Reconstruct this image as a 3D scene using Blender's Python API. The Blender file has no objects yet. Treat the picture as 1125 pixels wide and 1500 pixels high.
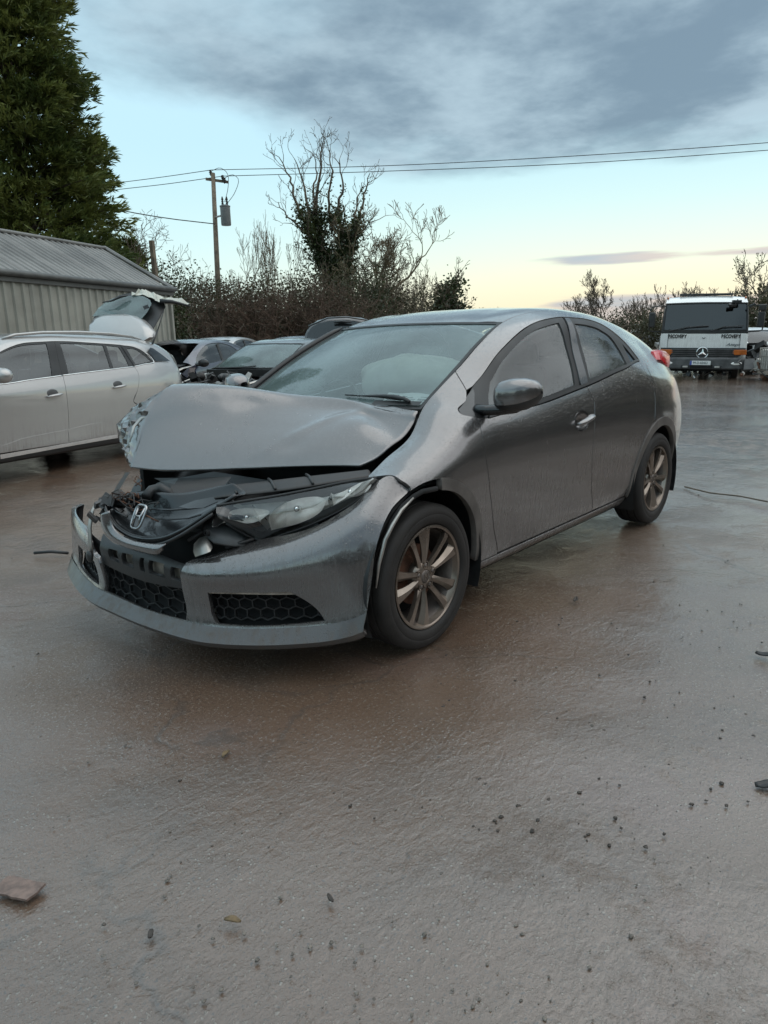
import bpy, bmesh, math, random
import numpy as np
from mathutils import Vector, Matrix
from mathutils.geometry import delaunay_2d_cdt

SC = bpy.context.scene
COL = SC.collection
R_ = math.radians
PI = math.pi

# ------------------------------------------------------------------ camera, world, sun, exposure
cam_d = bpy.data.cameras.new('camera')
cam = bpy.data.objects.new('camera', cam_d); COL.objects.link(cam)
cam_d.sensor_fit = 'VERTICAL'; cam_d.sensor_height = 36.0; cam_d.sensor_width = 27.0
cam_d.lens = 25.206; cam_d.clip_start = 0.05; cam_d.clip_end = 5000
cam.matrix_world = Matrix(([(-0.647167, -0.194380, 0.737151, 2.293864), (0.761919, -0.132463, 0.633982, 2.598218), (-0.025588, 0.971941, 0.233828, 1.292058), (0.000000, 0.000000, 0.000000, 1.000000)]))
SC.camera = cam
SC.render.resolution_x = 768; SC.render.resolution_y = 1024
SC.view_settings.view_transform = 'Standard'; SC.view_settings.look = 'None'
SC.view_settings.exposure = 1.27; SC.view_settings.gamma = 1.0
SC.view_settings.use_curve_mapping = False
SC.cycles.use_denoising = True
SC.cycles.max_bounces = 8; SC.cycles.transparent_max_bounces = 12

SUN_AZ = R_(128.0)          # direction towards the low, veiled sun (world angle from +x)
SUN_EL = R_(55.0)
world = bpy.data.worlds.new('World'); SC.world = world; world.use_nodes = True
def build_world():
    nt = world.node_tree; nt.nodes.clear(); N = nt.nodes.new; L = nt.links.new
    out = N('ShaderNodeOutputWorld')
    sky = N('ShaderNodeTexSky'); sky.sky_type = 'NISHITA'; sky.sun_disc = False
    sky.sun_elevation = SUN_EL; sky.sun_rotation = R_(90) - SUN_AZ; sky.air_density = 1.0; sky.dust_density = 2.0; sky.ozone_density = 1.5
    tc = N('ShaderNodeTexCoord')
    sep = N('ShaderNodeSeparateXYZ'); L(tc.outputs['Generated'], sep.inputs[0])
    def math_(op, a, b=None, c=None, clamp=False):
        m = N('ShaderNodeMath'); m.operation = op; m.use_clamp = clamp
        for i, v in enumerate((a, b, c)):
            if v is None: continue
            if isinstance(v, (int, float)): m.inputs[i].default_value = v
            else: L(v, m.inputs[i])
        return m.outputs[0]
    def ramp(f, stops, mode='EASE'):
        r = N('ShaderNodeValToRGB'); r.color_ramp.interpolation = mode
        e = r.color_ramp.elements
        while len(e) < len(stops): e.new(0.5)
        for el, (p, c) in zip(e, stops):
            el.position = p; el.color = (*c, 1) if len(c) == 3 else c
        L(f, r.inputs[0]); return r.outputs[0]
    def mix(f, a, b):
        m = N('ShaderNodeMix'); m.data_type = 'RGBA'
        if isinstance(f, (int, float)): m.inputs[0].default_value = f
        else: L(f, m.inputs[0])
        for s, v in ((6, a), (7, b)):
            if isinstance(v, tuple): m.inputs[s].default_value = (*v, 1)
            else: L(v, m.inputs[s])
        return m.outputs[2]
    def maprange(v, a, b, c=0.0, d=1.0, smooth=True):
        m = N('ShaderNodeMapRange'); m.interpolation_type = 'SMOOTHSTEP' if smooth else 'LINEAR'
        L(v, m.inputs[0])
        for i, q in enumerate((a, b, c, d)): m.inputs[i + 1].default_value = q
        return m.outputs[0]
    z = sep.outputs[2]
    zc = math_('MAXIMUM', z, 0.0)
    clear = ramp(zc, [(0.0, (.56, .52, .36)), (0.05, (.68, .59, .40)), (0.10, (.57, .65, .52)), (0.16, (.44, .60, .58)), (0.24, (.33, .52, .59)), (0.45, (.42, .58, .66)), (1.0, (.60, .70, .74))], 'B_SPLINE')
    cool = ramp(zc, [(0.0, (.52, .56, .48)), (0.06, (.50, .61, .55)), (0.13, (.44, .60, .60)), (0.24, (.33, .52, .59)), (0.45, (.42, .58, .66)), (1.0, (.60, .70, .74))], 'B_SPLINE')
    # sunset side: azimuth towards the right of the view
    d1 = N('ShaderNodeVectorMath'); d1.operation = 'DOT_PRODUCT'; L(tc.outputs['Generated'], d1.inputs[0]); d1.inputs[1].default_value = (-.95, .25, 0)
    warm = maprange(d1.outputs['Value'], .3, .75)
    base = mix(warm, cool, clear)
    # clouds : a flat layer seen in perspective
    inv = math_('DIVIDE', 1.0, math_('ADD', zc, 0.10))
    comb = N('ShaderNodeCombineXYZ'); L(math_('MULTIPLY', sep.outputs[0], inv), comb.inputs[0]); L(math_('MULTIPLY', sep.outputs[1], inv), comb.inputs[1])
    comb.inputs[2].default_value = 6.32
    n1 = N('ShaderNodeTexNoise'); n1.inputs['Scale'].default_value = 0.62; n1.inputs['Detail'].default_value = 7; n1.inputs['Roughness'].default_value = 0.55; n1.inputs['Distortion'].default_value = 0.25
    L(comb.outputs[0], n1.inputs['Vector'])
    n2 = N('ShaderNodeTexNoise'); n2.inputs['Scale'].default_value = 1.6; n2.inputs['Detail'].default_value = 6; n2.inputs['Roughness'].default_value = 0.6
    L(comb.outputs[0], n2.inputs['Vector'])
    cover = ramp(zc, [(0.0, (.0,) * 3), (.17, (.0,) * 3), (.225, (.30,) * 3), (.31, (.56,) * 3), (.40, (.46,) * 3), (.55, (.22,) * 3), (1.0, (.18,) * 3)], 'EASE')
    d2 = N('ShaderNodeVectorMath'); d2.operation = 'DOT_PRODUCT'; L(tc.outputs['Generated'], d2.inputs[0]); d2.inputs[1].default_value = (-.20, .24, 0)
    cover = math_('ADD', cover, d2.outputs['Value'])
    mask = maprange(math_('ADD', math_('SUBTRACT', n1.outputs[0], .5), math_('SUBTRACT', cover, .28)), -.04, .24)
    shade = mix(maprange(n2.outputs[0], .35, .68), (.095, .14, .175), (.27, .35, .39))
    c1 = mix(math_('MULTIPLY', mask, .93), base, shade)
    # low violet-grey bank and streaks on the horizon
    st = N('ShaderNodeMapping'); st.inputs['Scale'].default_value = (2.2, 2.2, 26.0); st.inputs['Location'].default_value = (1.3, 4.1, .37); L(tc.outputs['Generated'], st.inputs[0])
    n3 = N('ShaderNodeTexNoise'); n3.inputs['Scale'].default_value = 1.7; n3.inputs['Detail'].default_value = 5; L(st.outputs[0], n3.inputs['Vector'])
    band = ramp(zc, [(0.0, (.75,) * 3), (.035, (.66,) * 3), (.058, (.22,) * 3), (.074, (.16,) * 3), (.092, (.60,) * 3), (.108, (.18,) * 3), (.15, (0,) * 3)], 'EASE')
    m3 = maprange(math_('ADD', math_('SUBTRACT', n3.outputs[0], .5), math_('SUBTRACT', math_('MULTIPLY', band, math_('ADD', math_('MULTIPLY', maprange(d1.outputs['Value'], .60, .80), .80), .10)), .38)), -.02, .14)
    streak = mix(maprange(n3.outputs[0], .45, .7), (.42, .35, .33), (.24, .29, .35))
    c2 = mix(math_('MULTIPLY', m3, .85), c1, streak)
    b1 = N('ShaderNodeBackground'); L(sky.outputs[0], b1.inputs[0]); b1.inputs[1].default_value = 0.08
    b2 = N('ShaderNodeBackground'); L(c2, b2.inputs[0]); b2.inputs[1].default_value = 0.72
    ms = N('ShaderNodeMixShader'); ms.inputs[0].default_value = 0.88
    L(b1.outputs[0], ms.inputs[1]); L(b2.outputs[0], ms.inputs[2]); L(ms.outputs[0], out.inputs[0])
build_world()

sun_d = bpy.data.lights.new('sun', 'SUN'); sun_d.energy = 0.5; sun_d.angle = R_(90); sun_d.color = (1.0, .93, .86)
sun = bpy.data.objects.new('sun', sun_d); COL.objects.link(sun)
sv = Vector((math.cos(SUN_AZ) * math.cos(SUN_EL), math.sin(SUN_AZ) * math.cos(SUN_EL), math.sin(SUN_EL)))
sun.rotation_euler = sv.to_track_quat('Z', 'Y').to_euler()

# ------------------------------------------------------------------ object helpers
def link(name, me, parent=None):
    o = bpy.data.objects.new(name, me); COL.objects.link(o)
    if parent is not None: o.parent = parent
    return o
def tag(o, label=None, cat=None, group=None, kind=None):
    if label: o['label'] = label
    if cat: o['category'] = cat
    if group: o['group'] = group
    if kind: o['kind'] = kind
    return o
def thing(name, label, cat, loc=(0, 0, 0), rotz=0.0, group=None, rx=0.0, ry=0.0):
    o = bpy.data.objects.new(name, None); COL.objects.link(o); o.empty_display_size = .2
    o.location = loc; o.rotation_euler = (rx, ry, rotz)
    return tag(o, label, cat, group)
def mesh_obj(name, V, F, mat, parent=None, smooth=True, normals=None, sharp=None):
    me = bpy.data.meshes.new(name)
    me.from_pydata([tuple(map(float, v)) for v in V], [], [tuple(map(int, f)) for f in F])
    me.materials.append(mat)
    if smooth: me.polygons.foreach_set('use_smooth', np.ones(len(me.polygons), bool))
    if sharp is not None: me.set_sharp_from_angle(angle=R_(sharp))
    if normals is not None: me.normals_split_custom_set_from_vertices([tuple(n) for n in normals])
    me.update()
    return link(name, me, parent)

class MB:
    """collects simple solids, then links them as ONE mesh object"""
    def __init__(s): s.V = []; s.F = []
    def add(s, V, F):
        o = len(s.V); s.V += [tuple(map(float, v)) for v in V]; s.F += [tuple(i + o for i in f) for f in F]; return s
    def box(s, c, d, rot=None, taper=1.0):
        x, y, z = (q / 2 for q in d); t = taper
        v = [Vector(p) for p in [(-x, -y, -z), (x, -y, -z), (x, y, -z), (-x, y, -z), (-x * t, -y * t, z), (x * t, -y * t, z), (x * t, y * t, z), (-x * t, y * t, z)]]
        if rot is not None:
            from mathutils import Euler
            m = Euler(rot).to_matrix(); v = [m @ p for p in v]
        c = Vector(c)
        return s.add([p + c for p in v], [(0, 3, 2, 1), (4, 5, 6, 7), (0, 1, 5, 4), (1, 2, 6, 5), (2, 3, 7, 6), (3, 0, 4, 7)])
    def tube(s, pts, r, n=8, cap=True, flat=1.0):
        pts = [Vector(p) for p in pts]; k = len(pts)
        rs = r if hasattr(r, '__len__') else [r] * k
        t0 = (pts[1] - pts[0]).normalized()
        a = Vector((0, 0, 1)) if abs(t0.z) < .9 else Vector((1, 0, 0))
        u = t0.cross(a).normalized(); V = []; F = []
        for i in range(k):
            t = (pts[min(i + 1, k - 1)] - pts[max(i - 1, 0)])
            if t.length < 1e-9: t = t0
            t = t.normalized(); u = (u - t * u.dot(t))
            u = u.normalized() if u.length > 1e-6 else t.orthogonal().normalized()
            w = t.cross(u)
            for j in range(n):
                b = 2 * PI * j / n
                V.append(pts[i] + u * (math.cos(b) * rs[i]) + w * (math.sin(b) * rs[i] * flat))
        for i in range(k - 1):
            for j in range(n):
                j2 = (j + 1) % n
                F.append((i * n + j, i * n + j2, (i + 1) * n + j2, (i + 1) * n + j))
        if cap: F.append(tuple(range(n - 1, -1, -1))); F.append(tuple((k - 1) * n + j for j in range(n)))
        return s.add(V, F)
    def lathe(s, prof, c=(0, 0, 0), axis='z', n=32, a0=0.0, a1=2 * PI):
        """prof: (radius, height) pairs"""
        full = abs(a1 - a0 - 2 * PI) < 1e-6; m = n if full else n + 1; V = []; F = []
        for r, h in prof:
            for j in range(m):
                b = a0 + (a1 - a0) * j / n
                p = (r * math.cos(b), r * math.sin(b), h)
                if axis == 'y': p = (p[0], p[2], p[1])
                if axis == 'x': p = (p[2], p[0], p[1])
                V.append((p[0] + c[0], p[1] + c[1], p[2] + c[2]))
        for i in range(len(prof) - 1):
            for j in range(n):
                j2 = (j + 1) % m
                f = (i * m + j, i * m + j2, (i + 1) * m + j2, (i + 1) * m + j)
                F.append(f if axis != 'y' else f[::-1])
        return s.add(V, F)
    def prism(s, poly, a, b, axis='y'):
        """polygon (two coords) extruded along axis from a to b"""
        n = len(poly); V = []
        for h in (a, b):
            for p in poly:
                V.append({'y': (p[0], h, p[1]), 'x': (h, p[0], p[1]), 'z': (p[0], p[1], h)}[axis])
        F = [tuple(range(n)), tuple(range(2 * n - 1, n - 1, -1))]
        for i in range(n):
            j = (i + 1) % n; F.append((j, i, n + i, n + j))
        return s.add(V, F)
    def ellipsoid(s, c, r, nu=16, nv=10, rot=None):
        V = []; F = []
        from mathutils import Euler
        m = Euler(rot).to_matrix() if rot else None
        for i in range(nv + 1):
            p = PI * i / nv
            for j in range(nu):
                a = 2 * PI * j / nu
                q = Vector((r[0] * math.sin(p) * math.cos(a), r[1] * math.sin(p) * math.sin(a), r[2] * math.cos(p)))
                if m: q = m @ q
                V.append((q.x + c[0], q.y + c[1], q.z + c[2]))
        for i in range(nv):
            for j in range(nu):
                j2 = (j + 1) % nu
                F.append((i * nu + j, (i + 1) * nu + j, (i + 1) * nu + j2, i * nu + j2))
        return s.add(V, F)
    def grid(s, rows, flip=False):
        m = len(rows[0]); V = [p for r in rows for p in r]; F = []
        for i in range(len(rows) - 1):
            for j in range(m - 1):
                f = (i * m + j, i * m + j + 1, (i + 1) * m + j + 1, (i + 1) * m + j)
                F.append(f[::-1] if flip else f)
        return s.add(V, F)
    def build(s, name, mat, parent=None, smooth=False, sharp=None, bevel=0.0, fixn=True):
        o = mesh_obj(name, s.V, s.F, mat, parent, smooth=smooth or sharp is not None or bevel > 0)
        if fixn:
            bm = bmesh.new(); bm.from_mesh(o.data)
            bmesh.ops.remove_doubles(bm, verts=bm.verts, dist=1e-5)
            bmesh.ops.recalc_face_normals(bm, faces=bm.faces); bm.to_mesh(o.data); bm.free()
        if bevel > 0:
            m = o.modifiers.new('bevel', 'BEVEL'); m.width = bevel; m.segments = 2; m.limit_method = 'ANGLE'; m.angle_limit = R_(35)
            o.data.set_sharp_from_angle(angle=R_(50))
        elif sharp is not None: o.data.set_sharp_from_angle(angle=R_(sharp))
        return o

def copy_tree(o, parent=None):
    c = o.copy(); COL.objects.link(c)
    if parent is not None: c.parent = parent
    for ch in list(o.children): copy_tree(ch, c)
    return c

# ------------------------------------------------------------------ surfaces
def hermite(xs, Q, x):
    """smooth interpolation of rows Q (n,...) at knots xs"""
    xs = np.asarray(xs, float); Q = np.asarray(Q, float); x = np.asarray(x, float)
    sl = (Q[1:] - Q[:-1]) / (xs[1:] - xs[:-1]).reshape((-1,) + (1,) * (Q.ndim - 1))
    h = xs[1:] - xs[:-1]
    T = np.empty_like(Q); T[0] = sl[0]; T[-1] = sl[-1]
    w = (h[1:] / (h[1:] + h[:-1])).reshape((-1,) + (1,) * (Q.ndim - 1))
    T[1:-1] = sl[:-1] * w + sl[1:] * (1 - w)
    i = np.clip(np.searchsorted(xs, x, side='right') - 1, 0, len(xs) - 2)
    hh = h[i]; t = (x - xs[i]) / hh
    shp = (-1,) + (1,) * (Q.ndim - 1)
    t = t.reshape(shp); hh = hh.reshape(shp)
    tc = np.clip(t, 0, 1); ex = t - tc
    a = 2 * tc**3 - 3 * tc**2 + 1; b = tc**3 - 2 * tc**2 + tc; c = -2 * tc**3 + 3 * tc**2; e = tc**3 - tc**2
    r = a * Q[i] + b * hh * T[i] + c * Q[i + 1] + e * hh * T[i + 1]
    return r + np.where(ex > 0, T[i + 1], T[i]) * ex * hh

class SectionSurf:
    """body side: stations along x, each a list of (y, z) from the sill to the centre line"""
    SC = 0.12
    def __init__(s, st):
        s.xs = np.array([a[0] for a in st], float)
        s.Q = np.array([a[1] for a in st], float)
        o = np.argsort(s.xs); s.xs = s.xs[o]; s.Q = s.Q[o]; s.K = s.Q.shape[1]
    def __call__(s, uv):
        uv = np.asarray(uv, float); x = uv[:, 0]; v = uv[:, 1] / s.SC
        C = hermite(s.xs, s.Q, x)
        k = np.arange(s.K); i = np.clip(np.floor(v).astype(int), 0, s.K - 2); t = (v - i)[:, None]
        n = np.arange(len(x))
        p1 = C[n, i]; p2 = C[n, i + 1]
        p0 = np.where((i > 0)[:, None], C[n, np.maximum(i - 1, 0)], 2 * p1 - p2)
        p3 = np.where((i < s.K - 2)[:, None], C[n, np.minimum(i + 2, s.K - 1)], 2 * p2 - p1)
        # last column is the centre line: mirror
        last = (i == s.K - 2) & (np.abs(p2[:, 0]) < 1e-6)
        p3 = np.where(last[:, None], p1 * np.array([-1, 1]), p3)
        d1 = np.linalg.norm(p1 - p0, axis=1)[:, None] + 1e-6; d2 = np.linalg.norm(p2 - p1, axis=1)[:, None] + 1e-6; d3 = np.linalg.norm(p3 - p2, axis=1)[:, None] + 1e-6
        m1 = ((p1 - p0) / d1 * d2 + (p2 - p1) / d2 * d1) / (d1 + d2) * d2
        m2 = ((p2 - p1) / d2 * d3 + (p3 - p2) / d3 * d2) / (d2 + d3) * d2
        a = 2 * t**3 - 3 * t**2 + 1; b = t**3 - 2 * t**2 + t; c = -2 * t**3 + 3 * t**2; e = t**3 - t**2
        yz = a * p1 + b * m1 + c * p2 + e * m2
        return np.column_stack([x, yz])
    def v_of_z(s, x, z, vmax=10.0):
        x = np.asarray(x, float); z = np.asarray(z, float)
        V = np.linspace(0, vmax, 181); out = np.empty(len(x))
        for j in range(len(x)):
            P = s(np.column_stack([np.full(len(V), x[j]), V * s.SC]))
            zz = np.maximum.accumulate(P[:, 2] + np.arange(len(V)) * 1e-7)
            out[j] = np.interp(z[j], zz, V)
        return out * s.SC
    def xz(s, pts, vmax=10.0):
        pts = np.asarray(pts, float)
        return np.column_stack([pts[:, 0], s.v_of_z(pts[:, 0], pts[:, 1], vmax)])

class LoftSurf:
    """rows of 3D points, u along a row (0..ncol-1), v across the rows; domain scaled to metres"""
    def __init__(s, rows, su=0.15, sv=0.08):
        s.R = np.array(rows, float); s.su = su; s.sv = sv
    def __call__(s, uv):
        uv = np.asarray(uv, float); u = uv[:, 0] / s.su; v = uv[:, 1] / s.sv
        nr, nc, _ = s.R.shape
        A = hermite(np.arange(nc), s.R.transpose(1, 0, 2), u)      # n, nr, 3
        n = np.arange(len(u)); i = np.clip(np.floor(v).astype(int), 0, nr - 2); t = (v - i)[:, None]
        p1 = A[n, i]; p2 = A[n, i + 1]
        p0 = np.where((i > 0)[:, None], A[n, np.maximum(i - 1, 0)], 2 * p1 - p2)
        p3 = np.where((i < nr - 2)[:, None], A[n, np.minimum(i + 2, nr - 1)], 2 * p2 - p1)
        d1 = np.linalg.norm(p1 - p0, axis=1)[:, None] + 1e-6; d2 = np.linalg.norm(p2 - p1, axis=1)[:, None] + 1e-6; d3 = np.linalg.norm(p3 - p2, axis=1)[:, None] + 1e-6
        m1 = ((p1 - p0) / d1 * d2 + (p2 - p1) / d2 * d1) / (d1 + d2) * d2
        m2 = ((p2 - p1) / d2 * d3 + (p3 - p2) / d3 * d2) / (d2 + d3) * d2
        a = 2 * t**3 - 3 * t**2 + 1; b = t**3 - 2 * t**2 + t; c = -2 * t**3 + 3 * t**2; e = t**3 - t**2
        return a * p1 + b * m1 + c * p2 + e * m2

# columns: 0 under sill,1 sill,2 door bottom,3,4,5 widest,6 shoulder,7 belt,8 mid glass,9 top of side glass,10 rail / windscreen edge / bonnet gap,11 half roof,12 centre
HERO_ST = [
 (-3.42, [(.52,.34),(.60,.36),(.66,.41),(.69,.50),(.70,.61),(.69,.72),(.67,.82),(.64,.91),(.60,.99),(.55,1.04),(.48,1.09),(.28,1.12),(0,1.13)]),
 (-3.22, [(.62,.30),(.70,.32),(.76,.38),(.79,.48),(.805,.61),(.80,.74),(.775,.86),(.735,.96),(.68,1.04),(.61,1.10),(.53,1.15),(.32,1.18),(0,1.19)]),
 (-3.00, [(.66,.27),(.75,.29),(.81,.35),(.838,.46),(.855,.60),(.853,.73),(.832,.86),(.795,.97),(.735,1.06),(.66,1.15),(.555,1.23),(.33,1.275),(0,1.29)]),
 (-2.65, [(.70,.20),(.79,.22),(.835,.29),(.866,.43),(.882,.58),(.884,.72),(.866,.87),(.825,1.00),(.765,1.09),(.69,1.185),(.57,1.315),(.33,1.37),(0,1.385)]),
 (-2.30, [(.70,.18),(.79,.20),(.832,.27),(.862,.43),(.880,.58),(.884,.72),(.870,.88),(.832,1.03),(.755,1.16),(.672,1.285),(.575,1.375),(.33,1.43),(0,1.442)]),
 (-1.95, [(.70,.18),(.79,.20),(.830,.265),(.858,.42),(.876,.58),(.884,.72),(.874,.87),(.840,1.01),(.750,1.20),(.655,1.362),(.575,1.412),(.33,1.452),(0,1.462)]),
 (-1.60, [(.70,.18),(.79,.20),(.830,.262),(.856,.42),(.875,.58),(.884,.72),(.875,.86),(.843,.985),(.748,1.20),(.648,1.388),(.575,1.426),(.33,1.456),(0,1.464)]),
 (-1.30, [(.70,.18),(.79,.20),(.830,.262),(.856,.42),(.875,.58),(.884,.72),(.875,.85),(.844,.968),(.752,1.18),(.654,1.368),(.572,1.412),(.33,1.437),(0,1.443)]),
 (-1.05, [(.70,.18),(.79,.20),(.830,.262),(.856,.42),(.875,.58),(.884,.72),(.875,.845),(.844,.955),(.762,1.14),(.670,1.315),(.568,1.362),(.33,1.388),(0,1.397)]),
 (-0.80, [(.70,.18),(.79,.20),(.830,.262),(.856,.42),(.875,.58),(.885,.72),(.876,.84),(.842,.948),(.775,1.08),(.700,1.213),(.594,1.262),(.33,1.30),(0,1.31)]),
 (-0.60, [(.70,.18),(.79,.20),(.830,.262),(.856,.42),(.876,.58),(.887,.72),(.878,.835),(.842,.942),(.793,1.015),(.735,1.088),(.618,1.165),(.33,1.22),(0,1.23)]),
 (-0.42, [(.70,.18),(.79,.20),(.832,.262),(.860,.42),(.880,.58),(.891,.72),(.880,.83),(.843,.93),(.808,.975),(.762,1.012),(.628,1.075),(.33,1.11),(0,1.12)]),
 (-0.29, [(.70,.18),(.79,.20),(.834,.262),(.864,.42),(.884,.58),(.894,.72),(.882,.82),(.842,.905),(.790,.95),(.720,.985),(.632,1.00),(.33,1.03),(0,1.04)]),
 (-0.12, [(.70,.18),(.80,.20),(.838,.27),(.868,.43),(.888,.59),(.896,.71),(.880,.79),(.842,.845),(.795,.872),(.740,.886),(.680,.882),(.33,.93),(0,.94)]),
 ( 0.06, [(.70,.18),(.80,.20),(.838,.27),(.868,.43),(.886,.59),(.893,.70),(.874,.755),(.842,.788),(.800,.806),(.750,.815),(.690,.810),(.33,.85),(0,.86)]),
 ( 0.20, [(.70,.18),(.80,.20),(.836,.27),(.864,.43),(.878,.58),(.880,.68),(.862,.735),(.838,.757),(.800,.765),(.755,.762),(.700,.752),(.33,.80),(0,.81)]),
 ( 0.45, [(.70,.18),(.79,.20),(.825,.27),(.848,.43),(.855,.56),(.850,.62),(.835,.66),(.810,.68),(.780,.69),(.740,.69),(.690,.685),(.33,.74),(0,.75)]),
]
HERO = SectionSurf(HERO_ST)
# the silver estate's sides, in its own frame
EST_ST = [
 (-3.74, [(.55,.40),(.62,.42),(.68,.48),(.70,.58),(.71,.70),(.70,.80),(.69,.90),(.68,.98),(.65,1.06),(.62,1.14),(.58,1.20),(.3,1.23),(0,1.24)]),
 (-3.55, [(.68,.30),(.76,.32),(.81,.38),(.835,.48),(.845,.62),(.845,.76),(.83,.90),(.80,1.02),(.74,1.12),(.68,1.21),(.60,1.28),(.3,1.32),(0,1.33)]),
 (-3.30, [(.72,.22),(.81,.24),(.85,.30),(.87,.44),(.88,.60),(.885,.76),(.87,.90),(.835,1.04),(.775,1.15),(.70,1.29),(.61,1.36),(.32,1.40),(0,1.41)]),
 (-3.10, [(.72,.18),(.83,.20),(.865,.27),(.885,.43),(.898,.60),(.903,.76),(.89,.90),(.85,1.04),(.785,1.17),(.70,1.335),(.62,1.385),(.33,1.42),(0,1.43)]),
 (-2.60, [(.72,.17),(.83,.19),(.865,.26),(.885,.42),(.90,.60),(.907,.75),(.898,.88),(.862,1.015),(.785,1.18),(.695,1.365),(.625,1.412),(.34,1.445),(0,1.455)]),
 (-2.00, [(.72,.17),(.83,.19),(.865,.26),(.885,.42),(.90,.60),(.908,.75),(.90,.87),(.868,.99),(.785,1.18),(.69,1.375),(.625,1.425),(.34,1.46),(0,1.468)]),
 (-1.45, [(.72,.17),(.83,.19),(.865,.26),(.885,.42),(.90,.60),(.908,.75),(.90,.865),(.868,.975),(.785,1.17),(.69,1.365),(.62,1.42),(.34,1.455),(0,1.462)]),
 (-1.00, [(.72,.17),(.83,.19),(.865,.26),(.885,.42),(.90,.60),(.908,.75),(.90,.86),(.868,.962),(.785,1.13),(.69,1.325),(.60,1.38),(.34,1.41),(0,1.42)]),
 (-0.60, [(.72,.17),(.83,.19),(.865,.26),(.885,.42),(.90,.60),(.908,.75),(.90,.855),(.865,.95),(.80,1.06),(.73,1.16),(.62,1.22),(.34,1.25),(0,1.26)]),
 (-0.20, [(.72,.17),(.83,.19),(.865,.26),(.885,.42),(.90,.60),(.908,.74),(.895,.84),(.85,.92),(.80,.97),(.74,1.0),(.66,1.01),(.34,1.03),(0,1.04)]),
 ( 0.50, [(.70,.17),(.81,.19),(.85,.26),(.87,.42),(.88,.58),(.87,.70),(.84,.78),(.79,.83),(.72,.86),(.66,.875),(.58,.88),(.3,.89),(0,.90)]),
 ( 0.86, [(.50,.20),(.58,.22),(.62,.28),(.64,.40),(.64,.52),(.62,.62),(.59,.67),(.55,.70),(.50,.72),(.45,.73),(.38,.74),(.2,.75),(0,.75)]),
]
EST = SectionSurf(EST_ST)
EST_LOC = (.290, -5.366, .032); EST_ROT = (.0022, -.0199, .3382)

# ------------------------------------------------------------------ panels cut out of a smooth surface
def spline(pts, step=0.02, closed=False):
    P = np.asarray(pts, float)
    if len(P) < 3:
        n = max(1, int(np.linalg.norm(P[1] - P[0]) / step)); t = np.linspace(0, 1, n + 1)[:, None]
        return P[0] + (P[1] - P[0]) * t
    L = np.concatenate([[0], np.cumsum(np.maximum(np.linalg.norm(np.diff(P, axis=0), axis=1), 1e-6) ** .7)])
    LL = np.linalg.norm(np.diff(P, axis=0), axis=1).sum()
    n = max(len(P), int(LL / step)); q = np.linspace(0, L[-1], n + 1)
    return hermite(L, P, q)
def loop(curves, step=0.02):
    """closed outline from smooth pieces that meet in corners"""
    out = []
    for i, c in enumerate(curves):
        s = spline(c, step)
        nxt = np.asarray(curves[(i + 1) % len(curves)][0], float)
        out.append(s[:-1] if np.linalg.norm(s[-1] - nxt) < 1e-3 else s)
    P = np.vstack(out)
    # long straight jumps get points too
    Q = []
    for i in range(len(P)):
        a, b = P[i], P[(i + 1) % len(P)]; n = max(1, int(np.linalg.norm(b - a) / (step * 1.5)))
        for k in range(n): Q.append(a + (b - a) * k / n)
    Q = np.array(Q)
    keep = np.linalg.norm(Q - np.roll(Q, 1, axis=0), axis=1) > 1e-4
    return Q[keep]
def area2(P):
    x, y = P[:, 0], P[:, 1]; return 0.5 * np.sum(x * np.roll(y, -1) - np.roll(x, -1) * y)
def inset(P, d):
    """move a closed outline inwards by d"""
    s = 1 if area2(P) > 0 else -1
    t = np.roll(P, -1, axis=0) - P; t /= np.linalg.norm(t, axis=1)[:, None] + 1e-9
    n = np.column_stack([-t[:, 1], t[:, 0]]) * s
    m = n + np.roll(n, 1, axis=0); l = np.linalg.norm(m, axis=1)[:, None] + 1e-9; m = m / l
    k = np.clip(1.0 / np.maximum((m * n).sum(1), .5), 1, 2)[:, None]
    return P + m * k * d
def inside(P, Q):
    """which points Q lie in the closed outline P"""
    x, y = Q[:, 0][:, None], Q[:, 1][:, None]
    a, b = P, np.roll(P, -1, axis=0)
    c = ((a[None, :, 1] > y) != (b[None, :, 1] > y))
    xi = (b[None, :, 0] - a[None, :, 0]) * (y - a[None, :, 1]) / (b[None, :, 1] - a[None, :, 1] + 1e-12) + a[None, :, 0]
    return (np.sum(c & (x < xi), axis=1) % 2) == 1
def dist_to(P, Q):
    a = P; b = np.roll(P, -1, axis=0); d = b - a; L = (d ** 2).sum(1) + 1e-12
    t = np.clip(((Q[:, None, :] - a[None]) * d[None]).sum(2) / L[None], 0, 1)
    r = Q[:, None, :] - (a[None] + t[..., None] * d[None])
    return np.sqrt((r ** 2).sum(2)).min(1)
def surf_normals(S, uv, e=2e-3):
    du = S(uv + np.array([e, 0])) - S(uv - np.array([e, 0])); dv = S(uv + np.array([0, e])) - S(uv - np.array([0, e]))
    n = np.cross(du, dv); return n / (np.linalg.norm(n, axis=1)[:, None] + 1e-12)
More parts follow.
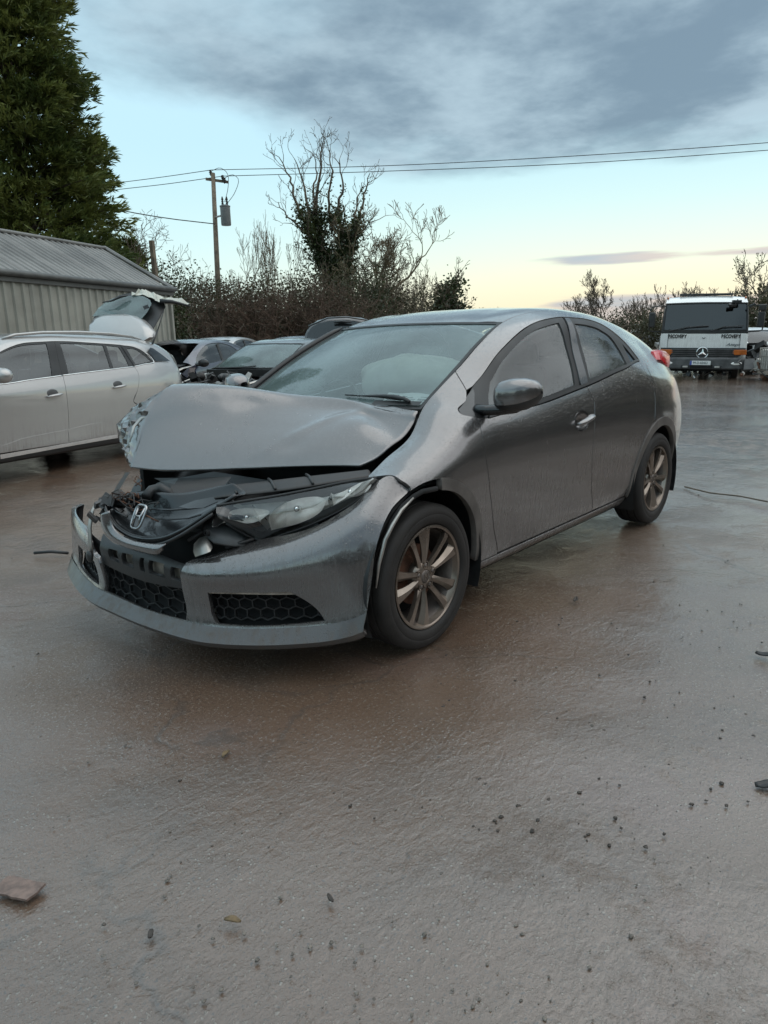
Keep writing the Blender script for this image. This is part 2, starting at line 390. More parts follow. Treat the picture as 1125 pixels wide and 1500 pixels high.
def panel(name, S, outer, mat, parent, holes=(), res=0.03, gap=0.0022, thick=0.014, off=0.0, flip=False, mirror=False, inner=True, disp=None, step=None):
    """a sheet of surface S inside an outline, with turned-in edges"""
    st = step or res * .7
    O = outer if isinstance(outer, np.ndarray) else loop(outer, st)
    H = [h if isinstance(h, np.ndarray) else loop(h, st) for h in holes]
    O = inset(O, gap); H = [inset(h, -gap) for h in H]
    lo, hi = O.min(0), O.max(0)
    gx = np.arange(lo[0], hi[0], res); gy = np.arange(lo[1], hi[1], res * .87)
    X, Y = np.meshgrid(gx, gy); X[1::2] += res / 2
    G = np.column_stack([X.ravel(), Y.ravel()])
    G = G[inside(O, G)]
    if len(G): G = G[dist_to(O, G) > res * .45]
    for h in H:
        if len(G): G = G[~inside(h, G)]
        if len(G): G = G[dist_to(h, G) > res * .45]
    pts = [O] + H; E = []; k = 0
    for p in pts:
        n = len(p); E += [(k + i, k + (i + 1) % n) for i in range(n)]; k += n
    allp = np.vstack(pts + ([G] if len(G) else []))
    r = delaunay_2d_cdt([Vector(p) for p in allp], E, [], 0, 1e-7)
    V2 = np.array([tuple(v) for v in r[0]]); F = np.array([f for f in r[2] if len(f) == 3])
    c = V2[F].mean(1); ok = inside(O, c)
    for h in H: ok &= ~inside(h, c)
    F = F[ok]
    a = V2[F]; ar = (a[:, 1, 0] - a[:, 0, 0]) * (a[:, 2, 1] - a[:, 0, 1]) - (a[:, 2, 0] - a[:, 0, 0]) * (a[:, 1, 1] - a[:, 0, 1])
    F[ar < 0] = F[ar < 0][:, ::-1]
    used = np.unique(F); remap = -np.ones(len(V2), int); remap[used] = np.arange(len(used)); F = remap[F]; V2 = V2[used]
    P = S(V2); Nn = surf_normals(S, V2)
    if flip: Nn = -Nn; F = F[:, ::-1]
    P = P + Nn * off
    if disp is not None:
        P, Nn = disp(P, Nn)
    # boundary edges
    ed = np.vstack([F[:, [0, 1]], F[:, [1, 2]], F[:, [2, 0]]])
    key = {}
    for x, y in ed: key[(x, y)] = 1
    bd = [(x, y) for (x, y) in key if (y, x) not in key]
    V = [*P]; NN = [*Nn]; FF = [tuple(f) for f in F]
    if thick > 0 and inner:
        idx = {}; acc = {}
        for x, y in bd:
            t = P[y] - P[x]; o = np.cross(t, Nn[x]); o = o / (np.linalg.norm(o) + 1e-9)
            for q in (x, y): acc[q] = acc.get(q, 0) + o
        for q in acc:
            o = acc[q] / (np.linalg.norm(acc[q]) + 1e-9)
            idx[q] = (len(V), len(V) + 1)
            V.append(P[q]); V.append(P[q] - Nn[q] * thick); NN.append((o + Nn[q] * .4) / np.linalg.norm(o + Nn[q] * .4)); NN.append(o)
        for x, y in bd:
            FF.append((idx[y][0], idx[x][0], idx[x][1], idx[y][1]))
    o = mesh_obj(name, V, FF, mat, parent, normals=NN)
    if mirror:
        V = [(v[0], -v[1], v[2]) for v in V]; NN = [(n[0], -n[1], n[2]) for n in NN]
        return o, mesh_obj(name, V, [f[::-1] for f in FF], mat, parent if mirror is True else mirror, normals=NN)
    return o
def loft_sheet(name, S, mat, parent, nu, nv, thick=0.0, flip=False, disp=None, off=0.0):
    nr, nc, _ = S.R.shape
    U, W = np.meshgrid(np.linspace(0, (nc - 1) * S.su, nu), np.linspace(0, (nr - 1) * S.sv, nv))
    uv = np.column_stack([U.ravel(), W.ravel()]); P = S(uv); Nn = surf_normals(S, uv, 1e-3) * (-1 if flip else 1)
    P = P + Nn * off
    if disp is not None: P = disp(P, Nn, uv)
    F = []
    for i in range(nv - 1):
        for j in range(nu - 1):
            f = (i * nu + j, i * nu + j + 1, (i + 1) * nu + j + 1, (i + 1) * nu + j); F.append(f[::-1] if flip else f)
    o = mesh_obj(name, P, F, mat, parent)
    if thick: m = o.modifiers.new('thickness', 'SOLIDIFY'); m.thickness = thick; m.offset = -1
    return o

# ------------------------------------------------------------------ materials
class NT:
    def __init__(s, name):
        s.m = bpy.data.materials.new(name); s.m.use_nodes = True; s.t = s.m.node_tree; s.t.nodes.clear()
        s.out = s.n('ShaderNodeOutputMaterial'); s._tc = None
    def n(s, k): return s.t.nodes.new(k)
    def l(s, a, b): s.t.links.new(a, b)
    def set(s, sock, v):
        if isinstance(v, bpy.types.NodeSocket): s.l(v, sock)
        elif isinstance(v, tuple) and len(v) == 3 and sock.type == 'RGBA': sock.default_value = (*v, 1)
        else: sock.default_value = v
    def tc(s, k='Object'):
        if s._tc is None: s._tc = s.n('ShaderNodeTexCoord')
        return s._tc.outputs[k]
    def map(s, vec=None, scale=(1, 1, 1), loc=(0, 0, 0), rot=(0, 0, 0)):
        m = s.n('ShaderNodeMapping'); s.l(vec or s.tc(), m.inputs[0]); m.inputs['Scale'].default_value = scale; m.inputs['Location'].default_value = loc; m.inputs['Rotation'].default_value = rot
        return m.outputs[0]
    def noise(s, scale, detail=4, rough=.55, vec=None, dist=0.0, out=0):
        t = s.n('ShaderNodeTexNoise'); s.l(vec or s.tc(), t.inputs['Vector'])
        t.inputs['Scale'].default_value = scale; t.inputs['Detail'].default_value = detail; t.inputs['Roughness'].default_value = rough; t.inputs['Distortion'].default_value = dist
        return t.outputs[out]
    def voro(s, scale, vec=None, feature='F1', out='Distance', rand=1.0):
        t = s.n('ShaderNodeTexVoronoi'); t.feature = feature; s.l(vec or s.tc(), t.inputs['Vector']); t.inputs['Scale'].default_value = scale; t.inputs['Randomness'].default_value = rand
        return t.outputs[out]
    def mr(s, v, a, b, c=0.0, d=1.0, sm=True):
        m = s.n('ShaderNodeMapRange'); m.interpolation_type = 'SMOOTHSTEP' if sm else 'LINEAR'
        s.set(m.inputs[0], v)
        for i, q in enumerate((a, b, c, d)): s.set(m.inputs[i + 1], q)
        return m.outputs[0]
    def math(s, op, a, b=0.0, clamp=False):
        m = s.n('ShaderNodeMath'); m.operation = op; m.use_clamp = clamp; s.set(m.inputs[0], a); s.set(m.inputs[1], b); return m.outputs[0]
    def mix(s, f, a, b):
        m = s.n('ShaderNodeMix'); m.data_type = 'RGBA'; s.set(m.inputs[0], f); s.set(m.inputs[6], a); s.set(m.inputs[7], b); return m.outputs[2]
    def mixf(s, f, a, b):
        m = s.n('ShaderNodeMix'); m.data_type = 'FLOAT'; s.set(m.inputs[0], f); s.set(m.inputs[2], a); s.set(m.inputs[3], b); return m.outputs[0]
    def xyz(s, v=None):
        x = s.n('ShaderNodeSeparateXYZ'); s.l(v or s.tc(), x.inputs[0]); return x.outputs
    def bump(s, h, strength=.3, dist=.01, normal=None):
        b = s.n('ShaderNodeBump'); b.inputs['Strength'].default_value = strength; b.inputs['Distance'].default_value = dist; s.l(h, b.inputs['Height'])
        if normal is not None: s.l(normal, b.inputs['Normal'])
        return b.outputs[0]
    def bsdf(s, color, rough=.5, metal=0.0, **k):
        b = s.n('ShaderNodeBsdfPrincipled'); s.set(b.inputs['Base Color'], color); s.set(b.inputs['Roughness'], rough); s.set(b.inputs['Metallic'], metal)
        for q, v in k.items():
            s.set(b.inputs[q.replace('_', ' ')], v)
        return b
    def done(s, sh):
        s.l(sh.outputs[0] if hasattr(sh, 'outputs') else sh, s.out.inputs[0]); return s.m

def simple(name, color, rough=.5, metal=0.0, var=.25, nscale=6.0, bump=0.0, bscale=60.0, **k):
    t = NT(name)
    n = t.noise(nscale, 5)
    dark = tuple(c * (1 - var) for c in color); light = tuple(min(1, c * (1 + var)) for c in color)
    col = t.mix(t.mr(n, .3, .7), dark, light)
    kk = dict(k)
    if bump > 0: kk['Normal'] = t.bump(t.noise(bscale, 3), bump, .004)
    return t.done(t.bsdf(col, t.mr(n, .2, .8, rough * .85, min(1, rough * 1.15)), metal, **kk))

def paint(name, base, metal=.8, rough=.36, drops=1.0, dirt=(.095, .075, .06), dirt_amt=.6, zlow=.22, zhigh=.75, coat=1.0):
    """wet metallic car paint with rain beads on the faces that look up and road grime low down"""
    t = NT(name)
    geo = t.n('ShaderNodeNewGeometry'); nz = t.xyz(geo.outputs['Normal'])[2]; z = t.xyz()[2]
    fl = t.noise(900, 1)
    col = t.mix(t.mr(fl, .35, .7), tuple(c * .82 for c in base), tuple(c * 1.2 for c in base))
    streak = t.noise(1.0, 5, .6, t.map(scale=(46, 46, 3.2)))
    blot = t.noise(3.0, 6, .62)
    low = t.mr(z, zhigh, zlow, 0, 1)
    grime = t.math('MULTIPLY', t.mr(t.math('ADD', t.math('MULTIPLY', streak, .55), t.math('MULTIPLY', blot, .45)), .44, .66), t.math('ADD', t.math('MULTIPLY', low, .8), .12), True)
    grime = t.math('MULTIPLY', grime, dirt_amt)
    col = t.mix(grime, col, dirt)
    up = t.mr(nz, .15, .55)
    c1 = t.voro(125); c2 = t.voro(66, t.map(loc=(.37, .11, .23)))
    msk = t.mr(t.noise(2.2, 3), .22, .55, .35, 1)
    bead = t.math('MAXIMUM', t.mr(c1, .27, .08), t.math('MULTIPLY', t.mr(c2, .24, .08), 1.5))
    side = t.noise(1.0, 3, .6, t.map(scale=(130, 130, 30)))
    bead = t.math('MULTIPLY', bead, t.math('MULTIPLY', msk, t.math('ADD', up, .10)))
    h = t.math('ADD', bead, t.math('MULTIPLY', side, .10))
    nrm = t.bump(h, .55 * drops, .004)
    rg = t.mixf(grime, rough, .75)
    return t.done(t.bsdf(col, rg, t.mixf(grime, metal, .1), Coat_IOR=1.7, Coat_Weight=t.mixf(grime, coat, .25), Coat_Roughness=t.mixf(blot, .03, .10), Coat_Normal=nrm, Normal=t.bump(h, .2 * drops, .003)))

def glass(name, tint=(.55, .62, .60), fog=.35, fogcol=(.42, .46, .45), drops=.5, rough=.02, fogscale=1.6):
    """thin window glass: a see-through sheet with a mist of condensation, beads and a sharp reflection"""
    t = NT(name)
    n = t.noise(fogscale, 5, .6); d = t.voro(120)
    h = t.math('ADD', t.math('MULTIPLY', t.mr(d, .42, .1), t.mr(t.noise(3, 3), .35, .65)), t.math('MULTIPLY', t.noise(60, 3), .25))
    nrm = t.bump(h, drops * .45, .003)
    tr = t.n('ShaderNodeBsdfTransparent'); t.set(tr.inputs[0], tint)
    df = t.n('ShaderNodeBsdfDiffuse'); t.set(df.inputs[0], fogcol); t.l(nrm, df.inputs['Normal'])
    m1 = t.n('ShaderNodeMixShader'); t.set(m1.inputs[0], t.mr(n, .25, .75, fog * .6, min(1, fog * 1.35))); t.l(tr.outputs[0], m1.inputs[1]); t.l(df.outputs[0], m1.inputs[2])
    gl = t.n('ShaderNodeBsdfGlossy'); gl.inputs['Roughness'].default_value = rough; t.l(nrm, gl.inputs['Normal'])
    fr = t.n('ShaderNodeFresnel'); fr.inputs['IOR'].default_value = 1.6; t.l(nrm, fr.inputs['Normal'])
    m2 = t.n('ShaderNodeMixShader'); t.l(t.mr(fr.outputs[0], 0, 1, .03, 1, False), m2.inputs[0]); t.l(m1.outputs[0], m2.inputs[1]); t.l(gl.outputs[0], m2.inputs[2])
    return t.done(m2)

M = {}
M['paint'] = paint('graphite_paint', (.168, .158, .155), metal=.75, rough=.24, drops=1.0)
M['lip'] = paint('grimy_lip_paint', (.085, .080, .078), metal=.5, rough=.45, drops=.8, dirt_amt=.9, zlow=.15, zhigh=.40, coat=.45)
M['silver'] = paint('silver_paint', (.40, .385, .37), metal=.55, rough=.34, drops=.25, dirt=(.16, .13, .11), dirt_amt=.5, zlow=.25, zhigh=.6)
M['navy'] = paint('navy_paint', (.035, .036, .06), metal=.35, rough=.35, drops=.5)
M['black_paint'] = paint('black_paint', (.014, .015, .016), metal=.2, rough=.3, drops=.6, dirt_amt=.4)
M['white_paint'] = paint('white_paint', (.80, .80, .78), metal=.0, rough=.35, drops=.1, dirt=(.22, .19, .16), dirt_amt=.45, zlow=.6, zhigh=1.8)
M['blue_paint'] = paint('pale_blue_paint', (.22, .27, .33), metal=.4, rough=.35, drops=0)
M['arch'] = simple('dusty_arch_plastic', (.105, .092, .082), .62, var=.3, nscale=9, bump=.25, bscale=140)
M['plastic'] = simple('black_plastic', (.018, .018, .018), .42, var=.35, nscale=14, bump=.15, bscale=200)
M['gloss_black'] = simple('gloss_black_plastic', (.007, .008, .009), .22, var=.3, Coat_Weight=.35, bump=.12, bscale=90)
M['rubber'] = simple('window_rubber', (.012, .012, .012), .5, var=.2)
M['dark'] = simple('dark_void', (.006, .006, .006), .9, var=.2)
M['grey_plastic'] = simple('grey_plastic', (.075, .075, .075), .5, var=.3)
M['brown_plastic'] = simple('muddy_support_plastic', (.028, .024, .022), .55, var=.4, nscale=9)
M['tyre'] = simple('worn_tyre_rubber', (.019, .016, .014), .7, var=.35, nscale=11, bump=.3, bscale=120)
M['rim'] = simple('dusty_alloy', (.26, .215, .18), .30, metal=.85, var=.28, nscale=7)
M['rim_dark'] = simple('grimy_shaded_alloy', (.15, .125, .11), .5, metal=.5, var=.4, nscale=8)
M['rust'] = simple('rusty_disc', (.12, .055, .032), .7, metal=.3, var=.5, nscale=18)
M['chrome'] = simple('chrome', (.75, .75, .74), .12, metal=1.0, var=.1)
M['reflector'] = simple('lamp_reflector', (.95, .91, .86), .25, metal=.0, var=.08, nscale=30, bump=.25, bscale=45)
M['dull_chrome'] = simple('dull_chrome', (.34, .34, .34), .22, metal=1.0, var=.3, nscale=40)
M['metal'] = simple('bare_metal', (.42, .40, .37), .42, metal=.8, var=.3)
M['airbag'] = simple('airbag_cloth', (.52, .52, .46), .9, var=.1, nscale=8, bump=.3, bscale=30)
M['seat'] = simple('seat_cloth', (.03, .03, .032), .9, var=.3)
M['dash'] = simple('dashboard_plastic', (.03, .031, .033), .7, var=.2)
M['paper'] = simple('paper_sheet', (.86, .87, .86), .8, var=.04)
M['ink'] = simple('printed_ink', (.10, .12, .13), .7, var=.1)
M['red_lens'] = simple('red_lamp_lens', (.50, .006, .014), .22, var=.2, nscale=30, Coat_Weight=.35)
M['amber_lens'] = simple('amber_lamp_lens', (.42, .10, .010), .25, var=.2, Coat_Weight=.7)
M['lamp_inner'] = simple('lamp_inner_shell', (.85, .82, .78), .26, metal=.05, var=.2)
M['foam'] = simple('bumper_foam', (.36, .30, .245), .9, var=.3, nscale=20)
M['screen'] = glass('misted_windscreen', tint=(.74, .84, .82), fog=.28, fogcol=(.36, .48, .47), drops=.45, fogscale=2.6)
M['window'] = glass('misted_side_glass', fog=.22, fogcol=(.22, .24, .23), drops=.7)
M['clear'] = glass('clear_lens', tint=(.98, .98, .97), fog=.0, drops=.2)
M['glass2'] = glass('car_glass', tint=(.45, .50, .50), fog=.18, fogcol=(.22, .24, .24), drops=.2)
M['truck_glass'] = glass('truck_screen', tint=(.14, .15, .16), fog=.02, fogcol=(.08, .09, .09), drops=.1)
M['tint'] = glass('dark_glass', tint=(.10, .11, .12), fog=.10, fogcol=(.08, .09, .09), drops=.2)

# ------------------------------------------------------------------ ground
def ground_mat():
    t = NT('wet_muddy_yard')
    p = t.tc()
    big = t.noise(.35, 5, .6); mid = t.noise(1.7, 6, .62); fine = t.noise(14, 6, .65); grit = t.noise(90, 4, .7)
    col = t.mix(t.mr(big, .36, .64), (.130, .070, .038), (.160, .106, .072))
    col = t.mix(t.mr(mid, .42, .68), col, (.104, .064, .041))
    col = t.mix(t.mr(t.noise(.8, 4, .6, t.map(loc=(3, 7, 0))), .55, .68), col, (.145, .086, .060))
    col = t.mix(t.math('MULTIPLY', t.mr(grit, .56, .68), .75), col, (.30, .255, .21))
    col = t.mix(t.math('MULTIPLY', t.mr(grit, .44, .32), .8), col, (.030, .024, .020))
    # pale aggregate that shows through the film, and hairline cracks in the slab
    agg = t.math('MULTIPLY', t.mr(t.voro(48), .22, .12), t.mr(t.noise(2.6, 3), .45, .62))
    col = t.mix(t.math('MULTIPLY', agg, .7), col, (.30, .27, .23))
    wob = t.n('ShaderNodeVectorMath'); wob.operation = 'ADD'; t.l(t.tc(), wob.inputs[0]); nz_ = t.n('ShaderNodeTexNoise'); nz_.inputs['Scale'].default_value = 2.5; nz_.inputs['Detail'].default_value = 5; t.l(t.tc(), nz_.inputs['Vector']); sc_ = t.n('ShaderNodeVectorMath'); sc_.operation = 'SCALE'; sc_.inputs['Scale'].default_value = .5; t.l(nz_.outputs['Color'], sc_.inputs[0]); t.l(sc_.outputs[0], wob.inputs[1])
    crack = t.mr(t.voro(.55, wob.outputs[0], 'DISTANCE_TO_EDGE'), .010, .0)
    crack = t.math('MULTIPLY', crack, t.mr(t.noise(1.1, 2), .42, .55))
    col = t.mix(t.math('MULTIPLY', crack, .55), col, (.06, .045, .035))
    pos = t.xyz(); churn = t.math('MULTIPLY', t.mr(pos[0], -3.5, -6.5), t.mr(pos[1], -3.0, -.5))
    lumps = t.noise(7, 6, .7)
    col = t.mix(t.math('MULTIPLY', churn, t.mr(lumps, .44, .56)), col, (.055, .040, .030))
    # film of muddy water: it lies in broad patches, grit stands out of it elsewhere
    film = t.mr(t.math('ADD', t.math('ADD', t.math('MULTIPLY', big, .45), t.math('MULTIPLY', mid, .35)), t.math('MULTIPLY', fine, .20)), .49, .60)
    rip = t.noise(1.0, 3, .5, t.map(scale=(15, 23, 1), rot=(0, 0, R_(-38))), .9)
    rip2 = t.noise(1.0, 3, .6, t.map(scale=(40, 75, 1), rot=(0, 0, R_(-30))), .5)
    worm = t.mr(t.math('ABSOLUTE', t.math('SUBTRACT', t.noise(1.0, 2, .5, t.map(scale=(26, 40, 1), rot=(0, 0, R_(-34))), 1.5), .5)), .0, .07)
    h = t.math('ADD', t.math('MULTIPLY', rip, .62), t.math('MULTIPLY', rip2, .24))
    h = t.math('ADD', h, t.math('MULTIPLY', worm, .012))
    h = t.math('ADD', h, t.math('MULTIPLY', mid, 1.0))
    h = t.math('SUBTRACT', h, t.math('MULTIPLY', crack, .22))
    h = t.math('ADD', h, t.math('MULTIPLY', t.math('MULTIPLY', lumps, churn), 5.0))
    amp = t.mr(t.math('ADD', t.math('MULTIPLY', t.noise(.55, 3, .5, t.map(loc=(11, 3, 0))), .7), t.math('MULTIPLY', mid, .3)), .42, .60, .10, .80)
    h = t.math('MULTIPLY', h, amp)
    rough_ = t.math('ADD', h, t.math('MULTIPLY', t.noise(85, 5, .75), .55))
    rough_ = t.math('ADD', rough_, t.math('MULTIPLY', t.mr(grit, .48, .75), .3))
    rough_ = t.math('ADD', rough_, t.math('MULTIPLY', agg, .3))
    nc = t.bump(t.mixf(t.math('MAXIMUM', film, .25), h, rough_), 1.0, .0068); nb = t.bump(rough_, .9, .012)
    return t.done(t.bsdf(col, .55, 0, Normal=nb, Specular_IOR_Level=.5, Coat_Weight=t.mixf(film, 1.0, .85), Coat_Roughness=t.mixf(film, .035, .13), Coat_IOR=1.9, Coat_Normal=nc))
M['ground'] = ground_mat()
def ground():
    def axis(c, near, far):
        a = [0]; st = .05
        while a[-1] < far:
            a.append(a[-1] + st)
            if a[-1] > near: st *= 1.16
        a = np.array(a); return np.concatenate([c - a[:0:-1], c + a])
    X = axis(.2, 3.2, 1500); Y = axis(.6, 3.2, 1500)
    gx, gy = np.meshgrid(X, Y, indexing='ij')
    def w(a, b, ph): return np.sin(gx * a + gy * b + ph)
    fade = np.exp(-((gx - 0) ** 2 + (gy - 0) ** 2) / 200.0)
    z = (.005 * w(1.3, .9, 0) + .004 * w(-2.1, 1.7, 1) + .003 * w(3.7, 2.9, 2) + .0025 * w(-4.3, 6.1, .4) + .002 * w(9.1, 5.3, 1.9) + .0015 * w(13, -11, .7)) * fade - .009 * fade
    V = np.stack([gx, gy, z], -1).reshape(-1, 3); n = len(Y)
    i, j = np.meshgrid(np.arange(len(X) - 1), np.arange(n - 1), indexing='ij'); k = (i * n + j).ravel()
    F = np.stack([k, k + n, k + n + 1, k + 1], -1)
    o = mesh_obj('ground', V, F, M['ground']); o['kind'] = 'structure'
ground()

# ------------------------------------------------------------------ the crashed grey hatchback (its own frame is the world frame)
hero = thing('crashed_hatchback', 'dark grey hatchback with buckled bonnet and smashed front standing on the wet yard', 'car')
S_ = HERO; q_ = HERO.SC
def arc(cx, cz, r, a0, a1, n=24): return [(cx + r * math.cos(R_(a)), cz + r * math.sin(R_(a))) for a in np.linspace(a0, a1, n)]
WZ = .315; RX = -2.595
BELT = [(-2.402, 0.9293), (-2.159, 0.8872), (-1.917, 0.8722), (-1.713, 0.8632), (-1.519, 0.8571), (-1.267, 0.8511), (-1.015, 0.8451), (-0.743, 0.8391), (-0.491, 0.8361)]
DLO = [(-0.355, 1.0226), (-0.442, 1.0917), (-0.530, 1.1008), (-0.704, 1.0887), (-0.859, 1.0767), (-1.063, 1.0767), (-1.276, 1.0827), (-1.422, 1.0827), (-1.567, 1.0887), (-1.674, 1.0857), (-1.907, 1.1068), (-2.120, 1.1098), (-2.256, 1.0737), (-2.363, 1.0256), (-2.431, 0.9444)]
FRONTEDGE = [(-0.413, 0.8722), (-0.394, 0.7368), (-0.404, 0.6226), (-0.433, 0.5323), (-0.481, 0.4331), (-0.530, 0.3429), (-0.598, 0.2406)]
MIDEDGE = [(-1.519, 0.8571), (-1.558, 0.7940), (-1.538, 0.6857), (-1.529, 0.5414), (-1.567, 0.4000), (-1.655, 0.2466)]
REAREDGE = [(-2.421, 0.9383), (-2.411, 0.8812), (-2.431, 0.8180), (-2.479, 0.7639), (-2.469, 0.6947), (-2.450, 0.6015)]
fx0 = FRONTEDGE[-1][0]; mx0 = MIDEDGE[-1][0]
SILLZ = .262
farc = lambda r, a0, a1, n=24: [tuple(p) for p in S_.xz(arc(0, WZ, r, a0, a1, n), 7.5)]
rarc = lambda r, a0, a1, n=24: [tuple(p) for p in S_.xz(arc(RX, WZ, r, a0, a1, n), 7.0)]
sz = lambda x, z: tuple(S_.xz([(x, z)], 8)[0])
def car_panel(name, curves, mat, parent=hero, **k): return panel(name, S_, curves, mat, parent, flip=True, **k)
def both(name, curves, mat, parent=hero, **k): return car_panel(name, curves, mat, parent, mirror=True, **k)

# --- wing (fender)
gapv = 10 * q_
seam_top = (-.545, gapv); seam_dlo = (-0.481, 1.1098)
both('front_wing', [
    [seam_top, (-.42, gapv), (-.29, gapv), (-.12, gapv), (.06, gapv), (.195, gapv * .995)],
    [(.195, gapv * .995), (0.188, 1.0436), (0.169, 0.9173)], [(0.169, 0.9173), (0.159, 0.7729), (0.130, 0.6617)],
    farc(.418, 70, 181, 30), [sz(-.425, .262), sz(fx0, .262)], FRONTEDGE[::-1], [(-0.413, 0.8812), (-0.374, 0.9173), (-0.345, 0.9624), (-0.355, 1.0226), seam_dlo], [seam_dlo, seam_top]],
    M['paint'], res=.022)
# --- outer body side: pillar, cant rail, quarter and tail
RA = rarc(.418, 84, 188, 26)
sideL, sideR = both('body_side', [
    [seam_top, (-.7, gapv), (-.85, gapv), (-1.05, gapv), (-1.3, gapv), (-1.8, gapv), (-2.4, gapv), (-2.9, gapv), (-3.2, gapv), (-3.42, gapv)],
    [(-3.42, gapv), (-3.42, 5 * q_), (-3.42, 1.2 * q_)], [(-3.42, 1.2 * q_), (-3.2, 1.1 * q_), sz(-3.01, .275)], RA[::-1], REAREDGE[::-1], DLO[::-1] [:-2], [(-0.481, 1.1098), seam_top]],
    M['paint'], res=.026)
both('sill', [[sz(-.425, .255), sz(-1.0, .255), sz(-1.6, .255), sz(-2.18, .255)], [sz(-2.18, .255), sz(-2.16, .185)], [sz(-2.16, .185), sz(-1.2, .185), sz(-.44, .185)], [sz(-.44, .185), sz(-.425, .255)]], M['paint'], res=.04)
both('rear_sill', [[sz(-2.18, .255), (REAREDGE[-1][0] - .0, sz(-2.3, .262)[1])], [sz(-2.2, .262), sz(-2.16, .20)]], M['dark']) if False else None

# --- doors with windows
def window_set(door, outer, inner, glassname='window_glass', mir=None):
    pass
hx, hv = (-1.383, 0.7038)
def ell(c, rx, rv, n=22): return np.array([(c[0] + rx * math.cos(a), c[1] + rv * math.sin(a)) for a in np.linspace(0, 2 * PI, n, endpoint=False)])
fd_curves = [FRONTEDGE, [sz(fx0, .268), sz(-1.1, .268), sz(mx0, .268)], MIDEDGE[::-1], BELT[4:]]
rd_curves = [MIDEDGE, [sz(mx0, .268), sz(-1.9, .268), sz(-2.165, .268)], rarc(.418, -6, 85, 24), REAREDGE[::-1], BELT[:5]]
rhx, rhv = -2.32, (-1.820, 0.7459)[1]
fd, fdR = both('front_door', fd_curves, M['paint'], holes=[ell((hx, hv), .088, .048)], res=.026, gap=.0034)
rd, rdR = both('rear_door', rd_curves, M['paint'], res=.026, gap=.0034)
for d_ in (fd, fdR):
    s = 1 if d_ is fd else -1
    P = S_(np.array([[hx, hv]]))[0]
    b = MB(); rows = []
    for i in range(7):
        a = i / 6 * PI / 2; rr = math.cos(a)
        rows.append([(P[0] + .090 * rr * math.cos(t), s * (P[1] - .004 - .034 * math.sin(a)), P[2] + .052 * rr * math.sin(t)) for t in np.linspace(0, 2 * PI, 25)])
    b.grid(rows); b.build('handle_recess', M['paint'], d_, smooth=True)
    h = MB(); A = Vector((P[0] + .082, s * (P[1] + .012), P[2] - .012)); B = Vector((P[0] - .105, s * (P[1] + .014), P[2] + .022))
    pts = [A.lerp(B, t) + Vector((0, s * .014 * math.sin(PI * t), 0)) for t in np.linspace(0, 1, 11)]
    h.tube(pts, [.012, .019, .023, .0245, .024, .0235, .024, .0245, .023, .018, .011], 12, flat=.6)
    h.build('door_handle', M['paint'], d_, smooth=True)
# black frames and glass. outlines: front light, pillar, rear light, quarter light
G_front = [[(-0.520, 0.8842), (-0.588, 0.9835), (-0.646, 1.0316)], [(-0.646, 1.0316), (-0.762, 1.0406), (-0.888, 1.0436), (-1.034, 1.0496), (-1.199, 1.0556), (-1.335, 1.0556), (-1.480, 1.0586)], [(-1.480, 1.0556), (-1.470, 1.0015), (-1.451, 0.9383), (-1.403, 0.8722)], [(-1.393, 0.8692), (-1.053, 0.8632), (-0.782, 0.8602), (-0.520, 0.8752)]]
G_rear = [[(-1.664, 1.0526), (-1.839, 1.0526), (-2.014, 1.0466), (-2.130, 1.0195), (-2.169, 0.9624), (-2.169, 0.9023)], [(-2.169, 0.9023), (-1.888, 0.8842), (-1.587, 0.8752)], [(-1.587, 0.8752), (-1.635, 0.9474), (-1.664, 1.0526)]]
G_quart = [[(-2.275, 1.0195), (-2.324, 0.9805), (-2.372, 0.9263)], [(-2.372, 0.9263), (-2.246, 0.9023)], [(-2.246, 0.9023), (-2.266, 0.9624), (-2.275, 1.0195)]]
fr_front = [[(-0.442, 1.0917), (-0.530, 1.1008), (-0.704, 1.0887), (-0.859, 1.0767), (-1.063, 1.0767), (-1.276, 1.0827), (-1.422, 1.0827), (-1.567, 1.0887)], [(-1.577, 1.0887), (-1.529, 0.9835), (-1.519, 0.9083), (-1.509, 0.8571)], BELT[4:], [(-0.491, 0.8361), (-0.413, 0.8752), (-0.442, 1.0346), (-0.442, 1.0917)]]
fr_rear = [[(-1.587, 1.0887), (-1.674, 1.0857), (-1.907, 1.1068), (-2.120, 1.1098), (-2.256, 1.0737), (-2.363, 1.0256), (-2.431, 0.9444)], [(-2.431, 0.9444), (-2.402, 0.9293)], BELT[:5], [(-1.519, 0.8571), (-1.519, 0.9083), (-1.538, 0.9835), (-1.587, 1.0887)]]
for side_, dF, dR in ((1, fd, rd), (-1, fdR, rdR)):
    mm = True if side_ == 1 else None
panel_fr = car_panel('window_frame', fr_front, M['rubber'], fd, holes=[G_front], res=.03, off=-.004, thick=.016, gap=.001, mirror=fdR)
panel_rr = car_panel('window_frame', fr_rear, M['rubber'], rd, holes=[G_rear, G_quart], res=.03, off=-.004, thick=.016, gap=.001, mirror=rdR)
for g, a, b in ((G_front, fd, fdR), (G_rear, rd, rdR), (G_quart, rd, rdR)):
    car_panel('window_glass', g, M['window'] if g is not G_quart else M['tint'], a, res=.03, off=-.010, thick=0, gap=-.006, mirror=b)
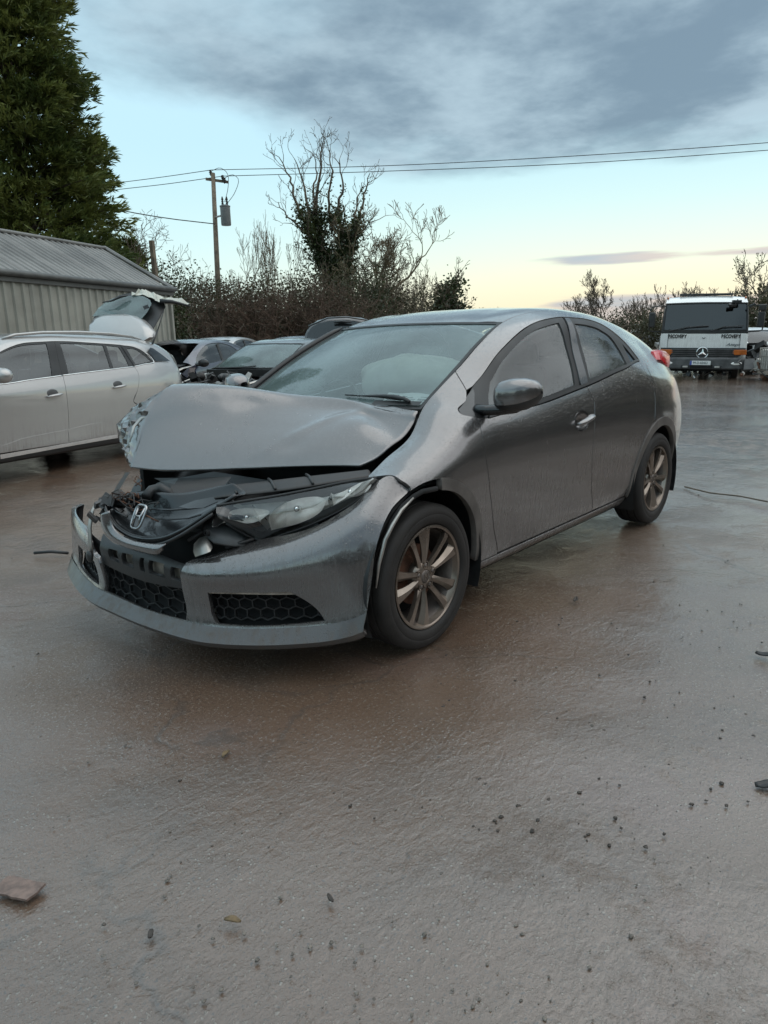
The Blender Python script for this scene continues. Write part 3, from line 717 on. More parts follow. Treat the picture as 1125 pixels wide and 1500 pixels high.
# satin pillar cover between the doors, sail panel, bright belt strip
car_panel('pillar_cover', [[(-1.587, 1.0797), (-1.645, 1.0797)], [(-1.645, 1.0797), (-1.606, 0.9925), (-1.548, 0.8602)], [(-1.548, 0.8602), (-1.451, 0.8602)], [(-1.451, 0.8602), (-1.500, 0.9504), (-1.587, 1.0797)]], M['gloss_black'], fd, res=.03, off=.001, thick=.012, gap=.002, mirror=fdR)
car_panel('belt_strip', [BELT[4:], [(-0.491, 0.8361), (-0.510, 0.8662)], [(-0.510, 0.8662), (-0.753, 0.8571), (-1.024, 0.8571), (-1.276, 0.8602), (-1.529, 0.8662)]], M['plastic'], fd, res=.02, off=.004, thick=.012, gap=.0005, mirror=fdR)
car_panel('belt_strip', [BELT[:5], [(-1.519, 0.8571), (-1.529, 0.8662)], [(-1.529, 0.8662), (-1.723, 0.8722), (-1.936, 0.8842), (-2.178, 0.9023), (-2.411, 0.9444)]], M['plastic'], rd, res=.02, off=.004, thick=.012, gap=.0005, mirror=rdR)
both('sail_panel', [[(-0.355, 1.0226), (-0.442, 1.0917), (-0.530, 1.0977)], [(-0.530, 1.0977), (-0.462, 1.0135), (-0.413, 0.8812)], [(-0.413, 0.8812), (-0.374, 0.9173), (-0.345, 0.9624), (-0.355, 1.0226)]], M['gloss_black'], hero, res=.02, off=-.003)
# wing mirror: painted shell, black lower half, arm
def mirror_on(door, s):
    # centre line of the shell runs outwards; sections in (x, z)
    ys = [.890, .900, .925, .965, 1.01, 1.045, 1.062, 1.066]
    top = [.030, .056, .071, .076, .071, .054, .030, .006]; fr = [.035, .070, .090, .094, .084, .062, .034, .008]
    cx = [MIRX + v for v in (0, 0, -.003, -.010, -.024, -.043, -.058, -.064)]; cz = [MIRZ + v for v in (0, .0, .001, .004, .008, .012, .014, .015)]
    def ring(i, lo, hi, n=16, k=1.0):
        out = []
        for a in np.linspace(lo, hi, n):
            c, sn = math.cos(a), math.sin(a); e = .72
            out.append((cx[i] + k * fr[i] * (abs(c) ** e) * (1 if c > 0 else -1) * (1 if c > 0 else .62), s * ys[i], cz[i] + k * top[i] * (abs(sn) ** e) * (1 if sn > 0 else -1) * .98))
        return out
    up = MB().grid([ring(i, R_(-24), R_(204), 22) for i in range(8)]); m = up.build('wing_mirror', M['paint'], door, smooth=True)
    lo = MB().grid([ring(i, R_(-156), R_(-24), 14, .985) for i in range(8)]); lo.build('mirror_base', M['plastic'], door, smooth=True)
    arm = MB(); arm.tube([(MIRX + .055, s * .795, MIRZ - .060), (MIRX + .035, s * .84, MIRZ - .064), (MIRX + .01, s * .90, MIRZ - .062), (MIRX - .01, s * .97, MIRZ - .055), (MIRX - .02, s * 1.0, MIRZ - .05)], [.030, .030, .031, .026, .012], 12, flat=.8)
    arm.build('mirror_arm', M['gloss_black'], door, smooth=True)
    gl = MB(); gl.ellipsoid((MIRX - .048, s * .975, MIRZ), (.006, .075, .058), 18, 8); gl.build('mirror_glass', M['chrome'], door, smooth=True)
MIRP = (-0.507, 0.960, 1.035); MIRX, MIRZ = MIRP[0], MIRP[2]
mirror_on(fd, 1); mirror_on(fdR, -1)

# --- arch trims, liners
both('arch_trim', [farc(.424, 97, 184, 30), farc(.372, 184, 97, 30)], M['arch'], res=.02, off=.006, thick=.03, gap=.001)
both('arch_trim', [rarc(.424, 188, -8, 44), rarc(.366, -8, 188, 44)], M['arch'], res=.02, off=.007, thick=.03, gap=.001)
for cx in (0, RX):
    for s in (1, -1):
        b = MB(); b.lathe([(.385, .42), (.400, .60), (.405, .80), (.398, .868)], (cx, 0, WZ), 'y', 30, R_(-22), R_(202)); b.lathe([(.02, .42), (.2, .42), (.385, .42)], (cx, 0, WZ), 'y', 30, R_(-22), R_(202))
        if s < 0: b.V = [(v[0], -v[1], v[2]) for v in b.V]
        b.build('wheel_arch_liner', M['plastic'], hero, smooth=True)
# exposed inner edge of the front arch, where the trim is missing
b = MB(); b.tube([(-0.016, 0.897, 0.696), (0.072, 0.892, 0.699), (0.120, 0.889, 0.689), (0.188, 0.884, 0.661), (0.246, 0.876, 0.608), (0.285, 0.869, 0.532), (0.314, 0.853, 0.386), (0.217, 0.735, 0.184)], .011, 8); b.build('arch_lip', M['dark'], hero, smooth=True)
b = MB(); b.tube([(x, y + .012, z) for x, y, z in ((0.140, 0.887, 0.686), (0.208, 0.882, 0.650), (0.256, 0.875, 0.600), (0.295, 0.869, 0.549), (0.324, 0.860, 0.459), (0.334, 0.850, 0.362))], [.004, .007, .008, .008, .007, .003], 8); b.build('bare_edge_strip', M['metal'], hero, smooth=True)

# --- roof, tailgate, rear end
def roof_disp(P, N): return P, N
RV = gapv; CV = 12 * q_
hd = [(-1.05, RV), (-1.0, 10.6 * q_), (-.965, 11.2 * q_), (-.95, CV)]
roof = panel('roof', S_, [hd, [(-.95, CV), (-1.6, CV), (-2.62, CV)], [(-2.62, CV), (-2.62, 11 * q_), (-2.60, RV)], [(-2.60, RV), (-1.8, RV), (-1.05, RV)]], M['paint'], hero, flip=True, res=.035, gap=0.0, thick=0, mirror=True)
tg = panel('tailgate', S_, [[(-3.42, RV), (-3.2, RV), (-2.62, RV)], [(-2.62, RV), (-2.63, CV)], [(-2.63, CV), (-3.1, CV), (-3.42, CV)], [(-3.42, CV), (-3.42, RV)]], M['tint'], hero, flip=True, res=.05, gap=.001, thick=0, mirror=True)
rear = MB(); 
sec = [S_(np.array([[-3.42, v * q_]]))[0] for v in np.linspace(1, 12, 24)]
rear.grid([[tuple(p) for p in sec], [(-3.47, p[1] * .8, p[2] * .98 + .01) for p in sec], [(-3.475, 0, p[2] * .98 + .01) for p in sec]]); rear.grid([[(p[0], -p[1], p[2]) for p in sec], [(-3.47, -p[1] * .8, p[2] * .98 + .01) for p in sec], [(-3.475, 0, p[2] * .98 + .01) for p in sec]])
rear.build('rear_bumper', M['paint'], hero, smooth=True)
for s in (1, -1):
    # tail lamp: a swept wedge standing proud of the corner, with a slice of spoiler inboard
    o = [(-2.857, 0.680, 1.162), (-2.960, 0.685, 1.171), (-3.097, 0.680, 1.160), (-3.216, 0.670, 1.127), (-3.257, 0.665, 1.060), (-3.160, 0.680, 1.005), (-3.006, 0.700, 1.051), (-2.837, 0.710, 1.106)]
    b = MB(); c = np.mean(np.array(o), 0)
    mk = lambda k, dy: [(c[0] + (p[0] - c[0]) * k, s * (p[1] + dy), c[2] + (p[2] - c[2]) * k) for p in o]
    ring = [mk(.75, .035), mk(.96, .018), mk(1.0, .0), mk(.98, -.06), mk(.8, -.16)]
    b.grid([r + [r[0]] for r in ring]); b.add(ring[0], [tuple(range(8))]); b.build('tail_lamp', M['red_lens'], hero, sharp=40)
both('tail_lamp_base', [[(-2.596, 0.9564), (-2.751, 0.9985), (-2.731, 0.9353), (-2.751, 0.8812)], [(-2.751, 0.8812), (-2.615, 0.8391), (-2.518, 0.8511), (-2.508, 0.8932), (-2.596, 0.9564)]], M['gloss_black'], hero, off=.003, res=.02) if False else None
flap = ell((-2.547, 0.8662), .062, .075, 26)
car_panel('fuel_flap', flap, M['paint'], hero, res=.025, off=.0016, thick=.006, gap=.0)
# antenna fin on the roof
b = MB(); b.prism([(-2.44, 1.432), (-2.62, 1.395), (-2.60, 1.44), (-2.57, 1.447)], -.012, .012, 'y'); b.build('roof_antenna', M['plastic'], hero, bevel=.004)

# --- windscreen
def ws_row(x, y, z, cx, cz, bul):
    out = []
    for t in (-1, -.8, -.5, 0, .5, .8, 1):
        k = 1 - t * t; out.append((x + (cx - x) * k + bul * .6 * k, y * t, z + (cz - z) * k + bul * k))
    return out
WS = LoftSurf([ws_row(-.26, .634, .985, -.185, .975, 0), ws_row(-.29, .632, 1.002, -.225, 1.0, .0), ws_row(-.44, .627, 1.082, -.36, 1.085, .010), ws_row(-.60, .618, 1.167, -.51, 1.178, .012), ws_row(-.80, .594, 1.264, -.71, 1.280, .010), ws_row(-.93, .581, 1.318, -.82, 1.33, .008), ws_row(-1.05, .568, 1.364, -.945, 1.374, .002)], su=.2, sv=.12)
full = lambda a, b, c, e: [[(a, c), (b, c)], [(b, c), (b, e)], [(b, e), (a, e)], [(a, e), (a, c)]]
scr = panel('windscreen', WS, full(.008, 1.192, 0, .716), M['screen'], hero, res=.05, gap=0, thick=0, off=-.004)
panel('windscreen_seal', WS, full(0, 1.2, 0, .722), M['rubber'], hero, holes=[np.array(inset(loop(full(0, 1.2, 0.05, .722), .03), .028))], res=.03, gap=0, thick=.006, off=.0005)
b = MB(); b.grid([[(-.16 + .16 * (1 - t * t) + dx, .66 * t, z) for t in np.linspace(-1, 1, 13)] for dx, z in ((-.19, .975), (-.14, .955), (-.11, .92), (-.10, .88))]); b.build('scuttle_panel', M['plastic'], hero, smooth=True)
wq = lambda u, v, o: tuple(WS(np.array([[u, v]]))[0] + np.array([.004, 0, o]))
b = MB(); b.tube([wq(.75, .150, .010), wq(.80, .150, .012), wq(.875, .146, .016), wq(.95, .140, .018), wq(1.03, .130, .018), wq(1.08, .120, .014)], [.004, .006, .011, .013, .012, .009], 8, flat=.8); b.build('wiper', M['plastic'], scr, smooth=True)
b = MB(); b.tube([wq(.70, .158, .006), wq(.85, .150, .008), wq(1.0, .135, .008)], .004, 6); b.build('wiper_blade', M['plastic'], scr, smooth=True)
b = MB(); b.grid([[wq(u, v, .004) for u in np.linspace(.84, 1.17, 14)] for v in (.085, .105, .135 - .0)]); b.build('scuttle_panel', M['plastic'], hero, smooth=True)
b = MB(); b.tube([tuple(WS(np.array([[.0, v]]))[0] + np.array([.004, -.010, .006])) for v in np.linspace(.06, .72, 18)], [.020] * 16 + [.014, .006], 8, flat=.8); b.build('pillar_dark_edge', M['plastic'], hero, smooth=True)  # black tube stands in for the dark side of the far pillar

# --- buckled bonnet
H0 = [(0.554, -0.450, 0.742), (0.486, -0.310, 0.729), (0.400, -0.140, 0.735), (0.319, 0.030, 0.748), (0.210, 0.250, 0.760), (0.127, 0.420, 0.768), (0.078, 0.560, 0.779)]
H1 = [(0.514, -0.455, 0.816), (0.428, -0.325, 0.834), (0.338, -0.160, 0.832), (0.246, 0.020, 0.831), (0.147, 0.240, 0.838), (0.047, 0.430, 0.848), (0.007, 0.603, 0.806)]
H2 = [(0.457, -0.460, 0.915), (0.350, -0.350, 0.958), (0.240, -0.200, 0.946), (0.123, -0.020, 0.934), (0.027, 0.200, 0.923), (-0.068, 0.430, 0.932), (-0.055, 0.625, 0.844)]
H3 = [(0.409, -0.460, 0.988), (0.306, -0.370, 1.037), (0.191, -0.240, 1.023), (0.058, -0.090, 1.005), (-0.066, 0.130, 0.983), (-0.159, 0.370, 0.969), (-0.121, 0.640, 0.878)]
H4 = [(0.321, -0.470, 1.086), (0.265, -0.400, 1.088), (0.172, -0.300, 1.083), (0.045, -0.170, 1.069), (-0.104, 0.000, 1.045), (-0.202, 0.290, 1.019), (-0.187, 0.642, 0.928)]
H5 = [(-.02, -.62, 1.03), (-.05, -.50, 1.035), (-.10, -.38, 1.035), (-.13, -.20, 1.03), (-.17, .0, 1.025), (-.25, .30, 1.005), (-0.236, 0.636, 0.977)]
HOOD = LoftSurf([H0, H1, H2, H3, H4, H5], su=.18, sv=.16)
rng = np.random.default_rng(5)
def hood_disp(P, N, uv):
    a = np.sin(uv[:, 0] * 9 + uv[:, 1] * 5) * .0025 + np.sin(uv[:, 0] * 4.1 - uv[:, 1] * 11 + 1) * .003
    # the pressed crease running back to the screen corner, and a dent near the front edge
    l = np.abs((uv[:, 0] - .56) - (uv[:, 1] - .05) * .75); a += .007 * np.exp(-(l / .03) ** 2) * np.clip(uv[:, 1] * 4, 0, 1)
    r2 = (uv[:, 0] - .70) ** 2 / .004 + (uv[:, 1] - .17) ** 2 / .003; a -= .010 * np.exp(-r2)
    return P + N * a[:, None]
hood = loft_sheet('bonnet', HOOD, M['paint'], hero, 90, 70, thick=.012, disp=hood_disp)
# crumpled corner of the bonnet, folded down
A0 = H0[0]; A1 = H1[0]; A2 = H2[0]; A3 = H3[0]; A4 = H4[0]
B0 = (0.529, -0.520, 0.761); B1 = (0.493, -0.540, 0.840); B2 = (0.446, -0.560, 0.925); B3 = (0.418, -0.540, 0.985); B4 = (0.357, -0.530, 1.052)
C0 = (0.498, -0.580, 0.778); C1 = (0.487, -0.620, 0.833); C2 = (0.473, -0.610, 0.905); C3 = (0.427, -0.600, 0.973); C4 = (0.381, -0.600, 1.019)
D0 = (0.467, -0.640, 0.782); D1 = (0.455, -0.700, 0.837); D2 = (0.441, -0.740, 0.914); D3 = (0.401, -0.710, 0.959); D4 = (0.353, -0.660, 1.015)
E_ = (-.03, -.66, .98)
def between(a, b, t, o=(0, 0, 0)): return tuple(a[i] + (b[i] - a[i]) * t + o[i] for i in range(3))
def crumple(name, rows, n=4, amp=.012, seed=1):
    rg = np.random.default_rng(seed); L = LoftSurf(rows, .1, .1); nr, nc, _ = L.R.shape
    U, W = np.meshgrid(np.linspace(0, (nc - 1) * .1, n * (nc - 1) + 1), np.linspace(0, (nr - 1) * .1, n * (nr - 1) + 1)); uv = np.column_stack([U.ravel(), W.ravel()])
    # faceted: piecewise linear between the rows
    P = np.zeros((len(uv), 3))
    for k, (u, w) in enumerate(uv):
        i = min(int(w / .1), nr - 2); j = min(int(u / .1), nc - 2); a = u / .1 - j; c = w / .1 - i
        P[k] = L.R[i, j] * (1 - a) * (1 - c) + L.R[i, j + 1] * a * (1 - c) + L.R[i + 1, j] * (1 - a) * c + L.R[i + 1, j + 1] * a * c
    dn = rg.normal(0, 1, len(uv)) * amp * .55
    edge = np.minimum(1, np.minimum(uv[:, 0], (nc - 1) * .1 - uv[:, 0]) / .04)
    P[:, 0] += dn * edge; P[:, 2] += dn * edge * .6
    m = n * (nc - 1) + 1; F = []
    for i in range(n * (nr - 1)):
        for j in range(m - 1): F.append((i * m + j, i * m + j + 1, (i + 1) * m + j + 1, (i + 1) * m + j))
    o = mesh_obj(name, P, F, M['paint'], hood); o.data.set_sharp_from_angle(angle=R_(28))
    mo = o.modifiers.new('thickness', 'SOLIDIFY'); mo.thickness = .008
crumple('bonnet_fold', [[D0, C0, B0, A0], [D1, C1, B1, A1], [D2, C2, B2, A2], [D3, C3, B3, A3], [D4, C4, B4, A4]], amp=.010)
crumple('bonnet_fold', [[D4, C4, B4, A4], [between(D4, E_, .5), between(C4, E_, .5), between(B4, H5[0], .5), between(A4, H5[0], .5)], [(-.05, -.68, .97), (-.04, -.66, .99), (-.03, -.64, 1.01), H5[0]]], amp=.004)
b = MB(); b.tube([(0.515, -0.500, 0.852), (0.468, -0.530, 0.919), (0.424, -0.530, 0.954), (0.420, -0.500, 0.961)], [.003, .010, .010, .003], 6, flat=.5); b.tube([(0.521, -0.530, 0.772), (0.490, -0.530, 0.823), (0.483, -0.520, 0.846)], [.003, .007, .003], 6); b.build('torn_edge', M['metal'], hood, smooth=True)

# --- front bumper: columns run from the right arch to the left arch, rows from the lip upwards
Ys = [.27, .42, .58, .73, .82, .868]
rows_l = [
 dict(c=(.765, .132), x=[.735, .69, .60, .48, .43, .40], z=[.136, .14, .145, .15, .165, .195]),
 dict(c=(.825, .160), x=[.80, .755, .66, .535, .46, .415], z=[.160, .162, .165, .172, .19, .21]),
 dict(c=(.790, .208), x=[.765, .72, .625, .505, .44, .40], z=[.212, .214, .22, .23, .255, .28]),
 dict(c=(.800, .365), x=[.775, .725, .63, .505, .425, .362], z=[.365, .368, .372, .38, .395, .41]),
 dict(c=(.800, .425), x=[.785, .735, .64, .510, .410, .335], z=[.425, .432, .445, .465, .49, .52]),
 dict(c=(.775, .47), x=[.760, .705, .605, .470, .345, .240], z=[.465, .485, .515, .565, .625, .655]),
 dict(c=(.72, .50), x=[.715, .565, .450, .325, .185, .118], z=[.478, .540, .583, .672, .772, .712]),
]
YT = [.27, .45, .615, .74, .805, .870]
rows = []
for i, r in enumerate(rows_l):
    ys = YT if i == 6 else Ys
    left = [(x, y, z) for x, y, z in zip(r['x'], ys, r['z'])]
    right = [(x + min(.42 * y * y, .26), -y - (.02 if y > .8 else 0), z + .02 * y) for x, y, z in left][::-1]
    rows.append(right + [(r['c'][0], 0, r['c'][1])] + left)
BP = LoftSurf(rows, su=.15, sv=.08)
YC = [-q for q in Ys[::-1]] + [0] + Ys
bu = lambda y: float(np.interp(y, YC, np.arange(13))) * .15
bp = lambda y, v: (bu(y), v * .08)
fogL = [[bp(.355, 2.93), bp(.50, 2.97), bp(.64, 2.97)], [bp(.64, 2.97), bp(.70, 2.55), bp(.735, 2.14)], [bp(.735, 2.14), bp(.55, 2.10), bp(.375, 2.12)], [bp(.375, 2.12), bp(.35, 2.3), bp(.355, 2.93)]]
fogR = [[bp(-y, v) for y, v in ((.735, 2.14), (.70, 2.55), (.64, 2.97))], [bp(-.64, 2.97), bp(-.5, 2.9), bp(-.43, 2.8)], [bp(-.43, 2.8), bp(-.42, 2.12)], [bp(-.42, 2.12), bp(-.55, 2.10), bp(-.735, 2.14)]]
U12 = 12 * .15
bumper = panel('front_bumper', BP, [
    [(0, 0), (U12 / 2, 0), (U12, 0)], [(U12, 0), (U12, .24), (U12, .48)],
    [(U12, .48), bp(.82, 6), bp(.73, 6), bp(.58, 6), bp(.42, 6), bp(.30, 5.95)], [bp(.30, 5.95), bp(.262, 5.3), bp(.245, 4.5), bp(.235, 3.6), bp(.222, 2.8), bp(.215, 2.05)],
    [bp(.215, 2.05), bp(-.1, 2.03), bp(-.36, 2.05)], [bp(-.36, 2.05), bp(-.37, 3.0)], [bp(-.37, 3.0), bp(-.42, 3.2), bp(-.43, 4.0), bp(-.46, 4.35), bp(-.53, 4.75)], [bp(-.53, 4.75), bp(-.70, 4.45), (0, .31)], [(0, .31), (0, 0)]],
    M['paint'], hero, holes=[fogL, fogR], res=.026, gap=.001, thick=.02)
# splitter lip along the bottom
LR = [[(x - .012, y, z - .004) for x, y, z in rows[0]], [(x - .006, y * .998, z - .020) for x, y, z in rows[1]], [(x + .012, y * 1.003, z + .004) for x, y, z in rows[1]], [(x + .003, y, z + .003) for x, y, z in rows[2]]]
lip_s = LoftSurf(LR, .15, .05)
U_ = np.linspace(.0, 12 * .15, 110); lipb = MB()
for i in range(3): lipb.grid([[tuple(p) for p in lip_s(np.column_stack([U_, np.full(110, v * .05)]))] for v in (i, i + 1)])
lp_ = lipb.build('bumper_lip', M['lip'], bumper, smooth=True, sharp=24, fixn=True)
# honeycomb inserts
def hexnet(name, S, outline, cw, ch, off, parent, w=.0045, depth=.014):
    O = loop(outline, .02); lo, hi = O.min(0), O.max(0); E = {}
    ni = int((hi[0] - lo[0]) / cw) + 3; nj = int((hi[1] - lo[1]) / (ch * .75)) + 3
    for j in range(-1, nj):
        for i in range(-1, ni):
            cx = lo[0] + (i + (.5 if j % 2 else 0)) * cw; cy = lo[1] + j * ch * .75
            c = [(cx - cw / 2, cy - ch / 4), (cx, cy - ch / 2), (cx + cw / 2, cy - ch / 4), (cx + cw / 2, cy + ch / 4), (cx, cy + ch / 2), (cx - cw / 2, cy + ch / 4)]
            for k in range(6):
                a, b = c[k], c[(k + 1) % 6]; ky = tuple(sorted(((round(a[0], 4), round(a[1], 4)), (round(b[0], 4), round(b[1], 4)))))
                E[ky] = 1
    E = np.array(list(E)); mid = E.mean(1); E = E[inside(O, mid)]
    A, B = E[:, 0], E[:, 1]; PA, PB = S(A), S(B); N = surf_normals(S, (A + B) / 2)
    m = MB()
    for a, b, n in zip(PA, PB, N):
        a = Vector(a) + Vector(n) * off; b = Vector(b) + Vector(n) * off; n = Vector(n); t = (b - a).normalized(); s = t.cross(n).normalized() * w / 2; dn = n * depth
        V = [a - s, a + s, b + s, b - s, a - s - dn, a + s - dn, b + s - dn, b - s - dn]
        m.add(V, [(0, 1, 2, 3), (0, 4, 5, 1), (3, 2, 6, 7), (0, 3, 7, 4), (1, 5, 6, 2)])
    return m.build(name, M['plastic'], parent, fixn=False)
intake = [[bp(-.37, 2.0), bp(-.1, 2.0), bp(.225, 2.0)], [bp(.225, 2.0), bp(.235, 2.95)], [bp(.235, 2.95), bp(-.1, 2.85), bp(-.38, 2.85)], [bp(-.38, 2.85), bp(-.37, 2.0)]]
hexnet('honeycomb_mesh', BP, intake, .050, .030, -.030, bumper)
hexnet('honeycomb_mesh', BP, fogL, .044, .026, -.028, bumper)
hexnet('honeycomb_mesh', BP, fogR, .044, .026, -.028, bumper)
for o_ in (intake, fogL, fogR): panel('intake_back', BP, o_, M['dark'], bumper, res=.05, gap=-.02, thick=0, off=-.06)
panel('intake_blade', BP, [[bp(.335, 3.02), bp(.5, 3.05), bp(.645, 3.03)], [bp(.645, 3.03), bp(.655, 2.88)], [bp(.655, 2.88), bp(.5, 2.92), bp(.34, 2.90)], [bp(.34, 2.90), bp(.335, 3.02)]], M['foam'], bumper, res=.02, gap=0, thick=.02, off=-.006)
# number-plate carrier: the bare black frame with its windows
wins = [[(-.285, -.20)], [(-.175, -.095)], [(-.055, -.02)], [(.005, .11)], [(.145, .215)]]
hl = []
for ((a, c),) in wins: hl.append([[bp(a, 3.15), bp(c, 3.12)], [bp(c, 3.12), bp(c - .004, 4.35)], [bp(c - .004, 4.35), bp(a + .006, 4.3)], [bp(a + .006, 4.3), bp(a, 3.15)]])
carrier = panel('bumper_carrier', BP, [[bp(-.37, 2.80), bp(-.1, 2.74), bp(.235, 2.86)], [bp(.235, 2.86), bp(.25, 5.0)], [bp(.25, 5.0), bp(.1, 5.15), bp(-.1, 5.05), bp(-.30, 5.3), bp(-.37, 5.2)], [bp(-.37, 5.2), bp(-.35, 4.2), bp(-.37, 2.80)]], M['plastic'], bumper, holes=hl, res=.03, gap=0, thick=.022, off=-.018)
panel('crash_foam', BP, [[bp(-.36, 2.9), bp(.24, 2.9)], [bp(.24, 2.9), bp(.24, 4.9)], [bp(.24, 4.9), bp(-.36, 4.9)], [bp(-.36, 4.9), bp(-.36, 2.9)]], M['foam'], bumper, res=.03, gap=0, thick=0, off=-.060)
panel('bumper_core', BP, [[bp(-.78, 1.9), bp(-.36, 1.9)], [bp(-.36, 1.9), bp(-.35, 4.4)], [bp(-.35, 4.4), bp(-.70, 4.3)], [bp(-.70, 4.3), bp(-.78, 1.9)]], M['dark'], bumper, res=.05, gap=0, thick=0, off=-.045)
# painted grille surround, torn off and hanging
SA = [(0.870, -0.181, 0.605), (0.870, -0.174, 0.565), (0.868, -0.147, 0.531), (0.862, -0.077, 0.506), (0.850, 0.025, 0.494), (0.835, 0.158, 0.494), (0.820, 0.195, 0.517)]
SB = [(0.860, -0.115, 0.641), (0.860, -0.102, 0.580), (0.855, -0.059, 0.548), (0.845, 0.014, 0.534), (0.835, 0.098, 0.534), (0.825, 0.179, 0.540), (0.815, 0.207, 0.545)]
SM = [between(a, c, .5, (.012, 0, .004)) for a, c in zip(SA, SB)]
loft_sheet('grille_surround', LoftSurf([SA, SM, SB], .1, .05), M['paint'], bumper, 40, 9, thick=.006)
# right-hand torn edge of the bumper and snapped brackets
b = MB(); b.tube([(0.800, -0.331, 0.640), (0.830, -0.319, 0.602), (0.850, -0.320, 0.539), (0.860, -0.311, 0.472), (0.860, -0.302, 0.412)], [.004, .010, .012, .012, .006], 6, flat=.5); b.build('torn_edge', M['metal'], bumper, smooth=True)
b = MB(); b.ellipsoid((0.875, -0.302, 0.416), (.012, .024, .026), 12, 8); b.build('tow_cover', M['plastic'], bumper, smooth=True)

# --- the grille, knocked back into the nose, with its emblem
GR0 = [(0.800, -0.265, 0.654), (0.820, -0.205, 0.609), (0.825, -0.141, 0.561), (0.820, -0.048, 0.536), (0.810, 0.068, 0.538), (0.790, 0.166, 0.557), (0.760, 0.247, 0.594), (0.720, 0.303, 0.635), (0.670, 0.354, 0.680), (0.610, 0.400, 0.723)]
GR2 = [(0.740, -0.277, 0.675), (0.720, -0.269, 0.666), (0.700, -0.223, 0.674), (0.680, -0.168, 0.683), (0.660, -0.093, 0.688), (0.640, -0.012, 0.688), (0.610, 0.053, 0.691), (0.580, 0.118, 0.704), (0.550, 0.191, 0.722), (0.520, 0.270, 0.740)]
GR1 = [between(a, c, .5, (-.05, 0, -.02)) for a, c in zip(GR0, GR2)]
gr = loft_sheet('grille', LoftSurf([GR0, GR1, GR2], .1, .1), M['gloss_black'], hero, 46, 17, thick=.006)
b = MB(); b.tube(list(map(tuple, hermite(np.arange(10), GR0, np.linspace(0, 9, 46)))), .0085, 8); b.build('grille_moulding', M['gloss_black'], gr, smooth=True)
b = MB(); b.tube(list(map(tuple, hermite(np.arange(10), [(p[0] + .02, p[1], p[2] - .022) for p in GR0], np.linspace(0.6, 8, 40)))), .007, 8); b.build('grille_frame', M['plastic'], gr, smooth=True)
for pts, r in (([(0.755, 0.029, 0.646), (0.720, 0.112, 0.647), (0.680, 0.177, 0.653), (0.650, 0.246, 0.668), (0.630, 0.302, 0.688)], [.006, .006, .007, .012, .004]), ([(0.760, 0.030, 0.604), (0.730, 0.121, 0.611), (0.700, 0.201, 0.621), (0.680, 0.257, 0.639)], .005), ([(0.790, -0.240, 0.643), (0.790, -0.180, 0.613), (0.790, -0.107, 0.602)], .006)):
    b = MB(); b.tube(pts, r, 8, flat=.7); b.build('grille_bar', M['gloss_black'], gr, smooth=True)
for p_, c in (((278, 738), .655), ((300, 741), .63)):
    pass
b = MB(); b.grid([[(0.700, 0.142, 0.661), (0.670, 0.209, 0.689), (0.640, 0.292, 0.708)], [(0.710, 0.217, 0.665), (0.680, 0.279, 0.670), (0.650, 0.329, 0.695)]]); b.build('grille_blade', M['gloss_black'], gr, smooth=True)
EC = Vector((0.800, 0.002, 0.620)); 
em_n = Vector((.86, .10, .50)).normalized(); em_x = Vector((-.08, 1, 0)); em_x = (em_x - em_n * em_x.dot(em_n)).normalized(); em_y = em_n.cross(em_x)
def epos(a, c, h=0): return EC + em_x * a + em_y * c + em_n * h
ringp = []
for t in np.linspace(0, 2 * PI, 40, endpoint=False):
    c, s = math.cos(t), math.sin(t); e = .55
    ringp.append(epos(.031 * abs(c) ** e * (1 if c > 0 else -1) * (1.0 + .10 * (s if s > 0 else s * .6)), .050 * abs(s) ** e * (1 if s > 0 else -1)))
b = MB(); b.tube(ringp + [ringp[0]], .0052, 8, cap=False)
for s in (-1, 1): b.tube([epos(s * .022, .040), epos(s * .015, 0, .004), epos(s * .019, -.040)], [.0055, .0045, .006], 8)
b.tube([epos(-.015, .001, .004), epos(.015, .001, .004)], .0045, 8)
b.build('emblem', M['dull_chrome'], gr, smooth=True)

# --- nose internals: bonnet slam panel, radiator, loom, brackets
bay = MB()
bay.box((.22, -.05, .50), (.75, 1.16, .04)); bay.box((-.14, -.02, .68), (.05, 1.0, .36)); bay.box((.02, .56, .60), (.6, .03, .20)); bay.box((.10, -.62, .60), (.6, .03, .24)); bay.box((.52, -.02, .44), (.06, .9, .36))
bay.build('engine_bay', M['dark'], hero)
SLA = [(0.600, 0.140, 0.667), (0.560, 0.263, 0.692), (0.500, 0.406, 0.713), (0.420, 0.559, 0.738), (0.300, 0.666, 0.757), (0.170, 0.713, 0.760)]
SLB = [(0.450, -0.133, 0.659), (0.420, 0.031, 0.685), (0.370, 0.206, 0.711), (0.280, 0.367, 0.734), (0.170, 0.502, 0.750), (0.060, 0.578, 0.755)]
SLM = [between(a, c, .4, (0, 0, .012)) for a, c in zip(SLA, SLB)]
slam = loft_sheet('slam_panel', LoftSurf([SLA, SLM, SLB], .1, .1), M['brown_plastic'], hero, 40, 9, thick=.006)
for k in (1.35, 2.4, 3.3):
    a = hermite(np.arange(6), SLA, np.array([k]))[0]; c = hermite(np.arange(6), SLB, np.array([k]))[0]
    b = MB(); b.tube([tuple(a + (0, 0, .008)), tuple((a + c) / 2 + (0, 0, .018)), tuple(c + (0, 0, .008))], .006, 6); b.build('panel_rib', M['plastic'], slam, smooth=True)
b = MB(); b.box((.34, -.10, .60), (.40, .55, .16), taper=.85); b.build('engine_cover', M['plastic'], hero, bevel=.02)
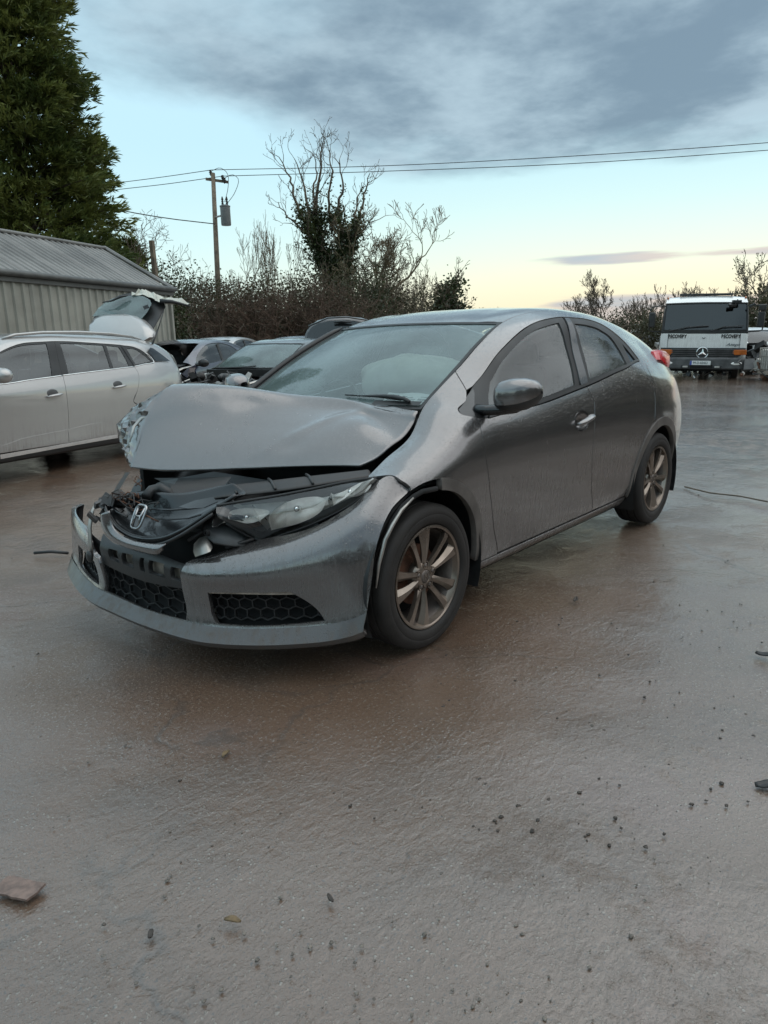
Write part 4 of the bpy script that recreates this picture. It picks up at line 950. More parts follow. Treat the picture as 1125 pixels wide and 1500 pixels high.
b = MB(); b.tube([(0.700, -0.095, 0.672), (0.660, -0.114, 0.692), (0.630, -0.087, 0.699), (0.620, -0.049, 0.680), (0.600, -0.060, 0.642), (0.550, -0.020, 0.623)], .022, 10); b.build('coolant_hose', M['plastic'], hero, smooth=True)
b = MB(); b.grid([[(0.580, -0.099, 0.649), (0.560, 0.072, 0.645), (0.520, 0.186, 0.673)], [(0.520, -0.185, 0.678), (0.500, -0.007, 0.682), (0.460, 0.135, 0.709)], [(0.400, -0.515, 0.661), (0.380, -0.174, 0.694), (0.340, 0.028, 0.714)]]); b.build('radiator_shroud', M['brown_plastic'], hero, smooth=True)
rg = random.Random(4)
for k in range(16):
    p = Vector((0.740, -0.140, 0.673)) + Vector((rg.uniform(-.05, .05), rg.uniform(-.05, .06), rg.uniform(-.03, .03))); pts = [p.copy()]
    for i in range(5):
        p += Vector((rg.uniform(-.03, .03), rg.uniform(-.03, .045), rg.uniform(-.028, .028))); pts.append(p.copy())
    b = MB(); b.tube(pts, .0028, 5); b.build('loose_wire', M['brown_plastic'] if k % 3 else M['rust'], hero, smooth=True)
for px in ((0.800, -0.283, 0.625), (0.770, -0.259, 0.640), (0.820, -0.272, 0.585), (0.740, -0.225, 0.654)):
    b = MB()
    for i in range(4): b.box((px[0] + rg.uniform(-.03, .03), px[1] + rg.uniform(-.03, .03), px[2] + rg.uniform(-.02, .02)), (.05, .012, .035), (rg.uniform(-1, 1), rg.uniform(-1, 1), rg.uniform(-1, 1)))
    b.build('snapped_bracket', M['grey_plastic'] if rg.random() < .6 else M['plastic'], hero)
b = MB(); b.grid([[(0.720, -0.376, 0.597), (0.660, -0.429, 0.623), (0.600, -0.466, 0.660), (0.540, -0.486, 0.713)], [(0.660, -0.527, 0.566), (0.600, -0.571, 0.602), (0.550, -0.594, 0.644), (0.490, -0.612, 0.693)]]); b.build('inner_wing_flap', M['plastic'], hero, smooth=True)

# --- headlamp
HT = [(0.674, 0.360, 0.685), (0.632, 0.400, 0.695), (0.511, 0.500, 0.710), (0.414, 0.590, 0.728), (0.315, 0.680, 0.749), (0.256, 0.735, 0.758), (0.220, 0.782, 0.763)]
HB = [(0.654, 0.385, 0.622), (0.556, 0.455, 0.543), (0.479, 0.530, 0.564), (0.424, 0.610, 0.598), (0.348, 0.695, 0.649), (0.290, 0.745, 0.693), (0.219, 0.785, 0.758)]
HM = [between(a, c, .5, (.035, .012, .012)) for a, c in zip(HT, HB)]
HLS = LoftSurf([HB, HM, HT], .1, .1)
lamp = loft_sheet('headlamp', HLS, M['clear'], hero, 50, 17, off=.004)
hp = lambda a, c, o=0.0: Vector(HLS(np.array([[a, c]]))[0]) + Vector(surf_normals(HLS, np.array([[a, c]]))[0]) * o
def lamp_poly(name, pts, mat, off, depth=0.0, n=10):
    """patch on the lamp surface, sunk by off, dished by depth"""
    P = [np.array(p, float) for p in pts]; c = sum(P) / len(P); rowsP = []
    edge = spline(np.array(P + [P[0]]), .012)[:-1]
    for k in range(n + 1):
        t = 1 - k / n; rowsP.append([tuple(hp(*(c + (e - c) * t), -(off + depth * (1 - t ** 2)))) for e in edge])
    b = MB(); b.grid([r + [r[0]] for r in rowsP]); return b.build(name, mat, lamp, smooth=True)
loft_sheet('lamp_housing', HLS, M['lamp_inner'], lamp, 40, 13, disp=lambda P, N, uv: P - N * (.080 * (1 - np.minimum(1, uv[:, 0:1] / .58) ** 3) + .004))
rowsH = []
for o in (.002, -.085): rowsH.append([tuple(hp(a, c, o if o > 0 else o * (1 - min(1, a / .58) ** 3) - .004)) for a, c in [(t, .0) for t in np.linspace(0, .6, 20)] + [(.6, t) for t in np.linspace(0, .2, 8)] + [(t, .2) for t in np.linspace(.6, 0, 20)] + [(0, t) for t in np.linspace(.2, 0, 8)]])
b = MB(); b.grid(rowsH); b.build('lamp_wall', M['grey_plastic'], lamp, smooth=True)
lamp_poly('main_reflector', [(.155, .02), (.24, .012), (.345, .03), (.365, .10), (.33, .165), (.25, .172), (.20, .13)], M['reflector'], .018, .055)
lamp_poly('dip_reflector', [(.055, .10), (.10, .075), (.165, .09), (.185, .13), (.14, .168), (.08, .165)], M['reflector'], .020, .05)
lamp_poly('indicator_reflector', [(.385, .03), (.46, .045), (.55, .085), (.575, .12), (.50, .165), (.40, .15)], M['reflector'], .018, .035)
lamp_poly('lamp_bezel', [(.02, .06), (.075, .025), (.12, .015), (.15, .03), (.13, .06), (.06, .10)], M['plastic'], .03, .01)
lamp_poly('main_lens', [(.165, .03), (.205, .025), (.235, .09), (.235, .165), (.205, .14)], M['clear'], .008, -.012)
for c_, n_ in (((.27, .095), 'bulb'), ((.125, .125), 'bulb'), ((.47, .10), 'bulb')):
    b = MB(); b.ellipsoid(hp(*c_, -.045), (.018, .014, .014), 12, 8); b.build(n_, M['chrome'], lamp, smooth=True)
for a0, a1 in ((.372, .378), (.148, .154)):
    b = MB(); b.grid([[tuple(hp(a0, c, -.012)) for c in np.linspace(.015, .18, 8)], [tuple(hp(a1, c, -.06)) for c in np.linspace(.015, .18, 8)]]); b.build('lamp_divider', M['chrome'], lamp, smooth=True)
b = MB(); b.tube([tuple(hp(t, 0, .004)) for t in np.linspace(.08, .6, 24)], .005, 6); b.tube([tuple(hp(t, .2, .004)) for t in np.linspace(0, .6, 24)], .006, 6); b.tube([tuple(hp(t * .08, .0, .004)) for t in np.linspace(0, 1, 5)], .006, 6); b.build('lamp_seal', M['rubber'], lamp, smooth=True)
# bracket and bent silver pieces inboard of the lamp
b = MB(); b.grid([[(0.660, 0.242, 0.605), (0.630, 0.266, 0.619), (0.600, 0.305, 0.613), (0.580, 0.370, 0.573), (0.560, 0.426, 0.538)], [(0.680, 0.262, 0.581), (0.670, 0.298, 0.585), (0.640, 0.353, 0.578), (0.610, 0.397, 0.551), (0.580, 0.424, 0.529)], [(0.700, 0.314, 0.561), (0.700, 0.356, 0.548), (0.670, 0.387, 0.538), (0.640, 0.411, 0.530), (0.600, 0.423, 0.522)]])
br = b.build('lamp_bracket', M['grey_plastic'], hero, smooth=True); mo = br.modifiers.new('t', 'SOLIDIFY'); mo.thickness = .012
bc = (0.705, 0.332, 0.584); b = MB(); b.lathe([(.006, .012), (.012, .012), (.015, 0)], bc, 'x', 14); b.build('bracket_hole', M['dark'], br)
b = MB(); b.grid([[(0.700, 0.222, 0.518), (0.700, 0.263, 0.550), (0.690, 0.296, 0.561), (0.680, 0.317, 0.529)], [(0.740, 0.273, 0.505), (0.745, 0.324, 0.532), (0.740, 0.366, 0.546), (0.720, 0.372, 0.531)], [(0.750, 0.298, 0.490), (0.755, 0.343, 0.507), (0.750, 0.377, 0.520), (0.740, 0.385, 0.525)]]); b.build('silver_shield', M['metal'], hero, smooth=True)
b = MB(); b.tube([(0.720, 0.217, 0.536), (0.700, 0.246, 0.558), (0.660, 0.247, 0.572), (0.620, 0.249, 0.592)], .008, 6); b.tube([(0.660, 0.372, 0.519), (0.620, 0.407, 0.532), (0.575, 0.445, 0.548)], .008, 6); b.build('lamp_stay', M['plastic'], hero, smooth=True)

# --- wheels
def wheel(cx, cy, s, rot=0.0):
    w = bpy.data.objects.new('wheel', None); COL.objects.link(w); w.parent = hero; w.location = (cx, cy * s, WZ); w.empty_display_size = .1
    if s < 0: w.rotation_euler = (0, 0, PI)
    prof = [(.212, -.085), (.225, -.098), (.262, -.105), (.292, -.100), (.309, -.085)]
    tb = MB(); tb.lathe(prof, axis='y', n=72)
    # tread with grooves
    tp = [(.309, -.085), (.313, -.074), (.3135, -.050), (.306, -.048), (.306, -.042), (.3145, -.040), (.315, -.004), (.307, -.002), (.307, .004), (.315, .006), (.3145, .042), (.306, .044), (.306, .050), (.3135, .052), (.313, .074), (.309, .087)]
    tb.lathe(tp, axis='y', n=72); tb.lathe([(.309, .087), (.300, .097), (.285, .1035), (.272, .1045), (.270, .1035), (.262, .106), (.246, .1045), (.234, .099), (.226, .090), (.222, .080)], axis='y', n=72)
    t_ = tb.build('tyre', M['tyre'], w, sharp=32)
    rb = MB(); rb.lathe([(.222, .080), (.2245, .090), (.2235, .096), (.217, .098), (.211, .094), (.207, .080), (.203, .070)], axis='y', n=72)
    bb = MB(); bb.lathe([(.203, .070), (.194, .050), (.190, .02), (.188, -.05), (.205, -.085)], axis='y', n=72); bb.build('rim_barrel', M['rim_dark'], w, sharp=38)  # darker alloy puts the shade behind the spokes into the barrel's colour
    rim = rb.build('rim', M['rim'], w, sharp=38)
    # ten blades, paired, each a facetted wedge that twists towards the rim
    for k in range(10):
        a = R_(36 * k + rot + (3.0 if k % 2 else -3.0)); lean = .16 if k % 2 else -.16
        sp = MB(); rows = []
        for r, hw, yy, th, tw in ((.050, .0135, .072, .022, 0), (.075, .0135, .078, .020, .02), (.11, .0148, .083, .019, .05), (.15, .018, .086, .018, .08), (.185, .0232, .087, .018, .10), (.210, .030, .085, .018, .11)):
            ang = a + lean * (r - .05) / .15 * .35; c, sn = math.cos(ang), math.sin(ang)
            def pt(u, y): return (r * c - u * sn, y, r * sn + u * c)
            sk = tw * (.1 if k % 2 else -.1)
            rows.append([pt(-hw, yy - th), pt(-hw, yy - .006 + sk), pt(-hw * .15, yy + .003), pt(hw * .15, yy + .003), pt(hw, yy - .006 - sk), pt(hw, yy - th)])
        sp.grid(rows); sp.add([*rows[-1]], [tuple(range(6))]); sp.build('spoke', M['rim'], rim, sharp=25)
    hb = MB(); hb.lathe([(.001, .073), (.028, .073), (.030, .076), (.040, .076), (.060, .070), (.072, .056), (.074, .02)], axis='y', n=40); hb.build('hub', M['rim'], rim, sharp=40)
    cp = MB(); cp.lathe([(.0005, .0795), (.022, .0790), (.027, .0765), (.0285, .073)], axis='y', n=32); cap = cp.build('centre_cap', M['rim_dark'], rim, sharp=50)
    hh = MB()
    for q in (-1, 1): hh.box((q * .0085, .0800, 0), (.0042, .0022, .026), (0, q * .10, 0))
    hh.box((0, .0800, 0), (.017, .0022, .0042)); hh.build('cap_emblem', M['rim'], rim)
    for k in range(5):
        a = R_(90 + 72 * k + 2); n = MB(); n.lathe([(.0175, .064), (.0175, .0785), (.0145, .0785), (.0135, .066)], (.050 * math.cos(a), 0, .050 * math.sin(a)), 'y', 20); n.build('nut_pocket', M['rim'], rim, sharp=40)
        n = MB(); n.lathe([(.0005, .0800), (.006, .0798), (.0095, .077), (.0095, .062)], (.050 * math.cos(a), 0, .050 * math.sin(a)), 'y', 6); n.build('wheel_nut', M['rim_dark'], rim)
    dk = MB(); dk.lathe([(.03, .035), (.075, .035), (.080, .022), (.130, .022), (.130, .004), (.05, .004)], axis='y', n=40); dk.build('brake_disc', M['rust'], w, sharp=40)
    cl = MB(); cl.box((.10, .012, .055), (.075, .055, .12), (0, R_(-28), 0)); cl.build('brake_caliper', M['rust'], w, bevel=.01)
    bk = MB(); bk.lathe([(.0005, -.03), (.186, -.05)], axis='y', n=32); bk.build('wheel_back', M['dark'], w)
    return w
for cx, rot in ((0, 20), (RX, 2)):
    wheel(cx, .772, 1, rot); wheel(cx, .772, -1, rot + 10)

# --- cabin
def seat(x, y, parent=hero):
    b = MB(); b.box((x, y, .50), (.50, .50, .16)); o = b.build('seat', M['seat'], parent, bevel=.05)
    b = MB(); b.box((x - .33, y, .82), (.16, .48, .62), (0, R_(-14), 0), taper=.8); b.build('seat_back', M['seat'], o, bevel=.05)
    b = MB(); b.box((x - .44, y, 1.18), (.09, .27, .17), (0, R_(-10), 0), taper=.85); b.build('head_rest', M['seat'], o, bevel=.035)
for y in (.36, -.36): seat(-1.15, y)
b = MB(); b.box((-2.1, 0, .52), (.5, 1.25, .18)); b.box((-2.42, 0, .84), (.18, 1.25, .6), (0, R_(-18), 0)); b.build('rear_seat', M['seat'], hero, bevel=.05)
b = MB(); rowsD = [[(-.08 - .0 * t * t - dx, .62 * t, z - .02 * t * t) for t in np.linspace(-1, 1, 13)] for dx, z in ((.24, .94), (.32, .985), (.44, .995), (.56, .95), (.60, .80), (.55, .55))]; b.grid(rowsD, True); b.build('dashboard', M['dash'], hero, smooth=True)
def cushion(name, c, r, seed, parent=hero):
    rg = np.random.default_rng(seed); V = []; F = []; nu, nv = 40, 22; ph = rg.uniform(0, 6, 6)
    for i in range(nv + 1):
        p = PI * i / nv
        for j in range(nu):
            a = 2 * PI * j / nu; e = .8
            d = 1 + .05 * math.sin(3 * a + ph[0]) * math.sin(2 * p) + .035 * math.sin(7 * a + ph[1] + 3 * p) + .03 * math.sin(5 * p + ph[2] + 2 * a) + .02 * math.sin(13 * a + 5 * p)
            V.append((c[0] + r[0] * d * math.sin(p) * math.cos(a), c[1] + r[1] * d * math.sin(p) * math.sin(a), c[2] + r[2] * d * math.cos(p)))
    for i in range(nv):
        for j in range(nu):
            j2 = (j + 1) % nu; F.append((i * nu + j, (i + 1) * nu + j, (i + 1) * nu + j2, i * nu + j2))
    mesh_obj(name, V, F, M['airbag'], parent)
cushion('airbag', (-.68, .27, 1.085), (.20, .33, .125), 3)
b = MB(); b.lathe([(.175, -.014), (.190, 0), (.175, .014), (.162, 0), (.175, -.014)], (0, 0, 0), 'x', 36); sw = b.build('steering_wheel', M['plastic'], hero, smooth=True); sw.location = (-.74, -.36, .90); sw.rotation_euler = (0, R_(-22), 0)
b = MB(); b.ellipsoid((-.93, .02, 1.30), (.02, .12, .035), 16, 8); b.build('interior_mirror', M['plastic'], hero, smooth=True)
pz = lambda t, u: tuple(WS(np.array([[.853 + .315 * t - .006 * u, .150 + .060 * u]]))[0] - np.array([.010, 0, .022 + .003 * math.sin(9 * t)]))
b = MB(); b.grid([[pz(t, u) for t in np.linspace(0, 1, 12)] for u in np.linspace(0, 1, 5)]); pp = b.build('paper_form', M['paper'], hero, smooth=True)
b = MB()
for t0, t1, u0, u1 in ((.05, .22, .15, .4), (.30, .62, .10, .2), (.30, .62, .3, .36), (.30, .55, .45, .5), (.68, .95, .15, .2), (.68, .95, .3, .45), (.30, .9, .62, .68), (.05, .22, .6, .8)):
    q = [pz(t0, u0), pz(t1, u0), pz(t1, u1), pz(t0, u1)]; b.add([(x, y, z + .003) for x, y, z in q], [(0, 1, 2, 3)])
b.build('printed_lines', M['ink'], pp)
# floor pan, so that nothing shows through underneath
b = MB(); b.box((-1.35, 0, .24), (3.6, 1.30, .05)); b.box((.25, 0, .20), (.6, .9, .05)); b.box((-3.1, 0, .36), (.6, 1.2, .05)); b.box((-1.35, .68, .215), (1.7, .2, .05)); b.box((-1.35, -.68, .215), (1.7, .2, .05)); b.build('floor_pan', M['dark'], hero)

# ------------------------------------------------------------------ silver estate on the left, tailgate up
est = thing('estate_car', 'silver estate car with its damaged tailgate standing open beside the shed', 'car', EST_LOC)
est.rotation_euler = EST_ROT
def ep(name, curves, mat, parent=est, **k): return panel(name, EST, curves, mat, parent, flip=True, **k)
es = lambda x, z: tuple(EST.xz([(x, z)], 8)[0])
earc = lambda cx, r, a0, a1, n=22: [tuple(p) for p in EST.xz(arc(cx, .315, r, a0, a1, n), 7)]
eB = [(-0.673, 0.8301), (-0.973, 0.8451), (-1.365, 0.8541), (-1.480, 0.8571), (-1.942, 0.8662), (-2.645, 0.8782)]
eB0 = [(-.30, es(-.30, .945)[1]), (-.5, es(-.5, .945)[1])]
eTop = [(-0.846, 1.0617), (-0.985, 1.0617), (-1.192, 1.0707), (-1.446, 1.0737), (-1.584, 1.0737)]
eTop0 = [(-.30, es(-.30, .965)[1]), (-.5, es(-.5, 1.07)[1]), (-.7, es(-.7, 1.175)[1])]
eTop2 = [(-1.584, 1.0737), (-1.769, 1.0707), (-2.161, 1.0586), (-2.564, 1.0496)]
cutB = [(-1.480, 0.8571), (-1.457, 0.6767), (-1.457, 0.4662), (-1.457, 0.3068), es(-1.47, .285)]
cutR = [(-2.645, 0.8782), (-2.668, 0.8120), (-2.645, 0.7489), (-2.587, 0.6406), (-2.495, 0.5293)]
xr = cutR[-1][0]
efd, efdR = ep('front_door', [eB0 + eB[:4], cutB, [es(-1.47, .285), es(-.9, .285), es(-.42, .285)], [es(-.42, .285), es(-.36, .6), es(-.30, .93)]], M['silver'], res=.03, gap=.003, mirror=True)
erd, erdR = ep('rear_door', [eB[3:], cutR + earc(-2.86, .37, 48, -3, 14), [es(-2.48, .285), es(-1.9, .285), es(-1.47, .285)], cutB[::-1]], M['silver'], res=.03, gap=.003, mirror=True)
eDLOr = [(-2.564, 1.0496), (-2.818, 1.0316), (-2.968, 0.9865), (-3.048, 0.9173)]
er = [(-1.0, gapv), (-1.4, gapv), (-2.0, gapv), (-2.6, gapv), (-3.1, gapv), (-3.3, gapv), (-3.55, gapv), (-3.74, gapv)]
ep('body_side', [[(-.25, gapv), (-.6, gapv)] + er, [(-3.74, gapv), (-3.74, 5 * q_), (-3.74, 1.2 * q_)], [(-3.74, 1.2 * q_), es(-3.23, .285)], earc(-2.86, .37, 184, 48, 26), cutR[::-1], [(-2.645, 0.8782), (-2.852, 0.8902), (-3.048, 0.9143)], eDLOr[::-1], eTop2[::-1], eTop[::-1], eTop0[::-1], [(-.28, es(-.28, .965)[1]), (-.25, gapv)]], M['silver'], res=.035, mirror=True)
ep('front_wing', [[(-.25, gapv), (-.28, es(-.28, .95)[1]), es(-.36, .6), es(-.42, .285)], earc(0, .40, 184, -4, 30), [es(.41, .26), (.80, 2 * q_)], [(.80, 2 * q_), (.86, 6 * q_), (.86, gapv)], [(.86, gapv), (.5, gapv), (-.25, gapv)]], M['silver'], res=.05, mirror=True)
ep('sill', [[es(-.41, .28), es(-1.4, .28), es(-2.48, .28)], [es(-2.48, .28), es(-2.47, .175)], [es(-2.47, .175), es(-1.4, .175), es(-.40, .175)], [es(-.40, .175), es(-.41, .28)]], M['plastic'], res=.05, mirror=True)
ep('sill_strip', [[(-0.558, 0.2556), (-1.065, 0.2586), (-1.630, 0.2647), (-2.195, 0.2707)], [(-2.195, 0.2707), (-2.207, 0.2346)], [(-2.207, 0.2346), (-1.642, 0.2286), (-1.065, 0.2165), (-0.570, 0.2015)], [(-0.570, 0.2015), (-0.558, 0.2556)]], M['chrome'], res=.03, off=.008, gap=0, mirror=True)
char = [(-0.570, 0.3248), (-0.835, 0.3519), (-1.434, 0.3729), (-1.872, 0.3910), (-1.999, 0.3820), (-2.172, 0.3489)]
for dd, dm, a in ((efd, efdR, [es(-.45, .40)] + char[:3]), (erd, erdR, char[2:] + [es(-2.42, .36)])):
    lo_ = [(p[0], es(p[0], .292)[1]) for p in a]
    ep('lower_panel', [a, lo_[::-1]], M['silver'], dd, res=.03, off=.010, thick=.012, gap=.004, mirror=dm)
def eframe(name, curves, holes, parent, mir): ep(name, curves, M['rubber'], parent, holes=holes, res=.04, off=-.005, thick=.012, gap=.001, mirror=mir)
g1 = [[(-0.835, 1.0526), (-0.973, 1.0526), (-1.181, 1.0586), (-1.457, 1.0617)], [(-1.457, 1.0617), (-1.411, 0.9684), (-1.342, 0.8602)], [(-1.342, 0.8602), (-0.985, 0.8511), (-0.673, 0.8391)], [(-0.673, 0.8391), (-.55, es(-.55, .955)[1])], [(-.55, es(-.55, .955)[1]), (-.68, es(-.68, 1.13)[1]), (-0.835, 1.0526)]]
g2 = [[(-1.642, 1.0586), (-1.953, 1.0526), (-2.276, 1.0436)], [(-2.276, 1.0436), (-2.264, 0.9654), (-2.230, 0.8782)], [(-2.230, 0.8782), (-1.872, 0.8692), (-1.573, 0.8602)], [(-1.573, 0.8602), (-1.619, 0.9624), (-1.642, 1.0586)]]
g3 = [[(-2.333, 1.0436), (-2.529, 1.0346)], [(-2.529, 1.0346), (-2.564, 0.9684), (-2.564, 0.8842)], [(-2.564, 0.8842), (-2.287, 0.8782)], [(-2.287, 0.8782), (-2.310, 0.9684), (-2.333, 1.0436)]]
g4 = [[(-2.656, 1.0256), (-2.806, 1.0195), (-2.921, 0.9805), (-3.014, 0.9203)], [(-3.014, 0.9203), (-2.691, 0.8962)], [(-2.691, 0.8962), (-2.679, 0.9714), (-2.656, 1.0256)]]
eframe('window_frame', [eTop0 + eTop, [(-1.584, 1.0737), (-1.526, 0.9654), (-1.480, 0.8571)], eB[3::-1], eB0[::-1]], [g1], efd, efdR)
eframe('window_frame', [eTop2, [(-2.564, 1.0496), (-2.610, 0.9744), (-2.645, 0.8782)], eB[3:][::-1], [(-1.480, 0.8571), (-1.526, 0.9654), (-1.584, 1.0737)]], [g2, g3], erd, erdR)
eframe('window_frame', [eDLOr, [(-3.048, 0.9173), (-2.852, 0.8932), (-2.656, 0.8782)], [(-2.656, 0.8782), (-2.622, 0.9744), (-2.576, 1.0496)]], [g4], est, est)
for g, pa, mi in ((g1, efd, efdR), (g2, erd, erdR), (g3, erd, erdR), (g4, est, est)): ep('window_glass', g, M['glass2'], pa, res=.05, off=-.010, gap=-.006, thick=0, mirror=mi)
for pts_, pa in (([eB0[-1]] + eB[:4], efd), (eB[3:] , erd), ([(-2.645, 0.8782), (-2.852, 0.8932), (-3.048, 0.9143), (-3.025, 0.9684), (-2.968, 0.9895)], est)):
    t = MB(); t.tube([tuple(EST(np.array([p]))[0] + np.array([0, .003, 0])) for p in spline(np.array(pts_), .04)], .006, 6); t.build('bright_strip', M['chrome'], pa, smooth=True)
for hx_, hz_, dr in ((-1.28, .808, efd), (-2.27, .852, erd)):
    P = EST(np.array([es(hx_, hz_)]))[0]; A = Vector((P[0] + .10, P[1] + .012, P[2] - .012)); B = Vector((P[0] - .11, P[1] + .012, P[2] + .008))
    t = MB(); t.tube([A.lerp(B, q) + Vector((0, .022 * math.sin(PI * q), 0)) for q in np.linspace(0, 1, 9)], [.012, .020, .025, .026, .026, .026, .025, .020, .011], 10, flat=.6); t.build('door_handle', M['silver'], dr, smooth=True)
    t = MB(); t.ellipsoid((P[0] + .01, P[1] - .004, P[2] + .016), (.080, .010, .046), 18, 10); t.build('handle_recess', M['grey_plastic'], dr, smooth=True)
er_in = [(-.9, gapv), (-1.0, 10.6 * q_), (-.93, 11.2 * q_), (-.9, 12 * q_)]
panel('roof', EST, [[(-.98, gapv), (-.93, 11 * q_), (-.9, 12 * q_)], [(-.9, 12 * q_), (-2, 12 * q_), (-3.26, 12 * q_)], [(-3.26, 12 * q_), (-3.26, 11 * q_), (-3.24, gapv)], [(-3.24, gapv), (-2, gapv), (-.98, gapv)]], M['silver'], est, flip=True, res=.06, gap=0, thick=0, mirror=True)
for s in (1, -1):
    t = MB(); t.tube([(x, s * y, z) for x, y, z in [(-1.0, .60, 1.385), (-1.15, .615, 1.425), (-1.5, .63, 1.455), (-2.0, .635, 1.468), (-2.5, .635, 1.462), (-2.85, .63, 1.438), (-3.05, .625, 1.405)]], [.010, .016, .017, .017, .017, .015, .008], 8); t.build('roof_rail', M['silver'], est, smooth=True)
t = MB(); t.prism([(-2.68, 1.44), (-2.80, 1.43), (-2.79, 1.475), (-2.74, 1.480)], -.02, .02, 'y'); t.build('roof_antenna', M['silver'], est, bevel=.005)
# nose, screen and tail opening
t = MB(); t.grid([[tuple(EST(np.array([[x, v * q_]]))[0]) for v in np.linspace(10, 12, 5)] for x in (-.25, .1, .5, .86)]); t.grid([[tuple(EST(np.array([[x, v * q_]]))[0] * np.array([1, -1, 1])) for v in np.linspace(10, 12, 5)] for x in (-.25, .1, .5, .86)]); t.build('bonnet', M['silver'], est, smooth=True)
t = MB(); sc_ = [EST(np.array([[.86, v * q_]]))[0] for v in np.linspace(1, 12, 20)]; t.grid([[tuple(p) for p in sc_], [(.92, p[1] * .4, p[2]) for p in sc_], [(.92, -p[1] * .4, p[2]) for p in sc_], [(p[0], -p[1], p[2]) for p in sc_]]); t.build('front_bumper', M['silver'], est, smooth=True)
t = MB(); t.grid([[(-.25 + (-.12 + .25) * (1 - u * u), .64 * u, 1.01) for u in np.linspace(-1, 1, 9)], [(-.62 + .1 * (1 - u * u), .60 * u, 1.225) for u in np.linspace(-1, 1, 9)], [(-.98 + .08 * (1 - u * u), .585 * u, 1.39) for u in np.linspace(-1, 1, 9)]]); t.build('windscreen', M['glass2'], est, smooth=True)
t = MB(); sc_ = [EST(np.array([[-3.74, v * q_]]))[0] for v in np.linspace(1, 6.5, 12)]; t.grid([[tuple(p) for p in sc_], [(-3.80, p[1] * .6, p[2]) for p in sc_], [(-3.80, -p[1] * .6, p[2]) for p in sc_], [(p[0], -p[1], p[2]) for p in sc_]]); t.build('rear_bumper', M['silver'], est, smooth=True)
t = MB(); t.grid([[(x - .01, y + .015, z + .006) for x, y, z in r_] for r_ in ([(-2.991, 0.761, 1.240), (-3.071, 0.736, 1.292), (-3.129, 0.734, 1.283)], [(-3.037, 0.785, 1.178), (-3.152, 0.761, 1.215), (-3.244, 0.753, 1.214)], [(-3.060, 0.813, 1.122), (-3.221, 0.800, 1.123), (-3.394, 0.784, 1.115)])]); t.build('tail_glass', M['tint'], est)
# tailgate : hinged at the roof, swung up
TG = lambda px, py, t: (px, py, t)
o = [(-3.276, -0.397, 1.502), (-3.338, -0.420, 1.620), (-3.408, -0.403, 1.702), (-3.454, -0.311, 1.745), (-3.481, -0.137, 1.757), (-3.487, 0.052, 1.750), (-3.468, 0.221, 1.717), (-3.430, 0.357, 1.658), (-3.373, 0.483, 1.583), (-3.309, 0.595, 1.500), (-3.256, 0.614, 1.430), (-3.220, 0.547, 1.388)]
tgt = bpy.data.objects.new('tailgate', None); COL.objects.link(tgt); tgt.parent = est
def slab(name, pts, mat, depth, parent, sharp=35):
    P = np.array(pts); n = len(P); c = P.mean(0); b = MB(); D = np.array(depth)
    k = [c + (p - c) * .82 - D * .5 for p in P]
    b.grid([[*map(tuple, k), tuple(k[0])], [*map(tuple, P), tuple(P[0])], [*map(tuple, P + D), tuple(P[0] + D)]]); b.add(k, [tuple(range(n))]); b.add(P + D, [tuple(range(n))[::-1]])
    return b.build(name, mat, parent, sharp=sharp)
slab('spoiler', o, M['silver'], (-.10, 0, .0), tgt, 60)
gl = [(-3.526, -0.460, 1.735), (-3.607, -0.426, 1.837), (-3.692, -0.372, 1.921), (-3.761, -0.284, 1.975), (-3.801, -0.140, 2.003), (-3.822, 0.028, 2.001), (-3.833, 0.179, 1.986), (-3.802, 0.300, 1.934), (-3.746, 0.361, 1.874), (-3.652, 0.356, 1.763), (-3.540, 0.310, 1.646), (-3.589, 0.109, 1.717), (-3.595, -0.180, 1.755)]
fr_ = [(-3.536, -0.532, 1.711), (-3.654, -0.489, 1.860), (-3.744, -0.426, 1.953), (-3.822, -0.321, 2.017), (-3.867, -0.167, 2.045), (-3.895, 0.020, 2.042), (-3.892, 0.203, 2.006), (-3.856, 0.383, 1.933), (-3.774, 0.468, 1.818), (-3.615, 0.487, 1.669), (-3.411, 0.515, 1.504), (-3.498, 0.284, 1.601), (-3.600, -0.047, 1.741), (-3.595, -0.296, 1.759)]
slab('tailgate_frame', fr_, M['plastic'], (-.05, 0, .02), tgt)
b = MB(); b.add([(x + .07, y, z) for x, y, z in gl], [tuple(range(len(gl)))]); gg = b.build('rear_glass', M['screen'], tgt)
mo = gg.modifiers.new('thickness', 'SOLIDIFY'); mo.thickness = .006
b = MB(); b.tube([(-3.497, -0.304, 1.916), (-3.544, -0.193, 1.932), (-3.615, -0.099, 1.985), (-3.673, -0.019, 2.003)], [.012, .02, .03, .012], 6, flat=.6); b.build('rear_wiper', M['plastic'], tgt, smooth=True)
st = [(-3.553, 0.310, 1.840), (-3.565, 0.382, 1.864), (-3.557, 0.417, 1.818), (-3.545, 0.345, 1.794)]
b = MB(); b.add(st, [(0, 1, 2, 3)]); b.build('window_sticker', M['dash'], tgt)
